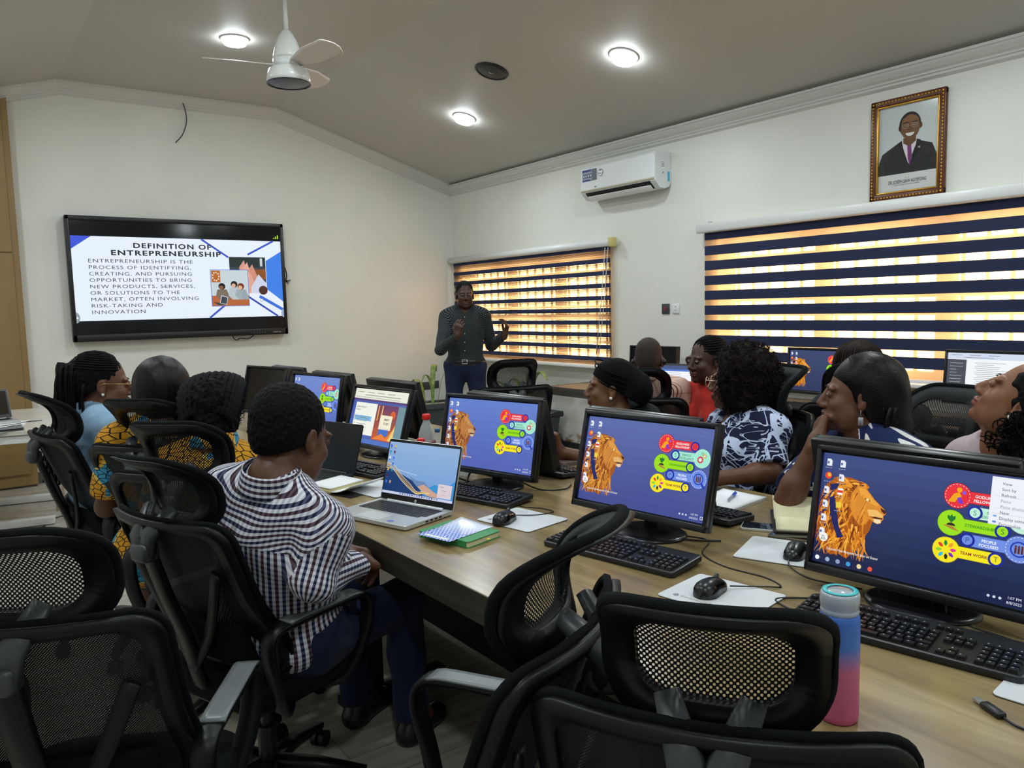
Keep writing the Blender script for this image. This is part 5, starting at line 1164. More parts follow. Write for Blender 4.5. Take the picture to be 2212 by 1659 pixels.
# tall frosted bottle, blue fading to pink
t = thing('drink_bottle', 'tall frosted bottle fading from blue to pink with a clear turquoise lid', 'bottle', (-3.84, -7.345, 0.75))
mm, nt, mb_ = new_mat('frosted_ombre'); tc = N(nt, 'ShaderNodeTexCoord'); sp = N(nt, 'ShaderNodeSeparateXYZ'); L(nt, tc, 'Object', sp, 'Vector'); mr = N(nt, 'ShaderNodeMapRange', i_1=0.0, i_2=.2); L(nt, sp, 'Z', mr, 0)
r = ramp(nt, mr, 0, [(0.0, lin('#c85c86')), (.46, lin('#c4688c')), (.66, lin('#4a76c4')), (1.0, lin('#3a6cc8'))]); L(nt, r, 'Color', mb_, 'Base Color'); mb_.inputs['Roughness'].default_value = .45
mb_.inputs['Subsurface Weight'].default_value = .0
b = MB(); b.lathe([(.029, 0), (.0315, .003), (.0325, .012), (.0325, .175), (.031, .184), (.027, .19)], 40); b.build('bottle_body', mm, t)
LIDC = mat('lid_clear', '#c3cdd4', .15, alpha=.75)
b = MB(); b.lathe([(.0285, .186), (.0305, .188), (.0305, .194), (.0295, .1955), (.0305, .197), (.0305, .203), (.0315, .205), (.0315, .219), (.0295, .223), (0, .2235)], 40, cap=False); b.build('lid', LIDC, t)
b = MB(); b.lathe([(.021, .2242), (.0285, .2242), (.0285, .2252), (.021, .2252)], 40, cap=False); b.build('lid_seal', mat('turquoise', '#3cc0c8', .35), t)
# usb adaptor and its lead
t = thing('usb_adaptor', 'small black usb adaptor with a thin lead at the right edge of the table', 'adaptor', (-3.625, -7.50, 0.75), rad(-118))
b = MB(); b.box((0, 0, .006), (.045, .018, .011), .004); b.build('body', BLACK, t); b = MB(); b.box((-.032, 0, .006), (.02, .012, .0045)); b.build('plug', STEEL, t)
b = MB(); b.tube(bez([(.022, 0, .005), (.05, .004, .003), (.1, .03, .003), (.2, .05, .003)], 6), .0022, 6); b.build('lead', BLACK, t)
tag(MB().tube(bez([(-3.33, -7.09, .7535), (-3.41, -7.0, .7535), (-3.47, -6.96, .7535), (-3.5, -7.02, .7535)], 8), .0022, 6).build('mouse_lead', BLACK), 'thin black lead running out under the nearest monitor', 'cable')
def cable(label, pts, r=.0028): return tag(MB().tube(bez(pts, 8), r, 6).build('cable', BLACK), label, 'cable')
cable('black cables looping behind the nearest keyboard', [(-3.25, -7.28, .85), (-3.27, -7.26, .757), (-3.3, -7.4, .754), (-3.34, -7.52, .754), (-3.36, -7.7, .754)])
cable('thick black cable under the nearest monitor', [(-3.24, -7.14, .87), (-3.26, -7.1, .76), (-3.33, -7.15, .754), (-3.35, -7.3, .754), (-3.3, -7.4, .754)], .004)
cable('bundled black cables behind the silver laptop', [(-3.27, -5.4, .86), (-3.3, -5.36, .77), (-3.36, -5.42, .755), (-3.4, -5.36, .76), (-3.37, -5.3, .775), (-3.33, -5.4, .757), (-3.3, -5.5, .755)], .0045)
cable('black cable trailing right of the monitor behind the silver laptop', [(-3.25, -5.56, .8), (-3.2, -5.7, .756), (-3.12, -5.76, .754), (-3.05, -5.72, .754)], .003)
cable('black cable loop at the base of the middle lion wallpaper monitor', [(-3.26, -6.3, .85), (-3.28, -6.26, .76), (-3.33, -6.34, .754), (-3.27, -6.5, .754), (-3.2, -6.58, .754)], .003)
t = thing('charging_cable', 'black charging cable lying loose on the floor by the white table leg', 'cable', (0, 0, 0)); b = MB(); b.tube(bez([(-4.55, -1.75, .005), (-4.5, -1.6, .005), (-4.4, -1.5, .005), (-4.33, -1.62, .005), (-4.4, -1.78, .005), (-4.36, -1.9, .005), (-4.42, -2.0, .005)], 10), .004, 6); b.build('lead', BLACK, t)
b = MB(); b.box((-4.56, -1.77, .008), (.05, .014, .012), .003); b.build('plug', BLACK, t)
for lb, x, y, a in (('thin paper lying on the white framed table', -4.78, -2.05, 20), ('second sheet of paper farther back on the white framed table', -4.7, -1.75, -12)):
    o = MB().box((0, 0, 0), (.21, .29, .001)).build('paper_sheet', PAPER, None, (x, y, .7508), (0, 0, rad(a))); tag(o, lb, 'paper')
t = thing('document_tray', 'thin grey case at the front of the white framed table', 'case', (-4.79, -2.14, .75), rad(4)); b = MB(); b.box((0, 0, .012), (.3, .1, .02), .004); b.build('case', GREYPL, t); b = MB(); b.box((0, -.051, .012), (.28, .002, .008)); b.build('edge', BLACK, t)
pen('slim grey pen on the white framed table', 0, 0, (-4.66, -1.92, .75), rad(40), GREYPL, BLACK)
cable('thin dark cable lying on the white framed table', [(-4.75, -1.85, .753), (-4.65, -1.8, .753), (-4.58, -1.72, .753), (-4.5, -1.74, .753)], .003)

# ------------------------------------------------------------------ planters
POT = mat('planter_grey', '#434a4c', .5); SOIL = mat('planter_stones', '#b9b3a6', .9, bump=1.0, bscale=60)
lm, nt, lb_ = new_mat('leaf'); tc = N(nt, 'ShaderNodeTexCoord'); n = N(nt, 'ShaderNodeTexNoise', i_Scale=9.0); L(nt, tc, 'Object', n, 'Vector'); r = ramp(nt, n, 'Fac', [(.35, lin('#5f7a3a')), (.6, lin('#9cae62')), (.75, lin('#c3c288'))]); L(nt, r, 'Color', lb_, 'Base Color'); lb_.inputs['Roughness'].default_value = .45
def planter(label, loc, rz, ln, leaves):
    t = thing('potted_plant', label, 'plant', loc, rz)
    b = MB()
    for z0, z1, s0, s1 in ((0, .37, .84, .97),):
        w0 = ln / 2
        vs = [(sx * w0 * s, sy * .17 * s, z) for z, s in ((z0, s0), (z1, s1)) for sx, sy in ((-1, -1), (1, -1), (1, 1), (-1, 1))]
        b.add(vs, [(0, 1, 5, 4), (1, 2, 6, 5), (2, 3, 7, 6), (3, 0, 4, 7), (3, 2, 1, 0)], False)
    b.build('pot', POT, t)
    b = MB(); b.tube([(sx * (ln / 2 - .002), sy * .168, .395) for sx, sy in ((-1, -1), (1, -1), (1, 1), (-1, 1))], .03, 8, closed=True, flat=(1, 1)); b.build('rim', POT, t)
    b = MB(); b.box((0, 0, .385), (ln * .94, .3, .03), .01); b.build('soil', SOIL, t)
    for k, (x, y, dx, dy, hgt, w) in enumerate(leaves):
        path = bez([(x, y, .39), (x + dx * .25, y + dy * .25, .39 + hgt * .75), (x + dx * .65, y + dy * .65, .39 + hgt), (x + dx, y + dy, .39 + hgt * .8)], 6); n_ = len(path) - 1; b = MB()
        side = Vector((-dy, dx, 0)).normalized() if (dx or dy) else Vector((1, 0, 0))
        def fn(u, v):
            p = path[min(n_, int(round(u * n_)))]; ww = w * (0.25 + sin(pi * min(1, u * .92 + .05)) ** .8); return p + side * ((v - .5) * ww) + Vector((0, 0, -.25 * abs(v - .5) * ww))
        b.grid(fn, n_, 4, thick=.0012); b.build('leaf', lm, t)
    return t
planter('dark rectangular planter with drooping green leaves behind the presenter', (-0.62, -0.5, 0), rad(-12), .62, [(0, 0, -.18, -.14, .36, .03), (.05, .03, .22, -.1, .4, .06), (.1, -.05, .3, -.25, .24, .05), (-.1, 0, -.1, .2, .3, .05), (0, .05, .12, .2, .45, .05)])
planter('dark rectangular planter under the narrower blind beside the stained wall', (-0.28, -1.72, 0), rad(90), .78, [(-.1, 0, -.12, .05, .42, .07), (-.12, .02, -.28, -.02, .44, .05), (-.05, 0, .2, .1, .35, .06), (.15, 0, .3, .1, .3, .05), (-.2, 0, -.1, .16, .22, .09)])

# ------------------------------------------------------------------ soft bodies: signed distance shapes meshed with surface nets
class Sd:
    def __init__(s): s.p = []; s.cut = []; s.disp = None
    def cone(s, a, b, ra, rb, k=0.02, cap=None):
        a = np.array(a, float); b = np.array(b, float); s.p.append(('c', a, b, ra, rb, k, cap, (a + b) / 2, np.linalg.norm(b - a) / 2 + max(ra, rb))); return s
    def ell(s, c, r, M=None, k=0.02, sub=False):
        c = np.array(c, float); r = np.array(r, float); s.p.append(('s' if sub else 'e', c, r, None if M is None else np.array(M, float), 0, k, None, c, r.max())); return s
    def chain(s, pts, rs, k=0.01):
        for i in range(len(pts) - 1): s.cone(pts[i], pts[i + 1], rs[i], rs[i + 1], k)
        return s
    def ev(s, P, mg=0.06):
        d = np.full(len(P), mg)
        for q in s.p:
            w = P - q[7]; m = (w * w).sum(1) < (q[8] + mg) ** 2
            if not m.any(): continue
            X = P[m]
            if q[0] == 'c':
                ab = q[2] - q[1]; L2 = (ab * ab).sum() + 1e-12; t = ((X - q[1]) @ ab) / L2; tc = np.clip(t, 0, 1)
                dd = np.linalg.norm(X - q[1] - tc[:, None] * ab, axis=1) - (q[3] + (q[4] - q[3]) * tc)
                if q[6] is not None:
                    ln = math.sqrt(L2)
                    if 'b' in q[6]: dd = np.maximum(dd, (t - 1) * ln)
                    if 'a' in q[6]: dd = np.maximum(dd, -t * ln)
            else:
                Y = X - q[1]
                if q[3] is not None: Y = Y @ q[3]
                k0 = np.linalg.norm(Y / q[2], axis=1); k1 = np.linalg.norm(Y / (q[2] ** 2), axis=1) + 1e-9; dd = np.where(k0 < 1e-6, -q[2].min(), k0 * (k0 - 1) / k1)
            o = d[m]; k = q[5]
            if q[0] == 's':
                h = np.maximum(k - np.abs(o + dd), 0) / k; d[m] = np.maximum(o, -dd) + h * h * k * .25
            else:
                h = np.maximum(k - np.abs(o - dd), 0) / k; d[m] = np.minimum(o, dd) - h * h * k * .25
        if s.disp is not None: d = d + s.disp(P)
        for c in s.cut: d = np.maximum(d, c(P))
        return d
    def bounds(s):
        lo = np.min([q[7] - q[8] for q in s.p if q[0] != 's'], 0) - .03; hi = np.max([q[7] + q[8] for q in s.p if q[0] != 's'], 0) + .03; return lo, hi
def plane(pt, n):
    pt = np.array(pt, float); n = np.array(n, float); n = n / np.linalg.norm(n); return lambda P: (P - pt) @ n
def outside(fn): return lambda P: -fn(P)
def wob(seed, amp, f0, f1, n=5):
    g = np.random.default_rng(seed); D = g.normal(size=(n, 3)); D /= np.linalg.norm(D, axis=1)[:, None]; F = g.uniform(f0, f1, n); ph = g.uniform(0, 6.28, n)
    return lambda P: amp * np.sin(P @ (D * F[:, None]).T + ph).sum(1) / math.sqrt(n)
def nets(sd, h, B=8):
    lo, hi = sd.bounds(); nb = np.ceil((hi - lo) / (h * B)).astype(int) + 1; dims = nb * B
    ctr = [lo[i] + (np.arange(nb[i]) * B + (B - 1) / 2) * h for i in range(3)]
    G = np.stack(np.meshgrid(*ctr, indexing='ij'), -1).reshape(-1, 3)
    cd = sd.ev(G, B * h * 1.5); keep = np.abs(cd) < B * h * 1.25
    V = np.repeat(np.repeat(np.repeat(cd.reshape(nb), B, 0), B, 1), B, 2)
    ids = np.argwhere(keep.reshape(nb)); off = np.stack(np.meshgrid(*[np.arange(B)] * 3, indexing='ij'), -1).reshape(-1, 3)
    for c0 in range(0, len(ids), 400):
        I = (ids[c0:c0 + 400, None, :] * B + off[None]).reshape(-1, 3)
        V[I[:, 0], I[:, 1], I[:, 2]] = sd.ev(lo + I * h, .05)
    V[0] = V[-1] = 1; V[:, 0] = V[:, -1] = 1; V[:, :, 0] = V[:, :, -1] = 1
    S = V < 0; n = np.array(V.shape) - 1
    cnt = np.zeros(n, np.int8)
    C8 = [(i, j, k) for i in (0, 1) for j in (0, 1) for k in (0, 1)]
    for i, j, k in C8: cnt += S[i:n[0] + i, j:n[1] + j, k:n[2] + k]
    cells = np.argwhere((cnt > 0) & (cnt < 8)); idx = np.full(n, -1, np.int64); idx[tuple(cells.T)] = np.arange(len(cells))
    vals = {c: V[cells[:, 0] + c[0], cells[:, 1] + c[1], cells[:, 2] + c[2]] for c in C8}
    acc = np.zeros((len(cells), 3)); num = np.zeros(len(cells))
    for a in C8:
        for ax in range(3):
            if a[ax]: continue
            b = list(a); b[ax] = 1; b = tuple(b); va, vb = vals[a], vals[b]; m = (va < 0) != (vb < 0)
            t = np.where(m, va / np.where(m, va - vb, 1), 0); p = np.zeros((len(cells), 3)); p[:] = a; p[:, ax] += t
            acc += p * m[:, None]; num += m
    verts = lo + (cells + acc / num[:, None]) * h
    F = []
    for ax in range(3):
        u, v = (ax + 1) % 3, (ax + 2) % 3
        s0 = [slice(1, None)] * 3; s1 = [slice(1, None)] * 3; s0[ax] = slice(0, -1)
        A = S[tuple(s0)]; Bq = S[tuple(s1)]; e = np.argwhere(A != Bq)
        e2 = e.copy()
        for q in range(3):
            if q != ax: e2[:, q] += 1
        ok = (e2[:, u] < n[u]) & (e2[:, v] < n[v]) & (e2[:, ax] < n[ax]); e2 = e2[ok]; fl = A[tuple(e[ok].T)]
        def at(du, dv): q = e2.copy(); q[:, u] -= du; q[:, v] -= dv; return idx[tuple(q.T)]
        Q = np.stack([at(1, 1), at(0, 1), at(0, 0), at(1, 0)], 1); Q[~fl] = Q[~fl][:, ::-1]; F.append(Q)
    F = np.concatenate(F); F = F[(F >= 0).all(1)]
    return verts, F
def np_mesh(name, V, F, mats, mi=None, uv=None, origin=(0, 0, 0)):
    me = bpy.data.meshes.new(name); V = np.asarray(V, float) - np.array(origin); n = len(F)
    me.vertices.add(len(V)); me.vertices.foreach_set('co', V.ravel()); me.loops.add(n * 4); me.loops.foreach_set('vertex_index', F.ravel().astype(np.int32))
    me.polygons.add(n); me.polygons.foreach_set('loop_start', np.arange(n, dtype=np.int32) * 4)
    me.update(calc_edges=True)
    me.polygons.foreach_set('use_smooth', np.ones(n, bool))
    for m in mats: me.materials.append(m)
    if mi is not None: me.polygons.foreach_set('material_index', mi.astype(np.int32))
    if uv is not None: l = me.uv_layers.new(name='cloth'); l.data.foreach_set('uv', uv.reshape(-1).astype(np.float32))
    me.validate(); me.update(); return me

# ------------------------------------------------------------------ cloth materials (UV in metres along the limbs)
def cloth(name, rough=0.85):
    m, nt, b = new_mat(name); b.inputs['Roughness'].default_value = rough; b.inputs['Specular IOR Level'].default_value = .2; b.inputs['Sheen Weight'].default_value = .05
    t = N(nt, 'ShaderNodeTexCoord'); return m, nt, b, t
def mth(nt, op, a, b=None):
    n = nt.nodes.new('ShaderNodeMath'); n.operation = op
    for i, x in enumerate((a, b)):
        if x is None: continue
        if isinstance(x, (int, float)): n.inputs[i].default_value = x
        else: nt.links.new(x, n.inputs[i])
    return n.outputs[0]
def mixn(nt, f, a, b):
    n = N(nt, 'ShaderNodeMix', data_type='RGBA')
    for i, x in ((0, f), (6, a), (7, b)):
        if isinstance(x, (int, float, tuple)): n.inputs[i].default_value = x
        else: nt.links.new(x, n.inputs[i])
    return n.outputs[2]
def uvxy(nt, t):
    sp = N(nt, 'ShaderNodeSeparateXYZ'); L(nt, t, 'UV', sp, 'Vector'); return sp.outputs[0], sp.outputs[1]
def plain_cloth(name, c, var=.12):
    if name in MATS: return MATS[name]
    m, nt, b, t = cloth(name); n = N(nt, 'ShaderNodeTexNoise', i_Scale=30.0, i_Detail=3.0); L(nt, t, 'Object', n, 'Vector')
    r = ramp(nt, n, 'Fac', [(.3, tuple(x * (1 - var) for x in lin(c)[:3]) + (1,)), (.7, lin(c))]); L(nt, r, 'Color', b, 'Base Color'); MATS[name] = m; return m
def check_cloth():
    m, nt, b, t = cloth('checked_shirt'); u, v = uvxy(nt, t); p = .0150
    fu = mth(nt, 'FRACT', mth(nt, 'DIVIDE', u, p)); fv = mth(nt, 'FRACT', mth(nt, 'DIVIDE', v, p)); alt = mth(nt, 'GREATER_THAN', mth(nt, 'FRACT', mth(nt, 'DIVIDE', u, 2 * p)), .5)
    su = mth(nt, 'LESS_THAN', fu, .5); sv = mth(nt, 'LESS_THAN', fv, .48)
    dark = mixn(nt, alt, lin('#161a34'), lin('#33202a')); mid = mixn(nt, alt, lin('#4c5270'), lin('#5c4a56'))
    white = mixn(nt, sv, lin('#dfe0e6'), lin('#b9bcca')); col = mixn(nt, su, white, mixn(nt, sv, mid, dark)); nt.links.new(col, b.inputs['Base Color']); return m
def dot_cloth():
    m, nt, b, t = cloth('dotted_black_shirt'); u, v = uvxy(nt, t); p = .016
    a = mth(nt, 'FRACT', mth(nt, 'DIVIDE', mth(nt, 'ADD', u, v), p)); c = mth(nt, 'FRACT', mth(nt, 'DIVIDE', mth(nt, 'SUBTRACT', u, v), p))
    d = mth(nt, 'ADD', mth(nt, 'ABSOLUTE', mth(nt, 'SUBTRACT', a, .5)), mth(nt, 'ABSOLUTE', mth(nt, 'SUBTRACT', c, .5)))
    col = mixn(nt, mth(nt, 'LESS_THAN', d, .24), lin('#15191d'), lin('#7d8484')); nt.links.new(col, b.inputs['Base Color']); return m
def squiggle_cloth():
    m, nt, b, t = cloth('navy_squiggle_blouse'); fs = None
    for sc, w_, rot in ((11.0, .030, 0), (15.0, .026, 2.0), (24.0, .02, 5.0)):
        mp = N(nt, 'ShaderNodeMapping'); mp.inputs['Location'].default_value = (rot, rot, rot); mp.inputs['Scale'].default_value = (1.0, .62, 1) if rot < 3 else (.5, 1.2, 1); L(nt, t, 'UV', mp, 'Vector')
        n = N(nt, 'ShaderNodeTexNoise', i_Scale=sc, i_Detail=1.0, i_Distortion=1.2); L(nt, mp, 'Vector', n, 'Vector')
        ln = mth(nt, 'LESS_THAN', mth(nt, 'ABSOLUTE', mth(nt, 'SUBTRACT', n.outputs['Fac'], .5)), w_); fs = ln if fs is None else mth(nt, 'MAXIMUM', fs, ln)
    nt.links.new(mixn(nt, fs, lin('#171d3c'), lin('#c3cfea')), b.inputs['Base Color']); return m
def leaf_cloth():
    m, nt, b, t = cloth('navy_leaf_dress'); tot = None
    for rot, sc, off in ((.6, (30, 11, 1), 0), (-.7, (28, 10, 1), 3.3)):
        mp = N(nt, 'ShaderNodeMapping'); mp.inputs['Rotation'].default_value = (0, 0, rot); mp.inputs['Scale'].default_value = sc; mp.inputs['Location'].default_value = (off, off, 0); L(nt, t, 'UV', mp, 'Vector')
        n = N(nt, 'ShaderNodeTexVoronoi', i_Scale=.62, i_Randomness=.8); n.voronoi_dimensions = '2D'; L(nt, mp, 'Vector', n, 'Vector')
        k = mth(nt, 'LESS_THAN', n.outputs['Distance'], .2); tot = k if tot is None else mth(nt, 'MAXIMUM', tot, k)
    nt.links.new(mixn(nt, tot, lin('#1b2752'), lin('#dfdfdc')), b.inputs['Base Color']); return m
def wax_cloth(name='wax_print_dress'):
    m, nt, b, t = cloth(name); mp = N(nt, 'ShaderNodeMapping'); mp.inputs['Scale'].default_value = (1, 1.5, 1); L(nt, t, 'UV', mp, 'Vector')
    e = N(nt, 'ShaderNodeTexVoronoi', i_Scale=38.0, feature='DISTANCE_TO_EDGE'); e.voronoi_dimensions = '2D'; L(nt, mp, 'Vector', e, 'Vector')
    n = N(nt, 'ShaderNodeTexNoise', i_Scale=9.0, i_Detail=0.0); L(nt, t, 'UV', n, 'Vector'); r = ramp(nt, n, 'Fac', [(.3, lin('#c98f24')), (.5, lin('#dbb04a')), (.56, lin('#3f93b8')), (.7, lin('#2f7fae'))], 'CONSTANT')
    nt.links.new(mixn(nt, mth(nt, 'LESS_THAN', e.outputs['Distance'], .07), r.outputs[0], lin('#17120e')), b.inputs['Base Color']); return m
def pink_cloth():
    m, nt, b, t = cloth('pink_lined_shirt'); u, v = uvxy(nt, t); a = mth(nt, 'FRACT', mth(nt, 'DIVIDE', u, .075)); f = mth(nt, 'FRACT', mth(nt, 'DIVIDE', u, .009)); h_ = mth(nt, 'FRACT', mth(nt, 'DIVIDE', v, .09))
    k = mth(nt, 'MULTIPLY', mth(nt, 'LESS_THAN', a, .3), mth(nt, 'LESS_THAN', f, .35)); k = mth(nt, 'MAXIMUM', k, mth(nt, 'MULTIPLY', mth(nt, 'LESS_THAN', h_, .04), .6))
    nt.links.new(mixn(nt, k, lin('#dcb9a6'), lin('#7a4238')), b.inputs['Base Color']); return m
def skin_mat(name, c, lip=None):
    if name in MATS: return MATS[name]
    m, nt, b = new_mat(name); t = N(nt, 'ShaderNodeTexCoord'); n = N(nt, 'ShaderNodeTexNoise', i_Scale=14.0, i_Detail=4.0); L(nt, t, 'Object', n, 'Vector')
    r = ramp(nt, n, 'Fac', [(.3, tuple(x * .82 for x in lin(c)[:3]) + (1,)), (.7, lin(c))]); L(nt, r, 'Color', b, 'Base Color'); b.inputs['Roughness'].default_value = .45; b.inputs['Specular IOR Level'].default_value = .4
    MATS[name] = m; return m
def hair_mat(name, c1, c2, sc=(40, 40, 4), rough=.45, bump=.5):
    if name in MATS: return MATS[name]
    m, nt, b = new_mat(name); t = N(nt, 'ShaderNodeTexCoord'); mp = N(nt, 'ShaderNodeMapping'); mp.inputs['Scale'].default_value = sc; L(nt, t, 'Object', mp, 'Vector')
    n = N(nt, 'ShaderNodeTexNoise', i_Scale=3.0, i_Detail=5.0); L(nt, mp, 'Vector', n, 'Vector'); r = ramp(nt, n, 'Fac', [(.35, lin(c1)), (.7, lin(c2))]); L(nt, r, 'Color', b, 'Base Color')
    b.inputs['Roughness'].default_value = rough; b.inputs['Specular IOR Level'].default_value = .14 if rough > .5 else .22; bp = N(nt, 'ShaderNodeBump', i_Strength=bump, i_Distance=.004); L(nt, n, 'Fac', bp, 'Height'); L(nt, bp, 'Normal', b, 'Normal'); MATS[name] = m; return m
EYEW = mat('eye_white', '#b9b0a6', .45, spec=.3); EYEI = mat('eye_iris', '#150b06', .35)

# ------------------------------------------------------------------ people
def hvec(d, p=0): return np.array([cos(rad(d)) * cos(rad(p)), sin(rad(d)) * cos(rad(p)), sin(rad(p))])
class Person:
    def __init__(s, label, pelvis, head, hd, bh, skin, hp=0, hr=0, w=1.0, dep=1.0, hs=1.0, h=.005, stand=False, arms=None, bust=False, lip='#5a2f2a', group=None, curl=.5):
        s.pel = np.array(pelvis, float); s.C = np.array(head, float); s.h = h; s.hs = hs; s.w = w; s.dep = dep; s.stand = stand; s.curl = curl
        s.root = thing('person', label, 'person', (s.pel[0], s.pel[1], 0)); s.o = np.array([s.pel[0], s.pel[1], 0])
        F = hvec(hd, hp); R_ = hvec(hd - 90); U = np.cross(R_, F); c_, s_ = cos(rad(hr)), sin(rad(hr)); R2 = R_ * c_ + U * s_; U2 = U * c_ - R_ * s_
        s.HM = np.stack([R2, F, U2], 1)                                  # columns: right, forward, up
        s.f = hvec(bh); s.r = hvec(bh - 90)
        s.NB = s.C + (s.HM @ np.array([0, -.028, -.10])) * hs + np.array([0, 0, -.055]) * hs - s.f * .012
        s.up = (s.NB - s.pel) / np.linalg.norm(s.NB - s.pel); s.r = s.r - s.up * (s.r @ s.up); s.r /= np.linalg.norm(s.r); s.f = np.cross(s.up, s.r)
        s.TM = np.stack([s.r, s.f, s.up], 1)
        s.S = {q: s.NB - s.up * .05 + s.r * q * .16 * w for q in (-1, 1)}
        s.arm = {}
        for q in (-1, 1):
            a = (arms or {}).get(q)
            if a is None:
                e = s.S[q] - np.array([0, 0, .25]) + s.r * q * .06 + s.f * .06; wv = e + s.f * .23 - s.r * q * .09 + np.array([0, 0, -.03]); a = (e, wv, None, None)
            a = [None if x is None else np.array(x, float) for x in a] + [None] * (4 - len(a)); s.arm[q] = a
        s.leg = {}
        for q in (-1, 1):
            hip = s.pel + s.r * q * .09 * w - s.up * .02; hf = hvec(bh)
            if stand: kn = hip + np.array([0, 0, -.42]) + hf * .02 + s.r * q * .02; an = kn + np.array([0, 0, -.41]) - hf * .02
            else: kn = s.pel + hf * .42 + hvec(bh - 90) * q * .12; kn[2] = .50; an = kn + hf * .03; an[2] = .09
            an[2] = .09; s.leg[q] = (hip, kn, an, an + hf * .13 + np.array([0, 0, -.055]))
        s.skin = skin_mat('skin_' + skin.strip('#'), skin); s.lip = skin_mat('lip_' + lip.strip('#'), lip); s.bust = bust
        s.extra = []
    def H(s, p): return s.C + s.HM @ (np.array(p, float) * s.hs)
    def torso(s, sd, e=0.0, k=.05):
        w, dp = s.w, s.dep; lp = lambda t: s.pel + (s.NB - s.pel) * t
        sd.ell(lp(.04), (.168 * w + e, .125 * dp + e, .12 + e), s.TM, k); sd.ell(lp(.38) + s.f * .008, (.146 * w + e, .112 * dp + e, .16 + e), s.TM, k); sd.ell(lp(.70), (.160 * w + e, .112 * dp + e, .17 + e), s.TM, k)
        sd.cone(s.S[-1] + s.r * .03, s.S[1] - s.r * .03, .058 + e, .058 + e, k)
        for q in (-1, 1): sd.cone(s.NB + s.up * .035 + s.r * q * .03, s.S[q] + s.up * .012, .040 + e, .044 + e, .04)
        if s.bust:
            for q in (-1, 1): sd.ell(lp(.66) + s.f * .085 * dp + s.r * q * .072, (.062 + e, .055 + e, .062 + e), s.TM, .04)
    def arms(s, sd, e=0.0, upper=1.0, fore=1.0, k=.03, cap=False, flare=0.0):
        for q in (-1, 1):
            E, W = s.arm[q][0], s.arm[q][1]; S = s.S[q]; b = S + (E - S) * upper; r1 = .047 - .008 * upper
            sd.cone(S, b, .053 + e, r1 + e + flare, k, 'b' if (cap and upper < 1) else None)
            if upper >= 1 and fore > 0:
                f = E + (W - E) * fore; sd.cone(E, f, .039 + e, .039 - .013 * fore + e + flare, .02, 'b' if cap else None)
                if e == 0: sd.ell(E + (W - E) * .25, (.042, .042, .042), None, .03)
    def hand(s, sd, q):
        W, D, Nn = s.arm[q][1], s.arm[q][2], s.arm[q][3]; E = s.arm[q][0]
        if D is None: D = W - E
        D = D / np.linalg.norm(D)
        if Nn is None: Nn = np.array([0, 0, -1.0]) if abs(D[2]) < .8 else -s.f
        Nn = Nn - D * (Nn @ D); Nn /= np.linalg.norm(Nn); X = np.cross(D, Nn) * q          # X points to the thumb side
        cu = s.arm[q][4] if len(s.arm[q]) > 4 else s.curl
        base = W + D * .012; sd.cone(W - D * .02, base, .026, .027, .015); tips = []
        for i, (x, ln, r) in enumerate(((.030, 1.0, .0092), (.010, 1.08, .0095), (-.010, 1.0, .0092), (-.029, .82, .0082))):
            kn = W + D * (.088 - .005 * abs(i - 1)) + X * x; sd.cone(base + X * x * .6, kn, .0155, .0125, .014)
            p = kn; a = .25 + cu * (.75 + .12 * i)
            for sl, rr in ((.044, r), (.027, r * .93), (.021, r * .8)):
                d = D * cos(a) + Nn * sin(a) + X * (.10 * (1.5 - i) * (1 - cu)) * .6; d /= np.linalg.norm(d); n_ = p + d * sl * ln; sd.cone(p, n_, rr, rr * .94, .0035); p = n_; a += cu * .85 + .1
        t0 = W + D * .022 + X * .024 + Nn * .004; t1 = t0 + (D * .62 + X * .62 + Nn * .3) * .044; t2 = t1 + (D * .85 + X * (.25 - .4 * cu) + Nn * .4) * .032; t3 = t2 + (D * .9 - X * .3 * cu + Nn * .35) * .026
        sd.cone(t0, t1, .0165, .0125, .012); sd.cone(t1, t2, .0118, .0105, .004); sd.cone(t2, t3, .0105, .0085, .004)
    def head(s, sd):
        g = s.hs; M = s.HM
        def E(c, r, k, sub=False): sd.ell(s.H(c), np.array(r) * g, M, k * g, sub)
        def Cn(a, b, ra, rb, k): sd.cone(s.H(a), s.H(b), ra * g, rb * g, k * g)
        Cn((0, -.022, -.06), (0, -.035, -.14), .054, .056, .02); sd.cone(s.H((0, -.033, -.12)), s.NB, .055 * g, .062, .03)
        E((0, -.018, .034), (.074, .096, .084), .02); E((0, .026, -.03), (.062, .068, .085), .03); E((0, .034, -.078), (.048, .052, .042), .03)
        E((0, .077, -.104), (.02, .017, .016), .02)
        for q in (-1, 1): E((q * .038, .064, -.034), (.025, .022, .022), .022); E((q * .05, .03, -.075), (.016, .03, .028), .03); E((q * .03, .081, .018), (.027, .012, .009), .014)
        for q in (-1, 1): E((q * .031, .098, -.002), (.017, .014, .011), .012, True)
        Cn((0, .092, .004), (0, .112, -.034), .0085, .0125, .012)
        for q in (-1, 1): E((q * .0135, .102, -.041), (.0105, .012, .0085), .007)
        E((0, .0955, -.064), (.0245, .0125, .0075), .007); E((0, .0935, -.077), (.021, .0125, .0085), .006); E((0, .108, -.0705), (.026, .009, .0012), .003, True)
        for q in (-1, 1): E((q * .031, .0865, -.001), (.0145, .0115, .0105), .005)
        for q in (-1, 1):
            E((q * .0785, -.008, -.012), (.0085, .018, .031), .008); E((q * .089, -.004, -.008), (.008, .009, .017), .005, True); E((q * .078, -.002, -.038), (.008, .01, .011), .008)
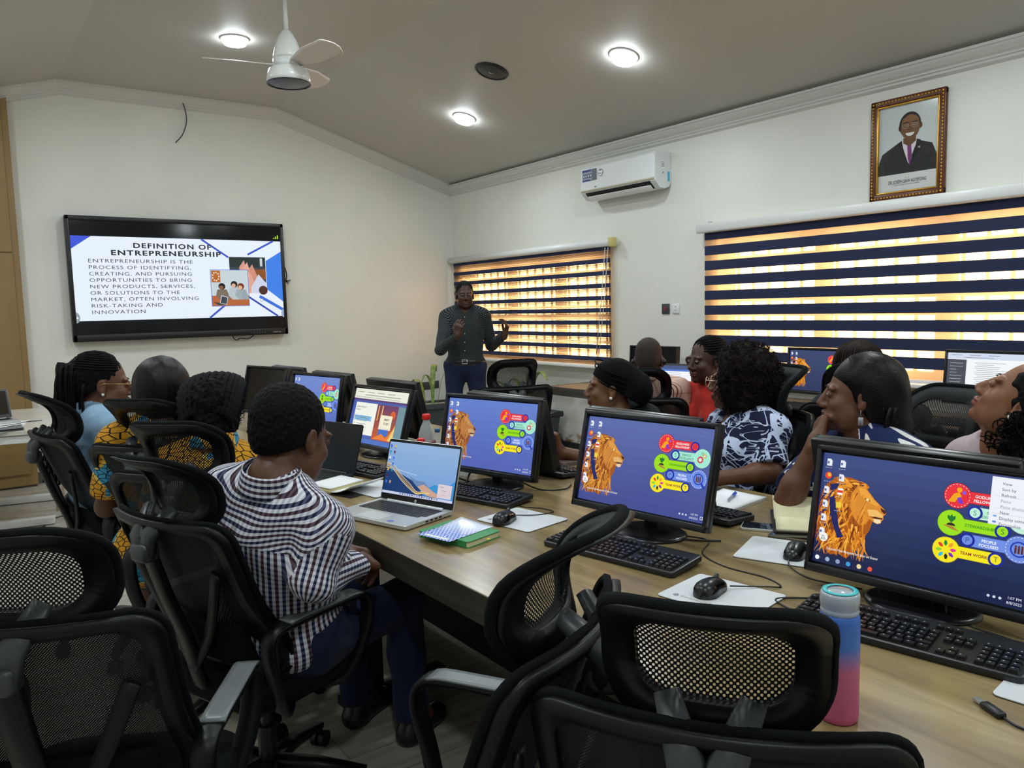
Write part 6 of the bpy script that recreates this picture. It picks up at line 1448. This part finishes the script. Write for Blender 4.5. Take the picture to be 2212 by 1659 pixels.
    def build_body(s, hide=()):
        sd = Sd(); s.torso(sd); s.arms(sd)
        for q in (-1, 1):
            hip, kn, an, toe = s.leg[q]; sd.cone(hip, kn, .08, .056, .05); sd.cone(kn, an, .052, .036, .03); sd.cone(an + np.array([0, 0, -.03]), toe, .036, .028, .02); s.hand(sd, q)
        s.head(sd); V, F = nets(sd, s.h); c = V[F].mean(1); l = ((c - s.C) @ s.HM) / s.hs
        mi = ((np.abs(l[:, 0]) < .024) & (l[:, 1] > .087) & (((l[:, 2] + .0715) / .0135) ** 2 + (l[:, 0] / .0265) ** 2 < 1)).astype(int)
        s.body = link('body', np_mesh('body', V, F, [s.skin, s.lip], mi, None, s.o), s.root)
        for q in (-1, 1):      # eyes
            b = MB(); M3 = Matrix([[float(x) for x in row] for row in s.HM]); ce = s.H((q * .031, .0870, -.001)); b.ell(ce - s.o, (.0122 * s.hs, .0122 * s.hs, .0050 * s.hs), M3, 14, 10); b.cur = 1
            ci = s.H((q * .031, .0960, -.001)); b.ell(ci - s.o, (.0052 * s.hs, .0038 * s.hs, .0045 * s.hs), M3, 12, 8); b.build('eye', [EYEW, EYEI], s.root)
            b = MB(); b.tube([s.H((q * (.012 + .009 * k), .0975 - .0045 * k * k * .55, .0195 + .0035 * sin(pi * k / 4))) - s.o for k in range(5)], [.0010 * s.hs, .0019 * s.hs, .0019 * s.hs, .0016 * s.hs, .0008 * s.hs], 6); b.build('eyebrow', mat('brow_black', '#120c09', .8), s.root)
    def bones(s):
        B = [(s.pel - s.up * .1, s.NB + s.up * .03, s.r, .165 * s.w, .14)]
        for q in (-1, 1):
            S, E, W = s.S[q], s.arm[q][0], s.arm[q][1]
            for a, b, r in ((S, E, .055), (E, W, .045)): B.append((a, b, None, r, r))
        for q in (-1, 1):
            hip, kn, an, _ = s.leg[q]; B.append((hip, kn, None, .08, .08)); B.append((kn, an, None, .05, .05))
        return B
    def garment(s, name, sd, m, label=None, h=None, mats2=None, mifn=None, yoke=0):
        V, F = nets(sd, h or s.h); c = V[F].mean(1); B = s.bones(); best = np.full(len(c), 1e9); which = np.zeros(len(c), int)
        for i, (a, b, x, r, _) in enumerate(B):
            ab = b - a; t = np.clip(((c - a) @ ab) / (ab @ ab), 0.0 if i == 0 else .12, 1); d = np.linalg.norm(c - a - t[:, None] * ab, axis=1) / r; mk = d < best; best[mk] = d[mk]; which[mk] = i
        uv = np.zeros((len(F), 4, 2)); P = V[F]
        for i, (a, b, x, r, ru) in enumerate(B):
            mk = which == i
            if not mk.any(): continue
            ax = (b - a) / np.linalg.norm(b - a); e1 = x if x is not None else s.f - ax * (s.f @ ax)
            e1 = e1 - ax * (e1 @ ax); e1 = e1 / np.linalg.norm(e1); e2 = np.cross(ax, e1); Q = P[mk] - a
            ang = np.arctan2(Q @ e2, Q @ e1); ang = ang + (np.pi / 2 if i == 0 else 0); ang0 = ang[:, :1]; ang = ang0 + (ang - ang0 + np.pi) % (2 * np.pi) - np.pi
            uv[mk, :, 0] = ang * ru; uv[mk, :, 1] = Q @ ax + .31 * i
            if i == 0 and yoke:
                yk = (Q.mean(1) @ ax) > yoke * np.linalg.norm(b - a); w_ = uv[mk]; w_[yk, :, 0] = (Q @ ax - (Q @ s.f) * .55)[yk] * 1.5; w_[yk, :, 1] = (Q @ e1)[yk]; uv[mk] = w_
        mats = [m] + (mats2 or []); mi = mifn(c) if mifn else None
        o = link(name, np_mesh(name, V, F, mats, mi, uv, s.o), s.root)
        if label: o['label'] = label
        return o
    def neck_cut(s, r=.062, front=0.0):
        a = s.NB + s.up * .12; b = s.NB + s.up * .0 - s.f * .005
        q = Sd(); q.cone(a, b, r, r, .001)
        if front: q.cone(s.NB + s.f * .09 + s.up * .03, s.NB + s.f * (.11) - s.up * front, .055, .02, .02)
        return outside(lambda P: q.ev(P, .3))
    def shirt(s, name, m, sleeve='long', e=.012, hem=-.16, neck=.06, front=0.0, folds=.0035, up=.72, label=None, seed=1, yoke=0):
        sd = Sd(); s.torso(sd, e)
        if sleeve == 'long': s.arms(sd, e * .9, 1, .93, cap=True, flare=.003)
        elif sleeve == 'short': s.arms(sd, e, up, 0, cap=True, flare=.012)
        sd.disp = wob(seed, folds, 22, 60, 6); sd.cut = [plane(s.pel + s.up * hem, -s.up), s.neck_cut(neck, front)]
        return s.garment(name, sd, m, label, yoke=yoke)
    def collar(s, m, r=.068, hgt=.042):
        a = np.array(s.NB) + s.up * .036 - s.f * .004; b = MB()
        def fn(u, v):
            t = (u - .5) * (2 * pi - .7); d = s.r * sin(t) - s.f * cos(t)
            fl = .016 * v; return tuple(a + d * (r + fl) + s.up * (hgt - hgt * 1.15 * v - .018 * max(0, d @ s.f)) - s.o)
        b.grid(fn, 32, 5, thick=.002); o = b.build('collar', m, s.root); me = o.data; l = me.uv_layers.new(name='cloth')
        for lp in me.loops:
            q = np.array(me.vertices[lp.vertex_index].co) + s.o - s.NB; l.data[lp.index].uv = (float(q @ s.up), float(np.arctan2(q @ s.r, -(q @ s.f)) * r))
        return o
    def trousers(s, m, name='trousers', top=.10, e=.012, seed=4):
        sd = Sd(); lp = lambda t: s.pel + (s.NB - s.pel) * t; w = s.w
        sd.ell(lp(.04), (.168 * w + e, .125 * s.dep + e, .12 + e), s.TM, .05); sd.ell(lp(.38) + s.f * .008, (.146 * w + e, .112 * s.dep + e, .16 + e), s.TM, .05)
        for q in (-1, 1): hip, kn, an, _ = s.leg[q]; sd.cone(hip, kn, .08 + e, .058 + e, .05); sd.cone(kn, an, .056 + e, .046 + e, .03, 'b')
        sd.disp = wob(seed, .003, 25, 55, 5); sd.cut = [plane(s.pel + s.up * top, s.up)]; o = s.garment(name, sd, m); s.shoes(); return o
    def skirt(s, m, top=.10):
        sd = Sd(); s_ = s; e = .014
        sd.ell(s.pel + (s.NB - s.pel) * .04, (.168 * s.w + e, .125 * s.dep + e, .12 + e), s.TM, .05)
        for q in (-1, 1): hip, kn, an, _ = s.leg[q]; sd.cone(hip, kn, .085 + e, .07 + e, .09); sd.cone(kn, kn + (an - kn) * .5, .07 + e, .08 + e, .06, 'b')
        sd.disp = wob(9, .004, 20, 45, 5); sd.cut = [plane(s.pel + s.up * top, s.up)]; o = s.garment('skirt', sd, m); s.shoes(); return o
    def shoes(s):
        for q in (-1, 1):
            _, _, an, toe = s.leg[q]; sd = Sd(); d = toe - an; d[2] = 0; d /= np.linalg.norm(d)
            hl = np.array([an[0], an[1], .035]) - d * .03; sd.cone(hl, hl + d * .17, .038, .036, .02); sd.cone(hl + d * .02, np.array([an[0], an[1], .09]), .04, .042, .03); sd.cut = [plane((0, 0, .002), (0, 0, -1)), plane((0, 0, .095), (0, 0, 1))]
            V, F = nets(sd, .006); link('shoe', np_mesh('shoe', V, F, [mat('shoe_black', '#0f0f11', .35)], None, None, s.o), s.root)
    def hair_sd(s, prims, cuts=(), disp=None, h=.005, m=None, name='hair'):
        """prims and cuts in head space"""
        sd = Sd()
        for p in prims:
            if len(p) == 3: sd.ell(s.H(p[0]), np.array(p[1]) * s.hs, s.HM, p[2])
            else: sd.cone(s.H(p[0]), s.H(p[1]), p[2] * s.hs, p[3] * s.hs, p[4])
        loc = lambda P: ((P - s.C) @ s.HM) / s.hs
        sd.cut = [(lambda P, c=c: c(loc(P))) for c in cuts]; sd.disp = disp
        V, F = nets(sd, h); return link(name, np_mesh(name, V, F, [m], None, None, s.o), s.root)
    def tubes(s, paths, r, m, name='braids', n=6, local=True, taper=True, braid=0.0):
        b = MB()
        for pth in paths:
            pts = [s.H(p) - s.o for p in pth] if local else [np.array(p) - s.o for p in pth]; k = len(pts)
            rr = r() if callable(r) else r
            b.tube([tuple(map(float, p)) for p in pts], [rr * (1 - (.45 * i / k if taper else 0)) * (1 + braid * (1 if i % 2 else -1)) for i in range(k)], n)
        return b.build(name, m, s.root)
def short_hair(p, m, t=.006, amp=.0012, back=-.062, h=.004):
    return p.hair_sd([((0, -.022 - t * .9, .036), (.074 + t, .0965 + t, .0845 + t), .02), ((0, -.034, -.02), (.068 + t * .6, .075 + t * .6, .07), .03)],
        [lambda Q: -(Q[:, 2] - (-.015 + .62 * Q[:, 1] + .6 * np.maximum(0, Q[:, 1] - .045))), lambda Q: .018 - np.linalg.norm((Q - np.array([0, .0, -.015])) * np.array([0, 1, .6]), axis=1)], wob(21, amp, 250, 700, 9), h, m)
def glasses(p, m):
    b = MB()
    for q in (-1, 1):
        b.tube([tuple(p.H((q * .034 + .026 * cos(a), .116 - .004 * abs(cos(a)), -.006 + .021 * sin(a))) - p.o) for a in np.linspace(0, 2 * pi, 25)[:-1]], .0017 * p.hs, 6, closed=True)
        b.tube([tuple(p.H(x) - p.o) for x in ((q * .06, .112, .004), (q * .076, .09, .004), (q * .083, .0, .002), (q * .083, -.02, -.012))], .0017 * p.hs, 6)
    b.tube([tuple(p.H(x) - p.o) for x in ((-.009, .118, .0), (0, .12, .004), (.009, .118, .0))], .0016 * p.hs, 6); b.build('spectacles', m, p.root)
def earring(p, q, r=.005, m=None, drop=0):
    b = MB(); c = p.H((q * .086, -.001, -.043)) - p.o
    if drop:
        b.tube([tuple(c), tuple(c + np.array([0, 0, -drop]))], .001, 5); b.M = Matrix.Translation(Vector(c + np.array([0, 0, -drop - .014]))) @ Matrix([[float(x) for x in r_] for r_ in p.HM]).to_4x4()
        b.box((0, 0, 0), (.004, .016, .026), .004); b.box((q * .003, 0, 0), (.002, .009, .017), .001)
    else: b.ell(tuple(c), (r, r, r), None, 12, 8)
    b.build('earring', m or mat('pearl', '#e6e2da', .15), p.root)

# ------------------------------------------------------------------ the people
BLK = hair_mat('hair_black', '#040405', '#0b0b0d', (60, 60, 60), .75); SLEEK = hair_mat('hair_sleek', '#090606', '#1b1413', (70, 70, 3), .42, .35)
SLEEK2 = hair_mat('hair_sleek_wig', '#070506', '#171113', (60, 5, 60), .42, .35); BRN = hair_mat('hair_brown_black', '#0a0605', '#21130f', (90, 90, 90), .6); BRD = hair_mat('hair_braids_brown', '#0c0706', '#2a1a13', (30, 30, 30), .55)
NAVYT = plain_cloth('navy_trousers', '#1c2540'); DKT = plain_cloth('black_trousers', '#14151a')
def curls(p, n, prim_c, prim_r, ln, r, turns, amp, m, mask, seed=1, sag=.0):
    g = random.Random(seed); paths = []
    while len(paths) < n:
        z = g.uniform(-1, 1); a = g.uniform(0, 2 * pi); q = math.sqrt(1 - z * z); d = Vector((q * cos(a), q * sin(a), z))
        c = Vector((prim_c[0] + d.x * prim_r[0], prim_c[1] + d.y * prim_r[1], prim_c[2] + d.z * prim_r[2]))
        if not mask(c): continue
        u, w = frame_of(d); L_ = ln * g.uniform(.6, 1.2); ph = g.uniform(0, 6.28); pts = []
        for k in range(13):
            t = k / 12; an = ph + turns * 2 * pi * t; pts.append(c + d * (L_ * (t - .45)) * (1 if not sag else .35) + u * cos(an) * amp + w * sin(an) * amp + Vector((0, 0, -sag * t)))
        paths.append(pts)
    return p.tubes(paths, lambda: g.uniform(.7, 1.2) * r, m, 'curls', 5)

def snap(pts, c, r):
    out = []
    for q in pts:
        d = np.array(q) - np.array(c); k = np.linalg.norm(d / np.array(r)); out.append(tuple(np.array(c) + d / max(k, 1e-6)))
    return out

# 1 presenter
p = Person('standing presenter in a black dotted shirt and navy trousers with both hands raised', (-1.15, -2.0, .93), (-1.132, -2.0, 1.588), 243, 236, '#4a3022', hp=-4, w=1.06, h=.0055, stand=True,
    arms={1: ((-1.45, -2.07, 1.10), (-1.375, -2.24, 1.225), (.05, -.25, .95), (.7, .5, .1)), -1: ((-.885, -2.06, 1.11), (-.885, -2.27, 1.21), (.18, -.2, .95), (-.8, .3, .2))}, curl=.55, lip='#5c3830')
p.build_body(); SH = dot_cloth(); p.shirt('shirt', SH, 'long', hem=-.0, neck=.058, front=.03, seed=3); p.collar(SH); p.trousers(NAVYT, top=.045)
b = MB(); c = p.pel + p.up * .035 - p.o
b.tube([tuple(c + p.r * cos(a) * .178 * p.w + p.f * sin(a) * .137) for a in np.linspace(0, 2 * pi, 41)[:-1]], .018, 8, closed=True, flat=(.25, 1), up=None); b.build('belt', mat('belt_black', '#0c0c0d', .4), p.root)
b = MB(); M3 = Matrix([[float(x) for x in r_] for r_ in p.TM]).to_4x4(); b.M = Matrix.Translation(Vector(c + p.f * .142)) @ M3
for dx, dz, sx, sz in ((0, .018, .05, .006), (0, -.018, .05, .006), (-.022, 0, .006, .04), (.022, 0, .006, .04)): b.box((dx, 0, dz), (sx, .006, sz), .001)
b.build('belt_buckle', STEEL, p.root)
b = MB()
for k in range(6): b.ell(tuple(p.pel + (p.NB - p.pel) * (.12 + .15 * k) + p.f * (.128 if k < 4 else .118) - p.o), (.005, .005, .005), None, 8, 6)
b.build('shirt_button', mat('button_pearl', '#b9bcb8', .3), p.root)
short_hair(p, BLK, .004, .0008)

# 2 woman with braids, spectacles and a denim shirt
p = Person('woman in profile with long black braids, spectacles and a pale denim shirt', (-4.50, -4.28, .55), (-4.462, -4.203, 1.172), -7, 5, '#6b4430', hp=-6, w=1.06, dep=1.1, hs=1.06, h=.0045, bust=True)
p.build_body(); p.shirt('denim_shirt', plain_cloth('pale_denim', '#8fb0cc', .2), 'long', neck=.06, seed=5); p.collar(MATS['pale_denim']); p.trousers(DKT)
glasses(p, mat('gold_rim', '#c9a26a', .2, metal=.8)); earring(p, 1, .0065)
p.hair_sd([((0, -.03, .038), (.081, .104, .091), .02), ((0, -.05, -.02), (.075, .07, .08), .03), ((.0, -.115, .035), (.04, .04, .04), .02)], [lambda Q: -(Q[:, 2] - (-.01 + .55 * Q[:, 1] + .9 * np.maximum(0, Q[:, 1] - .04))), lambda Q: .02 - np.linalg.norm((Q - np.array([0, .0, -.015])) * np.array([0, 1, .6]), axis=1)], wob(8, .0016, 200, 420, 7), .004, BLK)
g = random.Random(4); paths = []
for k in range(22):
    a = rad(-75 + 150 * k / 21); paths.append(snap([(sin(a) * .09 * (.6 + .4 * sin(pi * t)), .06 - .17 * t, .038 + cos(a) * .09) for t in np.linspace(0, 1, 10)], (0, -.03, .038), (.082, .105, .092)))
p.tubes(paths, .0055, BLK, 'cornrows', 6, braid=.18)
paths = []
for k in range(64):
    x = g.uniform(-.07, .07); y0 = -.125 + g.uniform(-.02, .06); L_ = g.uniform(.3, .44); dx = g.uniform(-.03, .03); dy = g.uniform(-.06, .05); lift = g.uniform(.0, .03)
    paths.append([(x * .4, -.115, .06), (x * .6, y0 - .02, .055 + lift * .5), (x, y0 - .025, .02), (x + dx * .3, y0 - .02 + dy * .2, -.1)] + [(x + dx * t, y0 - .015 + dy * t, -.1 - L_ * t * .75) for t in (.3, .5, .7, .85, 1)])
for k in range(14):
    x = .035 + g.uniform(0, .045); paths.append([(x, -.07, .0), (x + .012, -.075, -.08), (x + .02, -.05, -.16), (x + .02, .0 + g.uniform(-.02, .02), -.22), (x + .01, .05 + g.uniform(-.02, .02), -.27)])
p.tubes([[q for q in [tuple(v) for v in bez(pt, 3)]] for pt in paths], lambda: g.uniform(.0065, .0085), BLK, 'hanging_braids', 6, braid=.16)

# 3 woman with dark bob from behind
WAX = wax_cloth()
p = Person('woman seen from behind with a smooth dark bob and a yellow and blue print dress', (-4.365, -4.84, .55), (-4.345, -4.79, 1.178), 80, 74, '#5a3a28', hp=-4, w=1.05, dep=1.1, h=.006, bust=True)
p.build_body(); p.shirt('print_dress', WAX, 'short', neck=.07, up=.8, seed=6); p.skirt(WAX)
p.hair_sd([((0, -.02, .02), (.104, .112, .108), .03), ((0, -.03, -.05), (.106, .092, .09), .04)], [lambda Q: -(Q[:, 2] + .118), lambda Q: np.minimum(Q[:, 1] - .045, .055 - Q[:, 2])], wob(3, .001, 60, 160, 5), .004, SLEEK)
o = MB(); o.ell(tuple(p.H((.02, -.01, -.02)) - p.o), (.02, .03, .05)); del o

# 4 woman with thick plaits from behind
p = Person('woman seen from behind with thick black plaits and a yellow print collar', (-4.30, -5.14, .53), (-4.222, -5.06, 1.092), 62, 72, '#553624', hp=-16, w=1.03, dep=1.08, h=.006, bust=True)
p.build_body(); p.shirt('print_blouse', WAX, 'short', neck=.064, up=.8, seed=8); p.collar(WAX, .078, .05); p.skirt(DKT)
p.hair_sd([((0, -.02, .03), (.096, .112, .1), .03), ((0, -.045, -.04), (.088, .08, .08), .04)], [lambda Q: -(Q[:, 2] - (-.07 + .62 * Q[:, 1] + .5 * np.maximum(0, Q[:, 1] - .03)))], wob(12, .004, 160, 300, 8), .004, BLK)
g = random.Random(6); paths = []
for k in range(13):
    a = rad(-82 + 164 * k / 12); paths.append([(sin(a) * .104 * (.55 + .45 * sin(pi * (.15 + .7 * t))), .085 - .2 * sin(pi * t * .5), .03 + cos(a) * .04 + .085 * cos(pi * (t * .95 - .18)) - .02 * t) for t in np.linspace(0, 1, 22)])
p.tubes(paths, .0135, BLK, 'plaits', 8, braid=.28, taper=False)
curls(p, 420, (0, -.02, .02), (.102, .118, .1), .022, .0017, 1.0, .006, BLK, lambda c: c.y < .05 and c.z > -.1 + .3 * c.y, 3)

# 5 man in the checked shirt
p = Person('man from behind in a white shirt with fine navy and maroon checks', (-4.29, -5.86, .55), (-4.255, -5.95, 1.122), 22, 24, '#5c3a28', hp=-20, w=1.14, dep=1.16, h=.0045, hs=1.08,
    arms={1: ((-4.30, -6.155, .765), (-4.115, -6.03, .745), (.75, .6, -.25), (-.4, .3, -.85)), -1: ((-4.28, -5.62, .76), (-4.08, -5.82, .73), (.75, -.5, -.2), (-.3, -.3, -.9))}, curl=.6)
p.build_body(); CHK = check_cloth(); p.shirt('checked_shirt', CHK, 'long', hem=-.17, neck=.058, folds=.0055, e=.016, seed=11, yoke=.80); p.collar(CHK, .074, .05); p.trousers(NAVYT, top=.08)
short_hair(p, BLK, .008, .0016, h=.0035)

# 6 woman with black headwrap
p = Person('woman in profile with a black headwrap, pearl earring and bright blue dress', (-2.45, -5.42, .50), (-2.571, -5.447, 1.087), 136, 150, '#70492f', hp=2, w=.98, h=.0045, bust=True,
    arms={1: None, -1: ((-2.62, -5.52, .74), (-2.79, -5.33, .80), (-.2, .2, .95), (-.9, .2, .1))}, curl=.8)
p.build_body(); BLU = plain_cloth('blue_dress', '#1f4fc4', .25); p.shirt('blue_dress', BLU, 'short', neck=.085, front=.02, up=.8, seed=13); p.skirt(BLU); earring(p, -1, .0075); earring(p, 1, .0075)
WRAP = mat('headwrap_black', '#06070b', .8, spec=.12, bump=.3, bscale=40)
p.hair_sd([((0, -.02, .04), (.087, .107, .093), .02), ((0, -.115, -.01), (.078, .075, .085), .035), ((0, -.05, -.04), (.08, .075, .07), .03)], [lambda Q: -(Q[:, 2] - (.005 + .62 * Q[:, 1] + .0 * Q[:, 0]))], wob(31, .0015, 40, 110, 4), .004, WRAP, 'headwrap')
b = MB()
for k in range(4): b.tube([tuple(p.H((.093 * cos(a) * (1 - .02 * k), -.03 + .105 * sin(a), .06 + .06 * sin(a) - .022 * k + .012 * sin(2 * a))) - p.o) for a in np.linspace(-.3, pi + .3, 16)], .0032, 5)
b.build('wrap_fold', WRAP, p.root)
b = MB(); b.tube([tuple(p.NB + p.r * .075 * cos(a) + p.f * (.03 + .085 * max(0, sin(a))) + p.up * (.035 - .075 * max(0, sin(a))) - p.o) for a in np.linspace(0, pi, 16)], .0014, 5); b.build('necklace', mat('gold', '#c9a050', .25, metal=.9), p.root)

# 7 bald man from behind
p = Person('man with a close shaved head and pink lined shirt facing the wall desk', (-1.76, -4.95, .50), (-1.727, -4.87, 1.142), 36, 34, '#5a3b2c', hp=-14, w=1.14, dep=1.15, h=.0065)
p.build_body(); PK = pink_cloth(); p.shirt('pink_shirt', PK, 'long', neck=.058, seed=15); p.collar(PK); p.trousers(DKT); short_hair(p, mat('stubble', '#2a1d17', .8), .0015, .0004)
b = MB()
for q in (-1, 1): b.tube([tuple(p.H(x) - p.o) for x in ((q * .07, .09, .004), (q * .084, .0, .004), (q * .086, -.03, -.02))], .003, 6); b.ell(tuple(p.H((q * .09, -.012, -.02)) - p.o), (.012, .014, .018), None, 10, 8)
b.build('spectacles', BLACK2, p.root)

# 8 woman in red
p = Person('woman in a red short sleeved top with hair braided back, glancing sideways', (-1.53, -5.28, .52), (-1.662, -5.234, 1.150), 170, 165, '#4a2e22', hp=-3, w=.98, h=.005, bust=True, arms={1: None, -1: ((-1.80, -5.50, .78), (-1.98, -5.44, .70))}, lip='#6a3a38')
p.build_body(); RED = plain_cloth('red_top', '#c4352c', .18); p.shirt('red_top', RED, 'short', neck=.062, up=.62, seed=17); p.trousers(DKT)
p.hair_sd([((0, -.03, .038), (.078, .103, .09), .02), ((0, -.1, .06), (.045, .04, .04), .03)], [lambda Q: -(Q[:, 2] - (-.01 + .6 * Q[:, 1] + .6 * np.maximum(0, Q[:, 1] - .045))), lambda Q: .02 - np.linalg.norm((Q - np.array([0, .0, -.015])) * np.array([0, 1, .6]), axis=1)], wob(5, .0012, 200, 400, 6), .0045, BLK)
paths = [snap([(sin(rad(a)) * .09 * (.6 + .4 * sin(pi * t)), .06 - .17 * t, .038 + cos(rad(a)) * .09) for t in np.linspace(0, 1, 10)], (0, -.03, .038), (.079, .104, .09)) for a in range(-80, 81, 10)]
p.tubes(paths, .0055, BLK, 'braids', 6, braid=.15)

# 9 woman with afro
p = Person('woman with a big round brown black afro and a navy blouse of pale squiggles', (-2.40, -6.03, .52), (-2.352, -5.975, 1.132), 112, 160, '#6a4430', hp=0, w=1.1, dep=1.15, h=.0055, bust=True,
    arms={1: None, -1: ((-2.475, -6.235, .80), (-2.69, -6.13, .79), (-.95, .25, -.05), (0, 0, -1))})
p.build_body(); SQ = squiggle_cloth(); p.shirt('squiggle_blouse', SQ, 'short', neck=.062, front=.07, up=.86, seed=19, e=.018, folds=.006); p.skirt(SQ); glasses(p, mat('pale_rim', '#c9b8a8', .25, metal=.5))
p.hair_sd([((0, -.035, .035), (.122, .125, .122), .03), ((0, -.05, -.06), (.125, .1, .09), .05)], [lambda Q: np.minimum(Q[:, 1] - .055, .075 - Q[:, 2])], wob(9, .006, 80, 260, 10), .005, BRN)
curls(p, 1500, (0, -.038, .005), (.138, .138, .155), .034, .0016, 1.3, .008, BRN, lambda c: not (c.y > .04 and c.z < .085 and abs(c.x) < .1) and c.z > -.155, 7)
earring(p, 1, .006)

# 10 woman with fine brown braids from behind
p = Person('woman from behind with fine brown braids at the wall desk', (-1.43, -6.02, .50), (-1.398, -5.963, 1.128), 22, 20, '#5a3a2a', hp=-4, w=.98, h=.0065, bust=True)
p.build_body(); p.shirt('dark_top', plain_cloth('dark_top', '#23242c'), 'short', neck=.064, seed=21); p.skirt(DKT)
p.hair_sd([((0, -.03, .038), (.082, .105, .091), .02)], [lambda Q: -(Q[:, 2] - (-.02 + .6 * Q[:, 1] + .5 * np.maximum(0, Q[:, 1] - .045)))], None, .006, BRD)
g = random.Random(10); paths = []
for k in range(110):
    a = rad(g.uniform(-105, 105)); r0 = g.uniform(.15, .75); x, y = sin(a), -cos(a); e = g.uniform(.93, 1.12)
    paths.append([(x * .05 * r0, -.01 + y * .05 * r0, .128), (x * .09, -.02 + y * .1, .09), (x * .105 * e, -.02 + y * .118 * e, .02), (x * .108 * e, -.03 + y * .12 * e, -.08), (x * .11 * e, -.035 + y * .12 * e, -.2 - g.uniform(0, .08))])
p.tubes([[tuple(v) for v in bez(pt, 3)] for pt in paths], lambda: g.uniform(.0036, .005), BRD, 'braids', 5, braid=.12)

# 11 woman resting her chin on her hand
p = Person('woman with sleek dark hair and navy leaf dress resting her chin on her hand', (-2.48, -6.72, .53), (-2.615, -6.661, 1.15), 128, 158, '#6b4532', hp=2, w=1.14, dep=1.2, h=.0045, bust=True,
    arms={1: ((-2.80, -6.53, .80), (-2.755, -6.605, 1.0), (.42, .12, .55), (.75, -.55, -.1)), -1: ((-2.66, -6.93, .80), (-2.86, -6.80, .79))}, curl=.75, hs=1.0)
p.build_body(); LF = leaf_cloth(); p.shirt('leaf_dress', LF, 'short', neck=.066, front=.02, up=.8, seed=23, e=.018, folds=.005); p.skirt(LF)
earring(p, -1, drop=.022, m=mat('silver_pale', '#b9bcc0', .25, metal=.6)); earring(p, 1, drop=.022, m=MATS['silver_pale'])
p.hair_sd([((0, -.036, .044), (.09, .110, .095), .02), ((0, -.062, -.02), (.094, .098, .1), .04), ((0, -.11, -.12), (.085, .06, .09), .05)], [lambda Q: -(Q[:, 2] - np.where(Q[:, 1] > -.0, -.03 + .7 * Q[:, 1] + .5 * np.maximum(0, Q[:, 1] - .045), -.03 + 1.6 * Q[:, 1]))], wob(29, .0018, 30, 90, 4), .004, SLEEK2)
g = random.Random(12); paths = []
for k in range(120):
    a = rad(g.uniform(-80, 80)); x, y = sin(a), -cos(a); ph = g.uniform(0, 6.28); e = g.uniform(.9, 1.08); L_ = g.uniform(.16, .27)
    paths.append([(x * .09 * e + .008 * sin(ph + 9 * t), -.05 + y * (.085 + .05 * t) * e + .01 * cos(ph + 8 * t), -.03 - L_ * t) for t in np.linspace(0, 1, 9)])
p.tubes(paths, lambda: g.uniform(.003, .0055), SLEEK2, 'hair_ends', 5)
paths = [snap([(sin(rad(a)) * .1, .05 - .15 * t, .044 + cos(rad(a)) * .09 - .05 * t * abs(sin(rad(a)))) for t in np.linspace(0, 1, 10)], (0, -.036, .044), (.0895, .1095, .0945)) for a in np.linspace(-85, 85, 60)]
p.tubes(paths, .0018, SLEEK2, 'strands', 4)

# 12 woman at the right edge
p = Person('woman at the right edge with thick black curls tipping her face upwards', (-2.42, -7.22, .52), (-2.618, -7.155, 1.168), 103, 160, '#8a5c40', hp=33, w=1.05, dep=1.1, h=.0045, bust=True, hs=1.0, lip='#8a4f48')
p.build_body(); p.shirt('pale_blouse', plain_cloth('pale_blouse', '#cdb9be', .15), 'short', neck=.068, up=.8, seed=25); p.skirt(DKT); earring(p, -1, .007); earring(p, 1, .007)
p.hair_sd([((0, -.05, .048), (.1, .118, .098), .03), ((0, -.09, -.06), (.12, .1, .13), .06)], [lambda Q: -(Q[:, 2] - np.where(Q[:, 1] > .0, -.036 + 1.0 * Q[:, 1] + .5 * np.maximum(0, Q[:, 1] - .03), -.036 + 4 * (Q[:, 1] - .0)))], wob(33, .006, 80, 240, 10), .005, BLK)
curls(p, 800, (0, -.055, .01), (.125, .135, .16), .05, .0028, 1.4, .011, BLK, lambda c: c.y < .01 + .5 * max(0, c.z - .05) and c.z > -.17, 9)
g = random.Random(14); paths = []
for k in range(70):
    a = rad(g.uniform(-100, 100)); x, y = sin(a), -cos(a); ph = g.uniform(0, 6.28); L_ = g.uniform(.12, .24); W0 = p.H((x * .115, -.06 + y * .12, -.03))
    paths.append([W0 + np.array([.014 * cos(ph + 14 * t), .014 * sin(ph + 14 * t), -L_ * t]) for t in np.linspace(0, 1, 18)])
p.tubes(paths, lambda: g.uniform(.004, .006), BLK, 'hanging_curls', 5, local=False)

# dark jacket hung over the chair of the woman in the headwrap
sd = Sd(); hd_ = rad(160); fx_ = np.array([cos(hd_), sin(hd_), 0]); rx_ = np.array([sin(hd_), -cos(hd_), 0]); bc = np.array([-2.36, -5.35, 0])
sd.cone(bc + rx_ * .2 + np.array([0, 0, .93]), bc - rx_ * .2 + np.array([0, 0, .95]), .055, .06, .03); sd.ell(bc + np.array([0, 0, .78]) - fx_ * .04, (.06, .24, .2), np.stack([fx_, rx_, np.array([0, 0, 1.])], 1), .05); sd.ell(bc + rx_ * .1 + np.array([0, 0, 1.0]), (.08, .1, .08), np.stack([fx_, rx_, np.array([0, 0, 1.])], 1), .05)
sd.disp = wob(44, .007, 20, 50, 6); V, F = nets(sd, .008); o = link('jacket', np_mesh('jacket', V, F, [mat('jacket_dark', '#11191a', .85)], None, None, bc), None, tuple(bc)); tag(o, 'dark green black jacket slung over the chair behind the headwrap woman', 'jacket')
